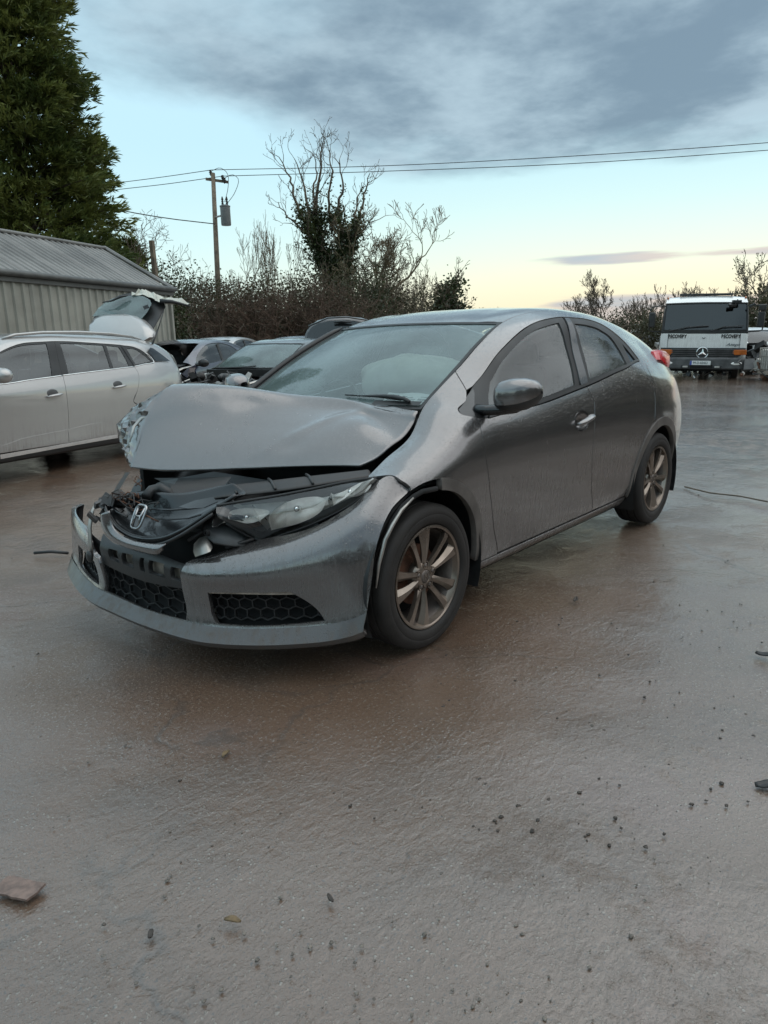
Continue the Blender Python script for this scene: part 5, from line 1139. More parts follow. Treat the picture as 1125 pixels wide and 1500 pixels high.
# torn lower edge of the gate with white filler foam, and the gas strut
rg = random.Random(11)
top = [(-3.800, -0.053, 2.039), (-3.846, 0.108, 2.062), (-3.847, 0.261, 2.001), (-3.852, 0.412, 1.958), (-3.944, 0.542, 1.949), (-4.057, 0.700, 1.886)]
bot = [(-3.750, 0.008, 2.006), (-3.792, 0.170, 2.010), (-3.780, 0.353, 1.939), (-3.778, 0.485, 1.897), (-3.900, 0.571, 1.900), (-4.028, 0.697, 1.866)]
ts = spline(np.array(top), .05); bs = spline(np.array(bot), .05); n_ = min(len(ts), len(bs)); ts = ts[np.linspace(0, len(ts) - 1, 26).astype(int)]; bs = bs[np.linspace(0, len(bs) - 1, 26).astype(int)]
b = MB(); b.grid([[(p[0] - .12, p[1], p[2] + rg.uniform(-.02, .02)) for p in ts], [(p[0], p[1], p[2] + (.022 if i % 2 else -.012) + rg.uniform(-.02, .03)) for i, p in enumerate(ts)], [(p[0] + .03, p[1], p[2] + rg.uniform(-.01, .01)) for p in bs], [(p[0] - .1, p[1], p[2] - .02) for p in bs]]); b.build('torn_trim', M['airbag'], tgt)
b = MB(); b.tube([(-3.745, 0.445, 1.915), (-3.837, 0.575, 1.906), (-4.012, 0.718, 1.855)], [.03, .025, .012], 8); b.build('gate_lip', M['plastic'], tgt, smooth=True)
b = MB(); b.tube([(-3.233, 0.652, 1.317), (-3.414, 0.628, 1.518)], .012, 8); b.tube([(-3.414, 0.628, 1.518), (-3.643, 0.577, 1.781)], .007, 8); b.build('gas_strut', M['plastic'], tgt, smooth=True)
# inside
for y in (.38, -.38):
    for x in (-1.45, -2.35):
        b = MB(); b.box((x, y, .55), (.5, .5, .2)); b.box((x - .28, y, .85), (.14, .48, .58), (0, R_(-14), 0)); b.box((x - .38, y, 1.19), (.09, .26, .16)); b.build('seat', M['seat'], est, bevel=.04)
b = MB(); b.box((-1.6, 0, .26), (4.0, 1.4, .06)); b.build('floor_pan', M['dark'], est)
# mirror
b = MB(); b.ellipsoid(Eloc_mirror := (-.58, 1.02, 1.03), (.09, .10, .075), 16, 10); b.build('wing_mirror', M['silver'], efd, smooth=True)

# ------------------------------------------------------------------ plainer cars
def plain_wheel(parent, x, y, z, r=.315, s=1, mat=None):
    w = MB(); w.lathe([(r * .62, -.08), (r * .95, -.09), (r, -.07), (r, .07), (r * .95, .09), (r * .66, .095), (r * .62, .08)], axis='y', n=28)
    o = w.build('wheel', M['tyre'], parent, sharp=40); o.location = (x, y, z)
    if s < 0: o.rotation_euler = (0, 0, PI)
    b = MB(); b.lathe([(r * .63, .075), (r * .60, .055), (r * .15, .07), (.001, .075)], axis='y', n=20)
    b.build('wheel_disc', mat or M['rim_dark'], o, sharp=30)
    return o
def plain_car(name, label, mat, loc, rot, group=None, S=HERO, open_front=False, glassm=None, res=.06, lamps=True, wheels=True, front_screen=True):
    c = thing(name, label, 'car', loc, 0, group); c.rotation_euler = rot; gm = glassm or M['glass2']
    pz_ = lambda x, z: tuple(S.xz([(x, z)], 9.9)[0])
    pa = lambda cx, a0, a1: [tuple(p) for p in S.xz(arc(cx, .315, .39, a0, a1, 14), 7)]
    dlo = [pz_(-.42, .955), pz_(-.60, 1.075), pz_(-.85, 1.225), pz_(-1.15, 1.335), pz_(-1.5, 1.375), pz_(-1.9, 1.355), pz_(-2.25, 1.275), pz_(-2.5, 1.13)]
    bl = [pz_(-2.5, 1.12), pz_(-2.0, 1.065), pz_(-1.5, 1.01), pz_(-.9, .965), pz_(-.42, .945)]
    xf = -.30 if open_front else .45
    kw = dict(flip=True, res=res, mirror=True)
    front = [[pz_(-.40, .262), pz_(-.36, .6), (-.30, 9.9 * q_)]] if open_front else [pa(0, 184, -4), [pz_(.42, .27), (.45, 4 * q_), (.45, gapv)], [(.45, gapv), (-.3, gapv)]]
    panel('body_side', S, [[(-.30, gapv), (-1.05, gapv), (-2, gapv), (-3.42, gapv)], [(-3.42, gapv), (-3.42, 1.2 * q_)], [(-3.42, 1.2 * q_), pz_(-3.0, .275)], pa(RX, 188, -6), [pz_(-2.18, .2), pz_(-.44, .2)]] + front, mat, c, holes=[[dlo, bl]], gap=0, **kw)
    for x in (-1.55,):
        b = MB(); b.add([tuple(S(np.array([q]))[0] + np.array([0, .004, 0])) for q in (pz_(x, 1.36), pz_(x - .09, 1.36), pz_(x - .01, 1.01), pz_(x + .08, 1.0))], [(0, 1, 2, 3)]); b.build('door_pillar', M['rubber'], c)
    panel('side_window', S, [dlo, bl], gm, c, off=-.008, gap=-.004, thick=0, **kw)
    panel('roof', S, [[(-1.05, gapv), (-.95, 12 * q_)], [(-.95, 12 * q_), (-2.65, 12 * q_)], [(-2.65, 12 * q_), (-2.62, gapv)], [(-2.62, gapv), (-1.05, gapv)]], mat, c, gap=0, thick=0, **kw)
    panel('tail_window', S, [[(-2.62, gapv), (-2.65, 12 * q_)], [(-2.65, 12 * q_), (-3.42, 12 * q_)], [(-3.42, 12 * q_), (-3.42, gapv)], [(-3.42, gapv), (-2.62, gapv)]], M['tint'], c, gap=0, thick=0, **kw)
    sec = [S(np.array([[-3.42, v * q_]]))[0] for v in np.linspace(1, 12, 12)]
    b = MB(); b.grid([[tuple(p) for p in sec], [(-3.47, p[1] * .8, p[2] * .98) for p in sec], [(-3.47, -p[1] * .8, p[2] * .98) for p in sec], [(p[0], -p[1], p[2]) for p in sec]]); b.build('rear_bumper', mat, c, smooth=True)
    if front_screen:
        panel('windscreen', WS, full(.008, 1.192, 0.12, .716), gm, c, res=.08, gap=0, thick=0, off=-.004)
        panel('windscreen_seal', WS, full(0, 1.2, .10, .722), M['rubber'], c, holes=[np.array(inset(loop(full(0, 1.2, .10, .722), .05), .035))], res=.06, gap=0, thick=.006, off=.001)
    b = MB(); b.box((-1.4, 0, .27), (3.4, 1.3, .08)); b.build('floor_pan', M['dark'], c)
    for y in (.36, -.36):
        for x in (-1.2, -2.1):
            b = MB(); b.box((x, y, .5), (.5, .5, .2)); b.box((x - .3, y, .82), (.15, .48, .6), (0, R_(-14), 0)); b.box((x - .4, y, 1.16), (.09, .26, .16)); b.build('seat', M['seat'], c, bevel=.03)
    b = MB(); b.grid([[(-.08 - dx, .62 * t, z) for t in np.linspace(-1, 1, 7)] for dx, z in ((.1, .93), (.35, .96), (.55, .93), (.6, .75))], True); b.build('dashboard', M['dash'], c, smooth=True)
    if not open_front:
        b = MB(); b.grid([[tuple(S(np.array([[x, v * q_]]))[0] * np.array([1, sg, 1])) for sg, v in ((1, 10), (1, 11), (1, 12), (-1, 11), (-1, 10))] for x in (-.3, -.05, .2, .45)] + [[(.70, y, .70) for y in (.6, .3, 0, -.3, -.6)]]); b.build('bonnet', mat, c, smooth=True)
        sec = [S(np.array([[.45, v * q_]]))[0] for v in np.linspace(1, 10, 10)]
        b = MB(); b.grid([[tuple(p) for p in sec], [(.66, p[1] * .85, p[2]) for p in sec], [(.80, p[1] * .45, p[2]) for p in sec], [(.80, -p[1] * .45, p[2]) for p in sec], [(.66, -p[1] * .85, p[2]) for p in sec], [(p[0], -p[1], p[2]) for p in sec]]); b.build('front_bumper', mat, c, smooth=True)
        if lamps:
            for s in (1, -1):
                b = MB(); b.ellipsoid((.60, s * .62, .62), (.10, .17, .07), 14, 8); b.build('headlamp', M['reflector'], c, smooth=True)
    if wheels:
        for x in ((RX,) if open_front == 'bare' else (0, RX)):
            for s in (1, -1): plain_wheel(c, x, s * .77, .315, s=s)
    return c
def junk(parent, name, box, n, seed, mats, size=(.03, .16)):
    """a heap of broken engine parts, each piece its own object"""
    rg = random.Random(seed); lo, hi = box
    for i in range(n):
        p = [rg.uniform(lo[k], hi[k]) for k in range(3)]; b = MB(); r = rg.random()
        if r < .45: b.box(p, [rg.uniform(*size) for _ in range(3)], (rg.uniform(-.8, .8), rg.uniform(-.8, .8), rg.uniform(-3, 3)), taper=rg.uniform(.6, 1))
        elif r < .75:
            q = Vector(p); pts = [q.copy()]
            for k in range(4): q += Vector((rg.uniform(-.14, .14), rg.uniform(-.14, .14), rg.uniform(-.08, .08))); pts.append(q.copy())
            b.tube(pts, rg.uniform(.008, .022), 6)
        else: b.lathe([(.001, 0), (rg.uniform(.03, .07), 0), (rg.uniform(.03, .07), rg.uniform(.04, .1)), (.001, .1)], p, rg.choice('xyz'), 10)
        b.build(name, rg.choice(mats), parent, sharp=40)

blk = plain_car('black_hatchback', 'black hatchback without a bonnet, misted windscreen, directly behind the grey car', M['black_paint'], (-4.62, -6.25, -.074), (-.0099, -.0220, .225), open_front=True, glassm=M['screen'])
b = MB(); b.box((.22, 0, .62), (.9, 1.15, .3)); b.build('engine_block', M['dark'], blk, bevel=.05)
junk(blk, 'engine_part', ((-.1, -.55, .74), (.60, .55, .90)), 46, 5, [M['plastic'], M['plastic'], M['metal'], M['grey_plastic'], M['dark'], M['brown_plastic']])
for s in (1, -1):
    b = MB(); b.tube([(-.30, s * .70, .93), (.0, s * .69, .88), (.35, s * .66, .83), (.62, s * .60, .78)], [.03, .035, .03, .03], 6, flat=.6); b.build('wing_rail', M['metal'], blk)
b = MB(); b.tube([(.66, -.62, .76), (.70, 0, .78), (.66, .62, .76)], .035, 6); b.build('cross_member', M['plastic'], blk)
b = MB(); b.box((-.16, 0, .93), (.12, 1.3, .10)); b.tube([(-.12, -.40, 1.0), (-.20, -.05, 1.01), (-.24, .2, 1.03)], .012, 6); b.build('scuttle_panel', M['plastic'], blk)
for s in (1, -1):
    b = MB(); b.box((.15, s * .70, .55), (.8, .04, .5)); b.build('inner_wing', M['black_paint'], blk)
# raised tailgate of a tall dark car further back
mpv = thing('dark_people_carrier', 'tall dark people carrier with its tailgate raised, behind the black hatchback', 'car', (-7.412, -6.472, 0.029), 0)
mpv.rotation_euler = (0, 0, .5)
ca_, sa_ = math.cos(-.5), math.sin(-.5)
def mloc(p):
    v = Vector(p) - mpv.location; return (v.x * ca_ - v.y * sa_, v.x * sa_ + v.y * ca_, v.z)
fr_ = [mloc(p) for p in ((-7.095, -7.299, 1.273), (-7.132, -7.309, 1.419), (-7.200, -7.280, 1.552), (-7.309, -7.188, 1.646), (-7.458, -7.032, 1.695), (-7.665, -6.795, 1.706), (-7.847, -6.572, 1.674), (-7.913, -6.481, 1.634), (-7.726, -6.610, 1.395), (-7.532, -6.780, 1.243))]
slab('tailgate', fr_, M['black_paint'], (-.10, 0, .02), mpv, 50)
gl_ = [mloc(p) for p in ((-7.019, -7.163, 1.308), (-7.052, -7.170, 1.428), (-7.122, -7.128, 1.535), (-7.217, -7.043, 1.605), (-7.354, -6.897, 1.642), (-7.541, -6.681, 1.647), (-7.690, -6.499, 1.622), (-7.553, -6.585, 1.421), (-7.411, -6.697, 1.280))]
b = MB(); b.add(gl_, [tuple(range(len(gl_)))]); g_ = b.build('rear_glass', M['tint'], mpv); mo = g_.modifiers.new('thickness', 'SOLIDIFY'); mo.thickness = .006
b = MB(); b.tube([mloc(p) for p in ((-7.331, -6.756, 1.613), (-7.422, -6.655, 1.627), (-7.540, -6.512, 1.611))], [.03, .05, .02], 8, flat=.5); b.build('rear_wiper', M['plastic'], mpv, smooth=True)
b = MB(); b.tube([mloc(p) for p in ((-7.130, -7.207, 1.562), (-7.386, -6.961, 1.701), (-7.616, -6.697, 1.710), (-7.846, -6.404, 1.643))], .025, 8, flat=.6); b.build('roof_edge', M['black_paint'], mpv, smooth=True)
b = MB(); b.box((-1.5, 0, .62), (3.9, 1.6, .75)); b.build('body', M['black_paint'], mpv, bevel=.08)
for x in (-.2, -2.8):
    for s in (1, -1): plain_wheel(mpv, x, s * .74, .31, s=s)
nav = plain_car('navy_wreck', 'dark navy wreck stripped to its engine bay, behind the silver estate', M['navy'], (-5.66, -10.32, -.049), (-.0082, -.0019, .406), open_front='bare', glassm=M['glass2'], front_screen=False)
b = MB(); b.ellipsoid((-.5, .97, .985), (.08, .12, .08), 16, 10); b.tube([(-.45, .78, .95), (-.48, .92, .955)], .03, 8); b.build('wing_mirror', M['plastic'], nav, smooth=True)
junk(nav, 'engine_part', ((-.3, -.7, .45), (.75, .75, .88)), 60, 9, [M['plastic'], M['metal'], M['grey_plastic'], M['dark'], M['foam'], M['chrome']], (.04, .2))
b = MB(); b.box((.1, 0, .45), (1.0, 1.2, .4)); b.build('engine_block', M['dark'], nav, bevel=.06)
b = MB(); b.tube([(-.35, .80, .93), (.0, .79, .90), (.35, .74, .80), (.6, .7, .78)], [.03, .04, .03, .02], 6, flat=.5); b.build('wing_rail', M['metal'], nav)
b = MB(); b.add([(-.36, .86, .95), (-.1, .88, .92), (.12, .86, .80), (.0, .885, .72), (-.2, .885, .62), (-.36, .88, .5)], [(0, 1, 2, 3, 4, 5)]); t_ = b.build('torn_wing', M['navy'], nav); mo = t_.modifiers.new('t', 'SOLIDIFY'); mo.thickness = .01
pale = plain_car('pale_saloon', 'pale grey car roof showing between the estate and the navy wreck', M['silver'], (-8.9, -13.4, .02), (0, 0, .42), glassm=M['tint'])
dkb = plain_car('dark_blue_saloon', 'dark car roof just visible between the navy wreck and black hatchback', M['navy'], (-9.4, -11.0, -.02), (0, 0, .30), glassm=M['glass2'])

for x in (0, -2.86):
    for s in (1, -1): plain_wheel(est, x, s * .79, .315, s=s)
# ------------------------------------------------------------------ recovery truck
TRX, TRY = -18.52, -3.77
trk = thing('recovery_truck', 'white recovery truck with orange indicators facing the camera', 'truck', (TRX, TRY, -.07), 0)
trk.rotation_euler = (-.0256, 0, .37)
wp = M['white_paint']
def cabsec(x, w, z0, z1, r=.05):
    return [(x, -w, z0), (x, -w, z1 - r), (x, -w + r, z1), (x, w - r, z1), (x, w, z1 - r), (x, w, z0)]
b = MB()
# cab shell without the front window: sides, roof, lower front
for s in (1, -1):
    b.add([(-.04, s * 1.085, .55), (-.02, s * 1.085, 1.30), (-.22, s * 1.02, 2.10), (-.45, s * .99, 2.24), (-1.7, s * .99, 2.26), (-1.7, s * 1.085, .55)], [(0, 1, 2, 3, 4, 5)])
b.grid([[(-.22, -1.02, 2.10), (-.20, -.5, 2.11), (-.19, 0, 2.115), (-.20, .5, 2.11), (-.22, 1.02, 2.10)], [(-.34, -1.0, 2.19), (-.33, -.5, 2.215), (-.32, 0, 2.22), (-.33, .5, 2.215), (-.34, 1.0, 2.19)], [(-.50, -.99, 2.245), (-.50, -.5, 2.29), (-.50, 0, 2.30), (-.50, .5, 2.29), (-.50, .99, 2.245)], [(-1.7, -.99, 2.26), (-1.7, -.5, 2.31), (-1.7, 0, 2.32), (-1.7, .5, 2.31), (-1.7, .99, 2.26)]])
b.add([(-1.7, -1.085, .55), (-1.7, 1.085, .55), (-1.7, .99, 2.26), (-1.7, -.99, 2.26)], [(0, 1, 2, 3)])
b.grid([[(-.03, y, .60) for y in (-1.085, -1.0, -.5, 0, .5, 1.0, 1.085)], [(x, y, .95) for x, y in ((-.02, -1.085), (.03, -1.0), (.055, -.5), (.06, 0), (.055, .5), (.03, 1.0), (-.02, 1.085))], [(x, y, 1.30) for x, y in ((-.02, -1.085), (.02, -1.0), (.045, -.5), (.05, 0), (.045, .5), (.02, 1.0), (-.02, 1.085))]])
cab = b.build('cab', wp, trk, sharp=35)
b = MB(); b.grid([[(-.02 + .06 * (1 - t * t), 1.05 * t, 1.315) for t in np.linspace(-1, 1, 11)], [(-.12 + .05 * (1 - t * t), 1.03 * t, 1.72) for t in np.linspace(-1, 1, 11)], [(-.215 + .04 * (1 - t * t), 1.0 * t, 2.085) for t in np.linspace(-1, 1, 11)]]); b.build('windscreen', M['truck_glass'], cab, smooth=True)
b = MB(); b.tube([(-.015, -1.05, 1.32), (-.11, -1.035, 1.72), (-.21, -1.0, 2.08), (-.19, -.5, 2.09), (-.18, 0, 2.095), (-.19, .5, 2.09), (-.21, 1.0, 2.08), (-.11, 1.035, 1.72), (-.015, 1.05, 1.32)], .03, 6); b.build('windscreen_seal', M['rubber'], cab)
b = MB(); b.grid([[(.0 + .06 * (1 - t * t), 1.06 * t, z + .0) for t in np.linspace(-1, 1, 9)] for z in (1.295, 1.40)]); b.build('scuttle_panel', M['plastic'], cab)
for a_, e_ in ((-.55, .1), (.35, .95)):
    b = MB(); b.tube([(.07, a_ - .35 if a_ < 0 else a_ - .2, 1.36), (.055, a_ + .1, 1.47), (.04, e_, 1.50)], .014, 6); b.build('wiper', M['plastic'], cab)
b = MB(); b.grid([[(-.32, -.99, .9), (-.40, -.97, 2.12), (-1.62, -.95, 2.2), (-1.62, -1.02, .9)], [(-1.63, -.9, .9), (-1.62, -.9, 2.12), (-1.63, -.85, 2.21), (-1.63, -.9, .9)]]); b.add([(-1.62, -1.02, .8), (-1.62, 1.02, .8), (-1.62, .95, 2.2), (-1.62, -.95, 2.2)], [(0, 1, 2, 3)]); b.add([(-.40, -.97, 2.15), (-.40, .97, 2.15), (-1.62, .95, 2.21), (-1.62, -.95, 2.21)], [(0, 1, 2, 3)]); b.add([(-.3, .99, 1.15), (-.42, .97, 2.14), (-1.62, .95, 2.2), (-1.62, 1.02, 1.15)], [(0, 1, 2, 3)]); b.build('cab_lining', M['dash'], cab)
b = MB(); b.box((-.6, 0, 1.35), (.5, 1.9, .12)); b.build('dashboard', M['dash'], cab, bevel=.03)
b = MB(); b.lathe([(.22, -.02), (.24, 0), (.22, .02), (.205, 0), (.22, -.02)], (0, 0, 0), 'x', 28); sw = b.build('steering_wheel', M['plastic'], cab, smooth=True); sw.location = (-.42, -.55, 1.45); sw.rotation_euler = (0, R_(-35), 0)
for y in (-.55, .5):
    b = MB(); b.box((-1.15, y, 1.45), (.2, .5, .8)); b.box((-1.18, y, 1.92), (.12, .3, .2)); b.build('seat', M['seat'], cab, bevel=.05)
# side windows and doors
for s in (1, -1):
    b = MB(); b.add([(-.22, s * 1.09, 1.28), (-.36, s * 1.035, 2.02), (-1.05, s * 1.035, 2.05), (-1.05, s * 1.09, 1.25)], [(0, 1, 2, 3)]); b.build('door_window', M['tint'], cab)
    b = MB(); b.box((-.62, s * 1.083, .98), (.9, .012, .5)); dr_ = b.build('door', wp, cab, bevel=.02); b = MB(); b.box((-.95, s * 1.10, 1.12), (.16, .03, .04)); b.build('door_handle', M['plastic'], dr_)
b = MB(); b.box((-.60, 0, 2.335), (.30, 1.35, .05)); b.build('roof_light_bar', M['plastic'], cab, bevel=.015)
for y in (-1.0, 1.0):
    b = MB(); b.ellipsoid((-.4, y * .97, 2.24), (.05, .03, .03), 10, 6); b.build('marker_lamp', M['amber_lens'], cab, smooth=True)
# grille with slats
b = MB(); b.prism([(-1.06, .92), (1.06, .92), (1.06, .80), (.80, .62), (-.80, .62), (-1.06, .80)], .03, .075, 'x'); gb = b.build('grille', M['dash'], cab)
for z in (.67, .72, .77, .82, .87):
    w_ = .80 + .26 * min(1, (z - .62) / .18); w_ = min(w_, .82) if z < .9 else w_
    b = MB(); b.box((.092, 0, z), (.035, w_ * 1.9, .026), (0, R_(18), 0)); b.build('grille_slat', M['grey_plastic'], gb)
for s in (1, -1):
    b = MB(); b.prism([(s * .76, .875), (s * 1.08, .88), (s * 1.09, .745), (s * .80, .735), (s * .74, .80)], .06, .105, 'x'); b.build('indicator_lamp', M['amber_lens'], cab, bevel=.01)
    b = MB(); b.box((.04, s * .935, .835), (.006, .004, .55)); b.build('panel_joint', M['dark'], cab) if False else None
    b = MB(); b.box((.035, s * .90, 1.11), (.02, .006, .37)); b.build('panel_joint', M['dark'], cab)
# badge ring and three-pointed star
b = MB(); ringp = [(.115, .145 * math.cos(t), .79 + .145 * math.sin(t)) for t in np.linspace(0, 2 * PI, 33)]; b.tube(ringp, .016, 8, cap=False)
for k in range(3):
    a = PI / 2 + k * 2 * PI / 3; l_, r_ = a - PI / 3, a + PI / 3
    tip = (.115, .142 * math.cos(a), .79 + .142 * math.sin(a)); q1 = (.115, .034 * math.cos(l_), .79 + .034 * math.sin(l_)); q2 = (.115, .034 * math.cos(r_), .79 + .034 * math.sin(r_)); ce = (.14, 0, .79)
    b.add([tip, q1, ce, q2], [(0, 1, 2), (0, 2, 3)])
b.build('badge', M['chrome'], gb, smooth=False)
b = MB(); b.lathe([(.001, .105), (.14, .105), (.14, .09)], (0, 0, .79), 'x', 28); b.build('badge_plate', M['dash'], gb)
b = MB(); b.tube([(.062, -.035, 1.20), (.064, -.02, 1.172), (.064, .0, 1.165), (.064, .02, 1.172), (.062, .035, 1.20)], .007, 6); b.build('bonnet_catch', M['plastic'], cab)
# bumper and lamps
b = MB(); b.grid([[(x, y, z) for x, y in ((-.3, -1.10), (-.02, -1.09), (.10, -.95), (.14, 0), (.10, .95), (-.02, 1.09), (-.3, 1.10))] for z in (.36, .40, .52, .60, .67)]); bmp = b.build('front_bumper', M['grey_plastic'], trk, sharp=35); mo = bmp.modifiers.new('t', 'SOLIDIFY'); mo.thickness = .03
for s in (1, -1):
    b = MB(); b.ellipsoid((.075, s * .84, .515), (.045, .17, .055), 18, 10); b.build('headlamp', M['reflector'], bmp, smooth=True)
    b = MB(); b.box((.122, s * .40, .42), (.03, .22, .08)); b.build('fog_lamp', M['dash'], bmp, bevel=.01)
    b = MB(); b.box((.125, s * .40, .42), (.03, .13, .045)); b.build('fog_lens', M['metal'], bmp, bevel=.005)
b = MB(); b.box((.135, 0, .425), (.03, .56, .10)); b.build('bumper_slot', M['dark'], bmp)
b = MB(); b.box((.150, -.03, .525), (.012, .52, .112)); pl = b.build('number_plate', simple('plate_white', (.70, .70, .68), .4, var=.05), bmp, bevel=.004)
def text(name, s, size, loc, rot, mat, parent, bold=.0, shear=0.0, sx=1.0):
    cu = bpy.data.curves.new(name, 'FONT'); cu.body = s; cu.size = size; cu.align_x = 'CENTER'; cu.align_y = 'CENTER'; cu.extrude = .0015; cu.offset = bold; cu.shear = shear
    tmp = bpy.data.objects.new('tmp', cu); COL.objects.link(tmp); bpy.context.view_layer.update()
    me = bpy.data.meshes.new_from_object(tmp.evaluated_get(bpy.context.evaluated_depsgraph_get())); bpy.data.objects.remove(tmp)
    me.materials.clear(); me.materials.append(mat); o = bpy.data.objects.new(name, me); COL.objects.link(o); o.parent = parent; o.location = loc; o.rotation_euler = rot; o.scale = (sx, 1, 1); return o
tr = (R_(90), 0, R_(90))
text('plate_number', '99-D-65463', .088, (.1585, -.03, .525), tr, M['ink'], pl, .0015, sx=.86)
b = MB(); b.box((.157, -.265, .525), (.004, .045, .108)); b.build('plate_band', simple('plate_blue', (.03, .07, .35), .4), pl)
text('lettering', 'RECOVERY', .135, (.054, -.665, 1.22), tr, M['dark'], cab, .005, sx=.70)
text('lettering', 'RECOVERY', .135, (.054, .665, 1.22), tr, M['dark'], cab, .005, sx=.70)
text('badge_lettering', 'Atego', .10, (.056, .74, 1.01), tr, M['ink'], cab, .001, shear=.35, sx=1.35)
# mirrors
for s in (1, -1):
    b = MB(); b.tube([(-.15, s * 1.03, 2.03), (-.06, s * 1.18, 2.03), (-.02, s * 1.36, 2.0), (-.02, s * 1.40, 1.93), (-.02, s * 1.41, 1.40), (-.06, s * 1.35, 1.36), (-.15, s * 1.07, 1.34)], .018, 6); b.build('mirror_arm', M['plastic'], cab, smooth=True)
    b = MB(); b.box((-.02, s * 1.35, 1.66), (.12, .17, .40)); b.build('wing_mirror', M['plastic'], cab, bevel=.03)
b = MB(); b.box((-.02, 1.36, 1.96), (.12, .19, .17)); b.build('wing_mirror', M['plastic'], cab, bevel=.03)
b = MB(); b.box((.0, .72, 2.12), (.12, .22, .07), (0, 0, .2)); b.tube([(-.2, .75, 2.18), (-.02, .75, 2.15)], .015, 6); b.box((.02, .62, 2.03), (.10, .18, .06), (0, .4, .2)); b.build('kerb_mirror', M['plastic'], cab, bevel=.015)
b = MB(); b.box((.0, 1.10, 2.02), (.07, .16, .06), (.5, 0, 0)); b.build('mirror_bracket', M['plastic'], cab, bevel=.015)
# chassis and wheels
b = MB(); b.box((-3.2, 0, .62), (6.0, .8, .2)); b.box((-.25, 0, .42), (.5, 1.6, .25)); b.build('chassis', M['dark'], trk)
b = MB(); b.box((-4.6, 0, .92), (5.4, 2.2, .12)); b.build('flat_bed', M['grey_plastic'], trk)
for x in (-.95, -4.6):
    for s in (1, -1): plain_wheel(trk, x, s * .93, .40, .40, s)
for s in (1, -1):
    b = MB(); b.lathe([(.47, -.17), (.48, 0), (.47, .16)], (-.95, s * .93, .40), 'y', 16, 0, PI); b.build('mud_guard', M['plastic'], trk, smooth=True)
junk(trk, 'under_part', ((-.35, -.8, .16), (-.05, .75, .36)), 16, 3, [M['metal'], M['dark'], M['plastic'], M['white_paint']], (.05, .14))

# ------------------------------------------------------------------ wrecks to the right of the truck, cars far off to its left
wr = plain_car('white_wreck', 'crushed white car with torn nose beside the recovery truck', M['white_paint'], (-21.861, -2.718, -0.093), (0, 0, .75), glassm=M['tint'], open_front=True)
junk(wr, 'crumpled_panel', ((-.3, -.7, .45), (.5, .75, 1.0)), 26, 12, [M['white_paint'], M['white_paint'], M['plastic'], M['grey_plastic'], M['dark']], (.10, .42))
ibc = thing('wire_cage_crate', 'pale crate in a wire cage at the right edge of the yard', 'crate', (-18.732, -1.875, 0.158), .5)
ibc.scale = (.8, .8, .72)
b = MB(); b.box((0, 0, .52), (.92, .92, .72)); b.build('crate_body', simple('crate_plastic', (.50, .48, .44), .6, var=.2, nscale=9), ibc, bevel=.04)
for k in range(5):
    for ax in (0, 1):
        for s in (-1, 1):
            o_ = (-.46 + .23 * k)
            p0, p1 = ((o_, s * .48, .14), (o_, s * .48, .92)) if ax else ((s * .48, o_, .14), (s * .48, o_, .92))
            b = MB(); b.tube([p0, p1], .010, 6); b.build('cage_bar', M['metal'], ibc)
for z in (.16, .40, .66, .92):
    b = MB(); b.tube([(-.48, -.48, z), (.48, -.48, z), (.48, .48, z), (-.48, .48, z), (-.48, -.48, z)], .011, 6); b.build('cage_rail', M['metal'], ibc)
b = MB(); b.box((0, 0, .07), (1.0, 1.0, .12)); b.build('pallet', M['foam'], ibc)
hp_ = thing('scrap_heap', 'low heap of dark broken car parts in front of the crushed white car', 'scrap heap', (-18.680, -2.374, 0.067), 0)
junk(hp_, 'scrap_piece', ((-.7, -.6, .04), (.5, .8, .36)), 30, 21, [M['plastic'], M['dark'], M['grey_plastic'], M['metal'], M['rust']], (.08, .40))
bc_ = plain_car('blue_saloon', 'small pale blue car parked far off left of the recovery truck', M['blue_paint'], (-65.143, -22.601, -0.047), (0, 0, 2.35), glassm=M['tint'])
van = thing('white_van', 'white panel van without rear doors standing far behind the pale blue car', 'van', (-71.750, -24.392, -0.019), 2.2)
b = MB(); b.prism([(-2.4, .45), (2.0, .45), (2.35, .9), (2.2, 1.15), (1.5, 2.0), (1.2, 2.2), (-2.4, 2.2)], -.95, .95, 'y'); b.build('body', M['white_paint'], van, bevel=.08)
b = MB(); b.box((-1.0, .955, 1.4), (1.0, .03, 1.1)); b.box((-1.0, -.955, 1.4), (1.0, .03, 1.1)); b.build('side_opening', M['dark'], van)
b = MB(); b.prism([(1.55, 1.95), (2.22, 1.18), (1.2, 1.18), (1.2, 1.95)], -.96, .96, 'y'); b.build('cab_window', M['tint'], van)
for x in (-1.6, 1.5):
    for s in (1, -1): plain_wheel(van, x, s * .85, .34, .34, s)

# ------------------------------------------------------------------ shed with profiled steel sheets
M['shed_wall'] = simple('grey_green_cladding', (.30, .29, .25), .55, metal=.1, var=.18, nscale=1.3)
M['shed_roof'] = simple('weathered_roof_sheet', (.20, .195, .185), .55, metal=.15, var=.3, nscale=.9)
M['gutter'] = simple('dark_gutter', (.09, .09, .085), .5, var=.25)
M['wood'] = simple('old_wood', (.15, .12, .085), .85, var=.35, nscale=5, bump=.4, bscale=40)
A_ = Vector((-3.127, -10.329, 2.538)); B_ = Vector((-7.593, -12.243, 2.562))
w_ = (A_ - B_); w_.z = 0; w_.normalize(); Wd = w_.copy(); back = Vector((-.391, .920, 0)) * -1
shed = thing('shed', 'low corrugated steel shed with a grey pitched roof behind the silver estate', 'shed', (B_.x, B_.y, 0), math.atan2(Wd.y, Wd.x))
ez = 2.56; LEN = 8.5; HALF = 1.62; RISE = .93
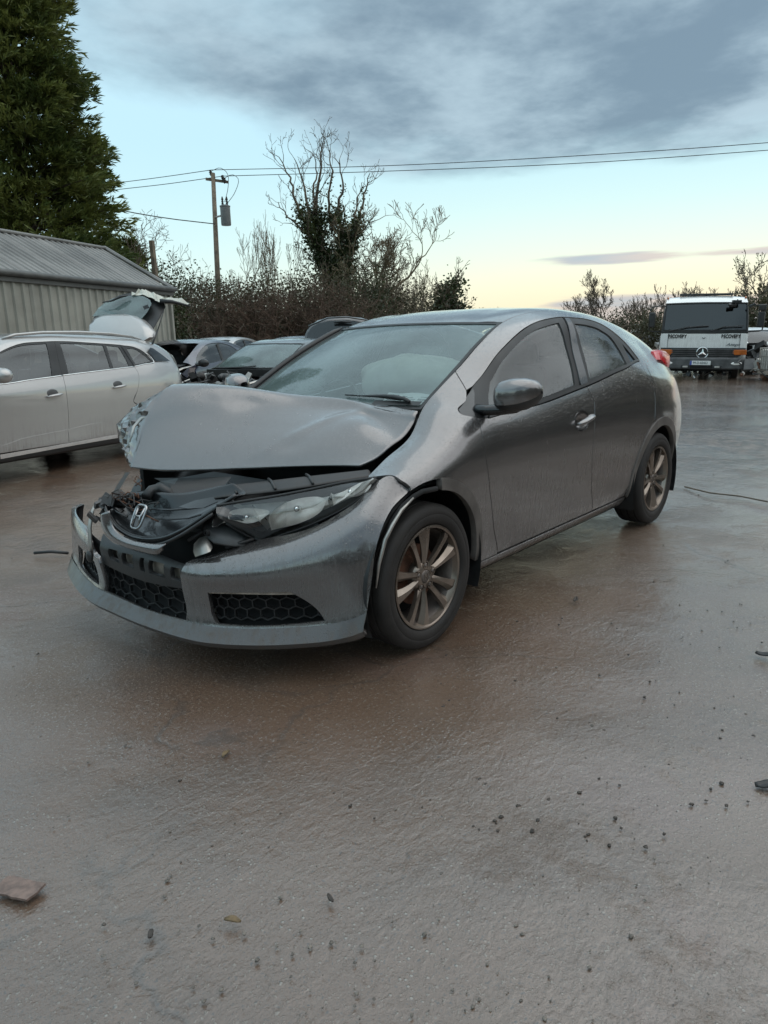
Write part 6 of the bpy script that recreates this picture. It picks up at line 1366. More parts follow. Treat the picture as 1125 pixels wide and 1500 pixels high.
# local frame: +x along the wall towards the camera's left, yb is the sign of the back side
loc_back = Vector((back.x * Wd.x + back.y * Wd.y, -back.x * Wd.y + back.y * Wd.x)); yb = 1 if loc_back.y > 0 else -1
def profile(L, pitch, depth, x0=0.0):
    pts = []; x = x0
    while x < x0 + L:
        pts += [(x, 0), (x + pitch * .55, 0), (x + pitch * .65, depth), (x + pitch * .90, depth)]; x += pitch
    return pts[:int(round(L / pitch)) * 4] + [(x0 + L + .02, 0)]
npan = 8; pw = LEN / npan
for k in range(npan):
    pr = profile(pw, pw / 5, .034, k * pw)
    b = MB(); dz = .004 * (k % 2)
    b.grid([[(x, -yb * (d + dz), z) for x, d in pr] for z in (.02, ez - .06)]); b.build('wall_sheet', M['shed_wall'], shed)
    pr = profile(pw, pw / 6, .030, k * pw)
    rows_ = []
    for t in (-.06, .5, 1.0):
        rows_.append([(x, yb * HALF * t, ez + RISE * t + d + dz) for x, d in pr])
    b = MB(); b.grid(rows_); b.build('roof_sheet', M['shed_roof'], shed)
    b = MB(); b.grid([[(x, yb * HALF * (2 - t), ez + RISE * t + d) for x, d in pr] for t in (1.0, .5, -.06)]); b.build('roof_sheet', M['shed_roof'], shed)
b = MB(); b.box((LEN / 2, -yb * .06, ez - .08), (LEN + .2, .03, .16)); b.build('fascia', M['gutter'], shed)
b = MB(); b.tube([(-.1, -yb * .12, ez - .03), (LEN + .1, -yb * .12, ez - .02)], .055, 10); b.build('gutter', M['gutter'], shed, smooth=True)
b = MB(); b.tube([(-.05, yb * HALF, ez + RISE + .035), (LEN, yb * HALF, ez + RISE + .035)], .07, 8, flat=.6); b.build('ridge_cap', M['shed_roof'], shed, smooth=True)
b = MB(); b.add([(0, 0, 0), (0, 0, ez), (0, yb * HALF, ez + RISE - .02), (0, 2 * yb * HALF, ez), (0, 2 * yb * HALF, 0)], [(0, 1, 2, 3, 4)]); b.build('gable_wall', M['shed_wall'], shed)
b = MB(); b.box((.0, -yb * .035, ez / 2), (.07, .06, ez - .1)); b.build('corner_trim', M['shed_wall'], shed)
b = MB()
for s in (0, 1): b.tube([(-.03, -yb * .10, ez - .02 + .02), (-.03, yb * HALF, ez + RISE + .05)] if s == 0 else [(-.03, yb * HALF, ez + RISE + .05), (-.03, yb * 2 * HALF, ez)], .045, 6)
b.build('verge_trim', M['shed_roof'], shed)
b = MB(); b.box((LEN / 2, yb * HALF, 1.25), (LEN - .1, 2 * HALF - .1, 2.4)); b.build('inner_walls', M['dark'], shed)

# ------------------------------------------------------------------ plants
def leafmat(name, c1, c2, rough=.6):
    t = NT(name); oi = t.n('ShaderNodeNewGeometry')
    n = t.noise(.9, 4, .6); n2 = t.noise(14, 2)
    col = t.mix(t.mr(t.math('ADD', t.math('MULTIPLY', n, .65), t.math('MULTIPLY', n2, .35)), .36, .64), c1, c2)
    p = t.bsdf(col, rough); tl = t.n('ShaderNodeBsdfTranslucent'); t.set(tl.inputs[0], col)
    m = t.n('ShaderNodeMixShader'); m.inputs[0].default_value = .25; t.l(p.outputs[0], m.inputs[1]); t.l(tl.outputs[0], m.inputs[2])
    return t.done(m)
M['conifer'] = leafmat('conifer_foliage', (.050, .078, .018), (.175, .190, .046))
M['ivy'] = leafmat('ivy_leaves', (.022, .036, .014), (.065, .080, .028), .4)
M['bramble'] = leafmat('bramble_leaves', (.034, .038, .017), (.085, .075, .033))
M['bark'] = simple('grey_bark', (.115, .090, .065), .9, var=.35, nscale=3)
M['bark_pale'] = simple('pale_twig_bark', (.17, .135, .085), .9, var=.3, nscale=3)
M['bark_red'] = simple('reddish_twigs', (.105, .068, .048), .9, var=.3, nscale=2)
M['trunk'] = simple('conifer_trunk', (.06, .042, .030), .95, var=.3)
def quads_mesh(name, P, D, Uu, L, W, mat, parent, bend=.0):
    """many leaf blades: base P, direction D, side U (n,3), length L, width W -> one mesh of pointed quads"""
    n = len(P); L = np.asarray(L)[:, None]; W = np.asarray(W)[:, None]
    N = np.cross(D, Uu)
    V = np.stack([P, P + D * L * .5 + Uu * W * .5 - N * L * bend * .4, P + D * L - N * L * bend, P + D * L * .5 - Uu * W * .5 - N * L * bend * .4], 1).reshape(-1, 3)
    F = np.arange(4 * n).reshape(-1, 4)
    me = bpy.data.meshes.new(name); me.vertices.add(len(V)); me.vertices.foreach_set('co', V.ravel())
    me.loops.add(4 * n); me.loops.foreach_set('vertex_index', F.ravel().astype(np.int32)); me.polygons.add(n); me.polygons.foreach_set('loop_start', (np.arange(n) * 4).astype(np.int32)); me.polygons.foreach_set('loop_total', np.full(n, 4, np.int32))
    me.materials.append(mat); me.update(calc_edges=True); me.validate()
    return link(name, me, parent)
def unit(v): return v / (np.linalg.norm(v, axis=-1, keepdims=True) + 1e-9)
def side_of(D, rg):
    r = unit(rg.normal(size=D.shape)); return unit(np.cross(D, r))
def tubes_mesh(name, segs, mat, parent, n=4):
    """segs: list of (p0, p1, r0, r1)"""
    P0 = np.array([s[0] for s in segs]); P1 = np.array([s[1] for s in segs]); r0 = np.array([s[2] for s in segs]); r1 = np.array([s[3] for s in segs])
    D = unit(P1 - P0); a = np.where(np.abs(D[:, 2:3]) < .9, np.array([[0, 0, 1.]]), np.array([[1., 0, 0]])); U = unit(np.cross(D, a)); Wv = np.cross(D, U)
    ang = np.arange(n) * 2 * PI / n
    ring = lambda P, r: P[:, None, :] + r[:, None, None] * (np.cos(ang)[None, :, None] * U[:, None, :] + np.sin(ang)[None, :, None] * Wv[:, None, :])
    V = np.concatenate([ring(P0, r0), ring(P1, r1)], 1).reshape(-1, 3); k = len(segs); base = np.arange(k)[:, None] * 2 * n; j = np.arange(n)[None]; j2 = (np.arange(n) + 1) % n
    F = np.stack([base + j, base + j2[None], base + n + j2[None], base + n + j], -1).reshape(-1, 4); m = len(F)
    me = bpy.data.meshes.new(name); me.vertices.add(len(V)); me.vertices.foreach_set('co', V.ravel()); me.loops.add(4 * m); me.loops.foreach_set('vertex_index', F.ravel().astype(np.int32)); me.polygons.add(m); me.polygons.foreach_set('loop_start', (np.arange(m) * 4).astype(np.int32)); me.polygons.foreach_set('loop_total', np.full(m, 4, np.int32))
    me.polygons.foreach_set('use_smooth', np.ones(m, bool)); me.materials.append(mat); me.update(calc_edges=True); me.validate()
    return link(name, me, parent)
def branch(rg, p, d, L, r, depth, out, tips, spread=.55, up=.10, kids=(2, 4), wig=.22, steps=4, shrink=.66, rmin=.004, first=True):
    p = np.array(p, float); d = unit(np.array(d, float)); r_end = max(r * .55, rmin); pts = [p]; q = p.copy(); dd = d.copy()
    for i in range(steps):
        dd = unit(dd + rg.normal(size=3) * wig + np.array([0, 0, up])); q = q + dd * L / steps
        ra = r + (r_end - r) * i / steps; rb = r + (r_end - r) * (i + 1) / steps
        out.append((pts[-1], q.copy(), ra, rb)); pts.append(q.copy())
        if depth > 0 and i >= (1 if first else 0):
            for _ in range(rg.integers(0, 2) if i < steps - 1 else 0):
                nd = unit(dd + unit(rg.normal(size=3)) * spread * 1.5); branch(rg, q, nd, L * shrink * rg.uniform(.6, 1.0), rb * .6, depth - 1, out, tips, spread, up, kids, wig, steps, shrink, rmin, False)
    if depth > 0:
        for _ in range(rg.integers(*kids)):
            nd = unit(dd + unit(rg.normal(size=3)) * spread); branch(rg, q, nd, L * shrink * rg.uniform(.7, 1.1), r_end * .8, depth - 1, out, tips, spread, up, kids, wig, steps, shrink, rmin, False)
    else: tips.append((q, dd))
def leaves_on(rg, name, segs, n, mat, parent, spread=.12, size=(.06, .12), rsel=0.0, zmax=1e9):
    S2 = [s for s in segs if s[2] >= rsel and s[0][2] < zmax]
    if not S2: return
    wts = np.array([np.linalg.norm(s[1] - s[0]) * (.5 + 1 / (1 + 0)) for s in S2]); k = rg.choice(len(S2), n, p=wts / wts.sum())
    P0 = np.array([s[0] for s in S2])[k]; P1 = np.array([s[1] for s in S2])[k]; R = np.array([s[2] for s in S2])[k]
    off = unit(rg.normal(size=(n, 3))); P = P0 + (P1 - P0) * rg.random((n, 1)) + off * (R[:, None] + np.abs(rg.normal(size=(n, 1))) * spread)
    D = unit(off + rg.normal(size=(n, 3)) * .6 + np.array([0, 0, -.3])); L = rg.uniform(*size, n)
    return quads_mesh(name, P, D, side_of(D, rg), L, L * .8, mat, parent, .1)

# --- the tall conifer at the left: clumps of feathery sprays that sweep outwards and up
def conifer(label, loc, H, Rm, seed, nbr, cat='tree', density=1.0, z0=.8, lean=0.0, group=None):
    t = thing('conifer_tree', label, cat, loc, 0, group); rg = np.random.default_rng(seed)
    tubes_mesh('trunk', [(np.array([0, 0, H * a]), np.array([0, 0, H * (a + .1)]), .26 * (1 - a) + .03, .26 * (.9 - a) + .03) for a in np.arange(0, .95, .1)], M['trunk'], t, 10)
    P = []; D = []; L = []; W = []; limbs = []
    for i in range(nbr):
        h = z0 + (H - z0) * (i + rg.random()) / nbr; f = (h - z0) / (H - z0)
        rad = Rm * (1 - f) ** .55 * min(1, .62 + f * 2.2) * rg.uniform(.72, 1.08); az = rg.uniform(0, 2 * PI); up = rg.uniform(.02, .32)
        dirv = np.array([math.cos(az), math.sin(az), up]); base = np.array([0, 0, h - rad * .12]); tip = base + unit(dirv) * rad
        limbs.append((base, tip, .035, .006))
        ns = int(density * rg.integers(40, 60)); s = .34 + .70 * rg.random(ns) ** .75
        pos = base + (tip - base) * s[:, None]; wid = .10 + .30 * (1 - (s - .42) / .62) * rad / Rm + .10
        latv = np.array([-math.sin(az), math.cos(az), 0]); lat = rg.normal(size=ns) * wid; ver = rg.normal(size=ns) * .12 - .10 * np.abs(lat)
        pos = pos + latv * lat[:, None] + np.array([0, 0, 1.0]) * ver[:, None]
        dr = unit(dirv + latv * (np.sign(lat) * .45)[:, None] + rg.normal(size=(ns, 3)) * .30 + np.array([0, 0, .12]))
        for k in range(11):     # blades of one spray
            off = (k / 8 - .5)
            sdv = side_of(dr, rg); b0 = pos + dr * (rg.random((ns, 1)) * .22); dd = unit(dr + sdv * rg.normal(size=(ns, 1)) * .42 + np.array([0, 0, .05]))
            P.append(b0); D.append(dd); L.append(rg.uniform(.12, .29, ns)); W.append(rg.uniform(.026, .048, ns))
    P = np.vstack(P); D = np.vstack(D); L = np.concatenate(L); W = np.concatenate(W)
    tubes_mesh('limb', limbs, M['trunk'], t, 4)['kind'] = 'stuff'
    quads_mesh('crown', P, D, side_of(D, rg), L, W, M['conifer'], t, -.12)
    return t
p_ = (-7.967, -19.534, 3.836)
conifer('tall dark green conifer rising out of the picture behind the shed', (p_[0], p_[1], 0), 15.5, 3.05, 3, 740)
p_ = (-12.563, -22.161, 4.065); conifer('small dark conifer peeping over the end of the shed roof', (p_[0], p_[1], 0), 4.9, 1.1, 8, 60)

def bare_tree(label, loc, H, seed, r=.10, depth=4, trunk=.35, group=None, mat='bark', spread=.55, kids=(2, 4), up=.10, lean=(0, 0), stems=1, ivy=0, ivy_r=.03, ivy_z=1e9, ivy_size=(.07, .14), ivy_spread=.14, wig=.22, name='bare_tree', shrink=.66, rmin=.006, cat='tree', nseg=4):
    t = thing(name, label, cat, loc, 0, group); rg = np.random.default_rng(seed); segs = []; tips = []
    for k in range(stems):
        d0 = np.array([lean[0] + (rg.normal() * .28 if stems > 1 else 0), lean[1] + (rg.normal() * .28 if stems > 1 else 0), 1.0])
        branch(rg, (rg.normal() * .12 * (stems > 1), rg.normal() * .12 * (stems > 1), -.1), d0, H * trunk, r, depth, segs, tips, spread, up, kids, wig, 5, shrink, rmin)
    zmax = max(s[1][2] for s in segs); k_ = H / zmax
    segs = [(np.array(a) * [min(k_, 1.3), min(k_, 1.3), k_], np.array(b) * [min(k_, 1.3), min(k_, 1.3), k_], c, e) for a, b, c, e in segs]
    thick = [s for s in segs if s[2] > r * .45]; thin = [s for s in segs if s[2] <= r * .45]
    if thick: tubes_mesh('trunk', thick, M[mat], t, 7)
    if thin: tubes_mesh('crown', thin, M[mat], t, nseg)['kind'] = 'stuff'
    if ivy: leaves_on(rg, 'ivy', segs, ivy, M['ivy'], t, ivy_spread, ivy_size, ivy_r, ivy_z)
    return t
G0 = lambda px, py, t: (lambda q: (q[0], q[1], 0))(px)
p_ = (-20.722, -19.848, 2.133)

def pollard(label, loc, px0, sc, limbs, seed):
    t = thing('ivy_clad_tree', label, 'tree', loc); t.scale = (1, 1, .945); rg = np.random.default_rng(seed); segs = []; tips = []; mains = []
    rv = np.array([-.647, .762, 0]); dv = np.array([-.757, -.651, 0])
    z = lambda py: 1.292 + (500 - py) / sc * (1 - .000223 * (500 - py))
    L3 = [((490, 560), (491, 470), (489, 420), .40, .30, 0)] + limbs
    for i, l in enumerate(L3):
        dep = l[-1]; l = l if i == 0 else (*l[:-3], l[-3] * .72, l[-2] * .6, l[-1]); pts = [rv * (p[0] - px0) / sc + dv * dep * min(1, k / 2) + np.array([0, 0, z(p[1])]) for k, p in enumerate(l[:-3])]
        S_ = spline(np.array(pts), .25); S_ = S_ + rg.normal(size=S_.shape) * .035; n = len(S_); r0, r1 = l[-3], l[-2]
        for k in range(n - 1):
            ra = r0 + (r1 - r0) * k / (n - 1); rb = r0 + (r1 - r0) * (k + 1) / (n - 1); segs.append((S_[k], S_[k + 1], ra, rb)); mains.append((i, segs[-1]))
            if i and rg.random() < .34 + .3 * k / n:
                d = unit(unit(rg.normal(size=3)) * .8 + (S_[k + 1] - S_[k]) / .25 * .8 + np.array([0, 0, .35])); branch(rg, S_[k + 1], d, rg.uniform(.45, 1.0), max(.014, rb * .42), 2, segs, tips, .62, .16, (1, 3), .25, 4, .62, .008)
    ids_ = {id(s) for _, s in mains}
    for i in range(len(L3)): tubes_mesh('limb' if i else 'trunk', [s for q, s in mains if q == i], M['bark'], t, 8)
    tubes_mesh('crown', [s for s in segs if id(s) not in ids_], M['bark'], t, 4)['kind'] = 'stuff'
    leaves_on(rg, 'ivy', segs, 9000, M['ivy'], t, .20, (.08, .17), .055, 6.9); leaves_on(rg, 'ivy', segs, 5000, M['ivy'], t, .34, (.08, .17), .10, 5.3); leaves_on(rg, 'ivy', segs, 1500, M['ivy'], t, .10, (.06, .12), .03, 8.0)
    return t
pollard('tall leafless tree with ivy climbing its pollarded limbs, behind the hedge', (p_[0] - .13, p_[1] + .15, 0), 490, 33.9, [
    ((489, 425), (472, 345), (466, 290), (476, 235), (479, 193), .20, .030, .1), ((488, 410), (458, 335), (441, 290), (433, 250), (420, 220), .16, .026, -.5),
    ((470, 335), (455, 290), (448, 252), (440, 213), .12, .024, .5), ((491, 410), (503, 340), (497, 295), (506, 250), (499, 216), .18, .026, .6),
    ((494, 415), (514, 350), (529, 308), (536, 275), (546, 244), .15, .024, -.3), ((500, 385), (519, 330), (524, 285), (533, 250), .12, .022, .7),
    ((482, 385), (452, 333), (432, 313), (416, 288), .11, .022, -.8), ((489, 330), (486, 280), (492, 235), (488, 205), .10, .022, -.4), ((468, 300), (462, 262), (468, 225), (462, 198), .08, .022, .9), ((505, 350), (531, 330), (541, 318), (556, 312), .07, .02, .2)], 5)

p_ = (-22.904, -18.877, 2.104); bare_tree('wide bare tree leaning right beside the ivy-clad tree', (p_[0], p_[1], 0), 7.0, 31, r=.16, depth=5, trunk=.36, stems=3, spread=.6, rmin=.010, mat='bark_pale', ivy=1200, ivy_z=2.5)
p_ = (-31.496, -21.547, 2.216); bare_tree('short stubby tree smothered in ivy, standing alone above the car roof', (p_[0], p_[1], 0), 5.5, 12, r=.22, depth=4, trunk=.42, ivy=9000, ivy_r=.02, ivy_z=4.1, ivy_spread=.34, ivy_size=(.10, .2), spread=.62, rmin=.012, name='ivy_clad_tree')
for px_, h_, sd in ((362, 6.6, 41), (400, 7.2, 42), (430, 6.2, 43)):
    p_ = ((-19.665, -24.289, 2.288), (-21.022, -24.289, 2.291), (-21.089, -22.613, 2.232))[sd - 41]
    bare_tree(('slim leafless tree next to the transformer on its right', 'slim leafless tree midway between the power pole and ivy-clad tree', 'slim leafless tree close against the left of the ivy-clad tree')[sd - 41], (p_[0], p_[1], 0), h_, sd, r=.07, depth=4, trunk=.4, spread=.42, up=.22, rmin=.008, group='slim bare trees in the hedge', mat='bark_pale', wig=.14)
for i_, (p_, h_) in enumerate((((-14.159, -21.461, 2.922), 6.0), ((-14.541, -21.011, 2.907), 5.0))):
    bare_tree(('curly leafless tree beside the wooden post' , 'thin curly leafless shrub between the wooden post and the power pole')[i_], (p_[0], p_[1], 0), h_, 60 + i_, r=.06, depth=4, trunk=.42, spread=.5, wig=.34, up=.12, rmin=.007)
for i_, (p_, h_) in enumerate((((-26.719, -20.778, 2.179), 5.2), ((-28.987, -21.305, 2.202), 4.6))):
    bare_tree(('pale twiggy thicket tree right of the wide bare tree', 'pale twiggy thicket tree next to the ivy-smothered stub')[i_], (p_[0], p_[1], 0), h_, 70 + i_, r=.08, depth=4, trunk=.34, stems=3, spread=.5, up=.2, rmin=.009, group='pale thicket trees', mat='bark_pale')
# --- hedgerow
def bush(label, loc, rx, ry, h, seed, leaf=4000, stems=26, mat='bramble', twig='bark', group='hedge bushes behind the wrecks', size=(.06, .12), depth=3):
    t = thing('hedge_bush', label, 'bush', loc, 0, group); rg = np.random.default_rng(seed); segs = []; tips = []
    for k in range(stems):
        a = rg.uniform(0, 2 * PI); q = math.sqrt(rg.random()) * .8
        branch(rg, (rx * q * math.cos(a), ry * q * math.sin(a), 0), (rg.normal() * .3, rg.normal() * .3, 1), h * rg.uniform(.42, .62), .022, depth, segs, tips, .6, .02, (2, 4), .26, 4, .55, .006)
    segs = [s for s in segs if s[1][2] < h * 1.25]
    tubes_mesh('stems', segs, M[twig], t, 3)['kind'] = 'stuff'
    n = leaf; u = unit(rg.normal(size=(n, 3))); rr = rg.random((n, 1)) ** .4
    blob = 1 + .22 * np.sin(u[:, 0:1] * 7 + seed) * np.sin(u[:, 1:2] * 6 + 1.3) + .12 * np.sin(u[:, 2:3] * 11 + u[:, 0:1] * 9)
    P = u * rr * blob * np.array([rx, ry, h * .54]) + np.array([0, 0, h * .46]); P = P + rg.normal(size=P.shape) * .10; P = P[P[:, 2] > .02]
    D = unit(rg.normal(size=P.shape) + np.array([0, 0, -.2])); L = rg.uniform(*size, len(P))
    if n: quads_mesh('foliage', P, D, side_of(D, rg), L, L * .75, M[mat], t, .1)
    return t
hedge = [((-11.877, -20.587, 1.911), 1.7, 1.4, 3.9, 'ivy', 9000), ((-14.009, -21.359, 2.173), 2.0, 1.5, 4.2, 'ivy', 11000), ((-15.527, -21.073, 1.908), 1.9, 1.5, 3.7, 'bramble', 9000), ((-16.459, -19.976, 1.871), 1.9, 1.5, 3.7, 'bramble', 9000), ((-17.742, -19.263, 1.844), 1.9, 1.6, 4.0, 'bramble', 9000), ((-19.023, -18.553, 1.817), 1.8, 1.5, 4.2, 'bramble', 8000), ((-20.719, -18.150, 1.797), 1.9, 1.5, 4.3, 'ivy', 9000), ((-23.338, -18.257, 1.788), 2.0, 1.5, 4.1, 'bramble', 8000), ((-11.476, -18.667, 1.856), 1.2, 1.0, 3.2, 'ivy', 6000)]
for i, (p_, rx, ry, h_, m_, n_) in enumerate(hedge):
    bush(('dark green ivy bush beside the end wall of the shed', 'dark green ivy bush around the foot of the wooden post', 'brown bramble bush at the foot of the power pole', 'brown bramble bush just right of the power pole', 'brown bramble bush left of the ivy-clad tree trunk', 'brown bramble bush under the ivy-clad tree', 'ivy-grown bush just right of the ivy-clad tree trunk', 'brown bramble bush at the right end of the near hedge', 'low ivy bush in front of the shed end, nearest of the hedge')[i], (p_[0], p_[1], 0), rx, ry, h_, 100 + i, n_, 22, m_, 'bark', {'ivy': 'ivy-covered hedge bushes', 'bramble': 'brown bramble hedge bushes'}[m_])
for i, p_ in enumerate(((-15.095, -19.190, 1.854), (-16.200, -18.367, 1.825), (-17.120, -17.603, 1.798), (-18.068, -16.806, 1.770))):
    bush(('bare reddish stems above the black hatchback, leftmost thicket', 'bare reddish stems in the second thicket from the power pole', 'bare reddish stems in the third thicket from the power pole', 'bare reddish stems over the raised dark tailgate')[i], (p_[0], p_[1], 0), 1.3, 1.0, 3.7, 130 + i, 500, 34, 'bramble', 'bark_red', 'reddish bare thickets')
# --- far trees to the right
far = [((-39.450, -27.992, 2.000), 4.0, 'pale twiggy scrub beyond the ivy stump', 2), ((-47.916, -30.783, 2.042), 3.6, 'pale twiggy scrub beyond the ivy stump', 2), ((-51.311, -29.975, 2.002), 3.7, 'pale twiggy scrub beyond the ivy stump', 2), ((-56.660, -30.058, 1.980), 3.4, 'pale twiggy scrub beyond the ivy stump', 2)]
for i, (p_, h_, lb, st_) in enumerate(far): bare_tree(('pale twiggy scrub directly behind the ivy-smothered stub', 'pale twiggy scrub over the middle of the grey car roof', 'pale twiggy scrub over the highest part of the grey car roof', 'pale twiggy scrub at the right end of the grey car roof')[i], (p_[0], p_[1], 0), h_, 200 + i, r=.07, depth=4, trunk=.3, stems=6, spread=.6, up=.15, rmin=.016, group='far pale scrub', mat='bark_pale', nseg=3)
for i, (p_, h_) in enumerate((((-61.837, -27.152, 1.869), 5.2), ((-60.861, -28.301, 1.908), 4.2), ((-62.772, -22.861, 1.738), 4.6), ((-61.503, -21.166, 1.694), 4.6), ((-61.109, -18.440, 1.615), 5.2), ((-62.403, -16.917, 1.564), 5.4), ((-63.401, -15.742, 1.524), 4.9), ((-46.696, -9.893, 1.430), 4.5))):
    bare_tree(('leafless tree on the skyline just left of the tall rounded one', 'leafless tree on the skyline furthest left of the truck', 'leafless tree between the tall rounded one and the truck', 'leafless tree touching the left mirror of the truck', 'leafless tree behind the left half of the truck cab', 'leafless tree behind the middle of the truck roof', 'leafless tree behind the right half of the truck roof', 'leafless tree behind the right mirror of the truck')[i], (p_[0], p_[1], 0), h_, 230 + i, r=.10, depth=4, trunk=.34, stems=2, spread=.6, up=.14, rmin=.016, group='distant skyline trees', nseg=3)
p_ = (-61.708, -24.114, 1.780); bare_tree('rounded leafless tree standing highest on the skyline left of the truck', (p_[0], p_[1], 0), 6.9, 251, r=.16, depth=5, trunk=.30, spread=.62, up=.10, rmin=.016, nseg=3)
p_ = (-36.316, -6.166, 1.369); bare_tree('bare tree with brown leaves at the right edge behind the wrecks', (p_[0], p_[1], 0), 4.9, 262, r=.14, depth=5, trunk=.3, stems=2, spread=.6, rmin=.010, ivy=2500, ivy_r=.0, ivy_size=(.05, .10))
for i, (p_, h_, rx) in enumerate((((-57.377, -25.810, 1.279), 3.0, 2.6), ((-57.486, -22.500, 1.199), 3.2, 2.6), ((-57.280, -19.559, 1.131), 3.1, 2.5), ((-57.124, -16.561, 1.062), 3.0, 2.4), ((-52.298, -12.694, 1.025), 3.2, 2.4), ((-33.670, -5.982, 1.081), 3.0, 1.6), ((-57.330, -29.048, 1.356), 2.6, 2.6), ((-53.365, -30.533, 1.437), 2.5, 2.6))):
    bush(('olive brown bush on the far edge left of the tall rounded tree', 'olive brown bush below the tall rounded tree', 'olive brown bush behind the white van', 'olive brown bush behind the left mirror of the truck', 'olive brown bush behind the right side of the truck', 'olive brown bush behind the crushed white car', 'olive brown bush over the rear of the grey car roof', 'olive brown bush over the middle of the grey car roof')[i], (p_[0], p_[1], 0), rx, 1.6, h_, 300 + i, 3500, 14, 'bramble', 'bark', 'far hedge bushes', (.10, .2))

# ------------------------------------------------------------------ power pole, transformer, wires, post
pole = thing('power_pole', 'wooden power pole carrying a grey transformer above the hedge', 'utility pole', (-16.908, -22.748, 1.394), 0)
top_ = Vector((-17.944, -23.750, 8.231)) - pole.location
b = MB(); b.tube([(0, 0, -.3), tuple(top_ * .5), tuple(top_)], [.125, .105, .085], 12); b.build('pole_shaft', M['wood'], pole, smooth=True)
rgt = Vector((-.647, .762, -.02)); rel = lambda p: tuple(Vector(p) - pole.location)
b = MB(); b.box((0, 0, 0), (.95, .08, .10)); ca_o = b.build('cross_arm', M['wood'], pole); ca_o.location = top_ + Vector((0, 0, -.28)) + rgt * .15; ca_o.rotation_euler = (0, R_(9), math.atan2(rgt.y, rgt.x))
for p_ in ((-17.890, -23.834, 8.289), (-18.107, -23.340, 8.059), (-18.131, -23.270, 7.947)):
    q = Vector(rel(p_)); b = MB(); b.lathe([(.02, -.16), (.03, -.1), (.07, -.08), (.035, -.05), (.08, -.02), (.04, .01), (.07, .04), (.02, .07)], tuple(q), 'z', 12); b.build('insulator', M['brown_plastic'], pole, smooth=True)
tc_ = Vector(rel((-17.739, -22.856, 6.444)))
b = MB(); b.lathe([(.001, -.38), (.19, -.38), (.205, -.34), (.205, .33), (.22, .34), (.22, .38), (.12, .42), (.001, .43)], tuple(tc_), 'z', 24); tf = b.build('transformer', simple('transformer_grey', (.16, .17, .17), .45, var=.1), pole, sharp=40)
for a_ in (-.09, .09):
    b = MB(); b.lathe([(.03, .40), (.055, .46), (.03, .50), (.055, .54), (.03, .58), (.05, .62), (.02, .74)], (tc_.x + rgt.x * a_, tc_.y + rgt.y * a_, tc_.z), 'z', 10); b.build('bushing', M['brown_plastic'], tf, smooth=True)
b = MB(); b.tube([tuple(tc_ * 1.0 - rgt * .2), tuple(Vector((top_.x * .72, top_.y * .72, tc_.z)))], .04, 6); b.build('bracket', M['metal'], tf)
for pts in (((-17.948, -23.787, 8.343), (-18.105, -23.475, 8.422), (-18.195, -23.120, 8.169), (-18.097, -23.020, 7.590), (-17.856, -23.006, 7.004)), ((-18.109, -23.307, 7.976), (-18.330, -22.940, 8.109), (-18.444, -22.744, 7.937), (-18.242, -22.777, 7.389), (-17.918, -22.912, 6.947))):
    b = MB(); b.tube([tuple(p) for p in spline(np.array([rel(p) for p in pts]), .15)], .012, 5); b.build('jumper_cable', M['rubber'], pole, smooth=True)
def wire(label, pts, r=.014, group=None):
    P = spline(np.array(pts), .8); b = MB(); b.tube([tuple(p) for p in P], r, 5); o = b.build('overhead_wire', M['rubber'], None, smooth=True); tag(o, label, 'power line', group); return o
wire('upper overhead wire from the pole top towards the right edge of the picture', [(-17.916, -23.834, 8.372), (-21.760, -17.694, 8.120), (-26.012, -11.157, 8.075), (-29.671, -5.344, 8.127), (-34.654, 1.916, 8.430)])
wire('lower overhead wire from the pole arm towards the right edge of the picture', [(-18.149, -23.300, 8.086), (-21.717, -17.665, 7.905), (-25.955, -11.118, 7.790), (-29.616, -5.306, 7.852), (-34.587, 1.962, 8.093)])
wire('upper overhead wire from the pole top behind the tall conifer', [(-17.916, -23.834, 8.372), (-16.900, -25.763, 8.259), (-15.984, -27.591, 8.191), (-14.170, -31.252, 8.120)])
wire('lower overhead wire from the pole arm behind the tall conifer', [(-18.112, -23.343, 8.087), (-16.775, -25.628, 7.927), (-15.927, -27.552, 7.904), (-14.099, -31.203, 7.765)])
wire('thick slack cable from half way down the pole to the left', [(-17.522, -23.318, 6.158), (-15.325, -23.688, 6.220), (-13.615, -24.163, 6.398), (-11.083, -24.905, 6.840)], .02)
pst = (-10.651, -17.321, 2.023); b = MB(); b.box((0, 0, 1.85), (.16, .12, 3.7), taper=.95); o = b.build('wooden_post', M['wood'], None, bevel=.01); o.location = (pst[0], pst[1], 0); o.rotation_euler = (.02, 0, .5)
o.scale = (1, 1, (1.292 + (506 - 360) / 1050 * 22) / 3.7); tag(o, 'square wooden post sticking up beyond the end of the shed', 'post')

# ------------------------------------------------------------------ bits lying on the yard
def lump(V, F, c, r, rg, flat=.42):
    o = len(V); n, m = 6, 4; ph = rg.uniform(0, 6, 3)
    for i in range(m + 1):
        p = PI * i / m
        for j in range(n):
            a = 2 * PI * j / n; q = r * rg.uniform(.45, 1.4)
            V.append((c[0] + q * math.sin(p) * math.cos(a), c[1] + q * math.sin(p) * math.sin(a) * .8, c[2] + q * flat * math.cos(p)))
    for i in range(m):
        for j in range(n): F.append((o + i * n + j, o + (i + 1) * n + j, o + (i + 1) * n + (j + 1) % n, o + i * n + (j + 1) % n))
M['clod'] = simple('dark_mud_clod', (.045, .035, .028), .6, var=.4, nscale=40)
M['stone'] = simple('small_stone', (.15, .13, .11), .7, var=.45, nscale=30)
M['leaf'] = simple('dead_leaf', (.16, .11, .055), .7, var=.4, nscale=30)
rg = np.random.default_rng(77)
camx, camy = 2.294, 2.598
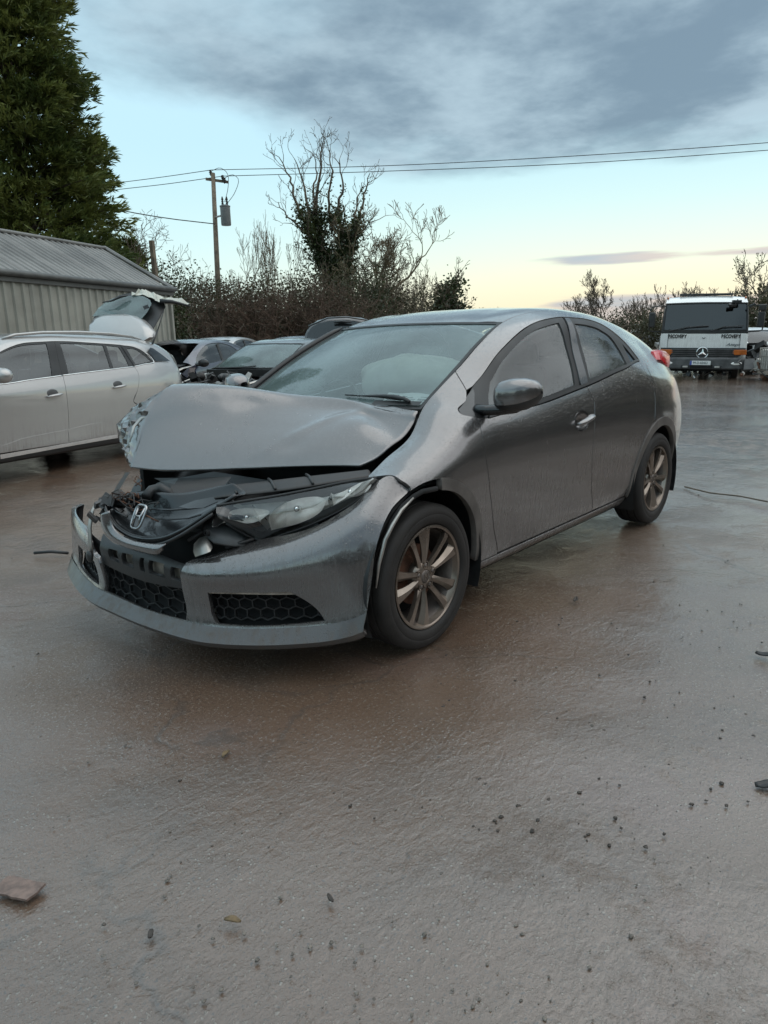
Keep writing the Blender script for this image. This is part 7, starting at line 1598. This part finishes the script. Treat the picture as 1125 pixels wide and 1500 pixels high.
def scatter(name, n, rlo, rhi, mat, seed, bias=0.0, near=1.2, farr=22):
    r2 = np.random.default_rng(seed); V = []; F = []; k = 0
    while k < n:
        dd = near + (farr - near) * r2.random() ** 1.7; a = 3.852 + r2.uniform(-.52, .52)
        if bias and r2.random() < bias and a > 3.80: continue
        x, y = camx + dd * math.cos(a), camy + dd * math.sin(a)
        if -3.5 < x < .95 and -.95 < y < .95: continue
        r = rlo + (rhi - rlo) * r2.random() ** 3; lump(V, F, (x, y, -.004 + r * .1), r, r2); k += 1
    o = mesh_obj(name, V, F, mat); o['kind'] = 'stuff'; return o
scatter('mud_clods', 620, .002, .009, M['clod'], 5, .85, 1.7, 20)
scatter('gravel', 900, .002, .007, M['stone'], 6, .1, 1.1, 12)
def leaf_piece(label, px, s, rot, mat, seed, name='dead_leaf', cat='leaf', thick=.004):
    r2 = np.random.default_rng(seed); n = 9; rows = []
    for v in (-1, -.5, 0, .5, 1):
        rows.append([(s * u, s * .42 * v * (1 - u * u * .6) , .006 + s * .18 * abs(v) + s * .12 * math.sin(3 * u + seed) * r2.uniform(.5, 1)) for u in np.linspace(-1, 1, n)])
    b = MB(); b.grid(rows); o = b.build(name, mat, None, smooth=True); o.location = (px[0], px[1], 0); o.rotation_euler = (0, 0, rot); mo = o.modifiers.new('t', 'SOLIDIFY'); mo.thickness = thick; tag(o, label, cat); return o
leaf_piece('curled pale leaf on the wet ground in front of the bumper', (1.072, 0.847, 0.000), .020, .4, M['leaf'], 1)
leaf_piece('crumpled grey-brown leaf nearest the bottom of the picture', (1.489, 1.416, 0.000), .020, 2.1, M['leaf'], 2)
leaf_piece('small dark leaf left of the crumpled one near the bottom edge', (1.628, 1.299, 0.000), .011, .9, M['clod'], 3)
leaf_piece('dark curled leaf in the middle of the muddy foreground', (1.301, 1.545, 0.000), .014, 1.2, M['clod'], 4)
leaf_piece('dark twist of leaf lying to the right of the front wheel', (-0.868, 1.120, 0.000), .030, .3, M['clod'], 5)
leaf_piece('bent black scrap at the right edge of the yard', (-0.736, 2.013, 0.000), .04, 1.6, M['plastic'], 6, 'plastic_scrap', 'scrap', .006)
leaf_piece('thin black offcut at the lower right edge of the picture', (0.188, 2.234, 0.000), .035, 2.2, M['plastic'], 7, 'plastic_scrap', 'scrap', .006)
b = MB(); r2 = random.Random(3); b.grid([[(x + r2.uniform(-.004, .004), y + r2.uniform(-.004, .004), .002 + r2.uniform(0, .003)) for x in np.linspace(-.055, .055, 8)] for y in np.linspace(-.03, .03, 5)])
o = b.build('flat_tile_shard', simple('pink_tile', (.165, .115, .095), .6, var=.3, nscale=40, bump=.5, bscale=120), None); mo = o.modifiers.new('t', 'SOLIDIFY'); mo.thickness = .006; p_ = (1.756, 0.914, 0.000); o.location = (p_[0], p_[1], .0); o.rotation_euler = (0, 0, 2.0); tag(o, 'broken pinkish tile shard lying flat at the left edge', 'tile')
b = MB(); q = [(-3.886, 0.656, 0.012), (-3.712, 0.912, 0.020), (-3.749, 1.133, 0.012), (-3.645, 1.353, 0.015)]; b.tube(q, .006, 6); o = b.build('stick', M['wood'], None, smooth=True); tag(o, 'long thin stick lying in the wet mud right of the rear wheel', 'stick')
b = MB(); q = [(0.397, -2.017, 0.012), (0.328, -1.926, 0.020), (0.264, -1.830, 0.012)]; b.tube(q, .010, 6); o = b.build('stick', M['plastic'], None, smooth=True); tag(o, 'short black strip lying on the ground left of the crashed bumper', 'strip')

# unseen belt of trees, inferred behind the photographer, added to darken door and window reflections
def unseen_wood():
    r2 = np.random.default_rng(4); P = []; a = np.linspace(R_(-70), R_(180), 9000); n = len(a)
    d0 = 15 + 2.5 * np.sin(a * 5) + r2.normal(size=n) * .8; hh = 3.4 + .9 * np.sin(a * 7 + 1) + .9 * np.sin(a * 17) + .5 * np.sin(a * 41)
    X = camx + d0 * np.cos(a); Y = camy + d0 * np.sin(a); hh = hh * (.55 + .55 * np.clip((a - R_(50)) / R_(30), 0, 1)); Zz = hh * r2.random(n) ** .8  # belt kept lower ahead of the car so sky light reaches the headlamps
    P = np.column_stack([X, Y, Zz]); D = unit(r2.normal(size=(n, 3)) + np.array([0, 0, -.1])); L = r2.uniform(.5, 1.3, n)
    o = quads_mesh('unseen_treeline', P, D, side_of(D, r2), L, L * .9, M['bramble'], None, .1); o['kind'] = 'stuff'
unseen_wood()
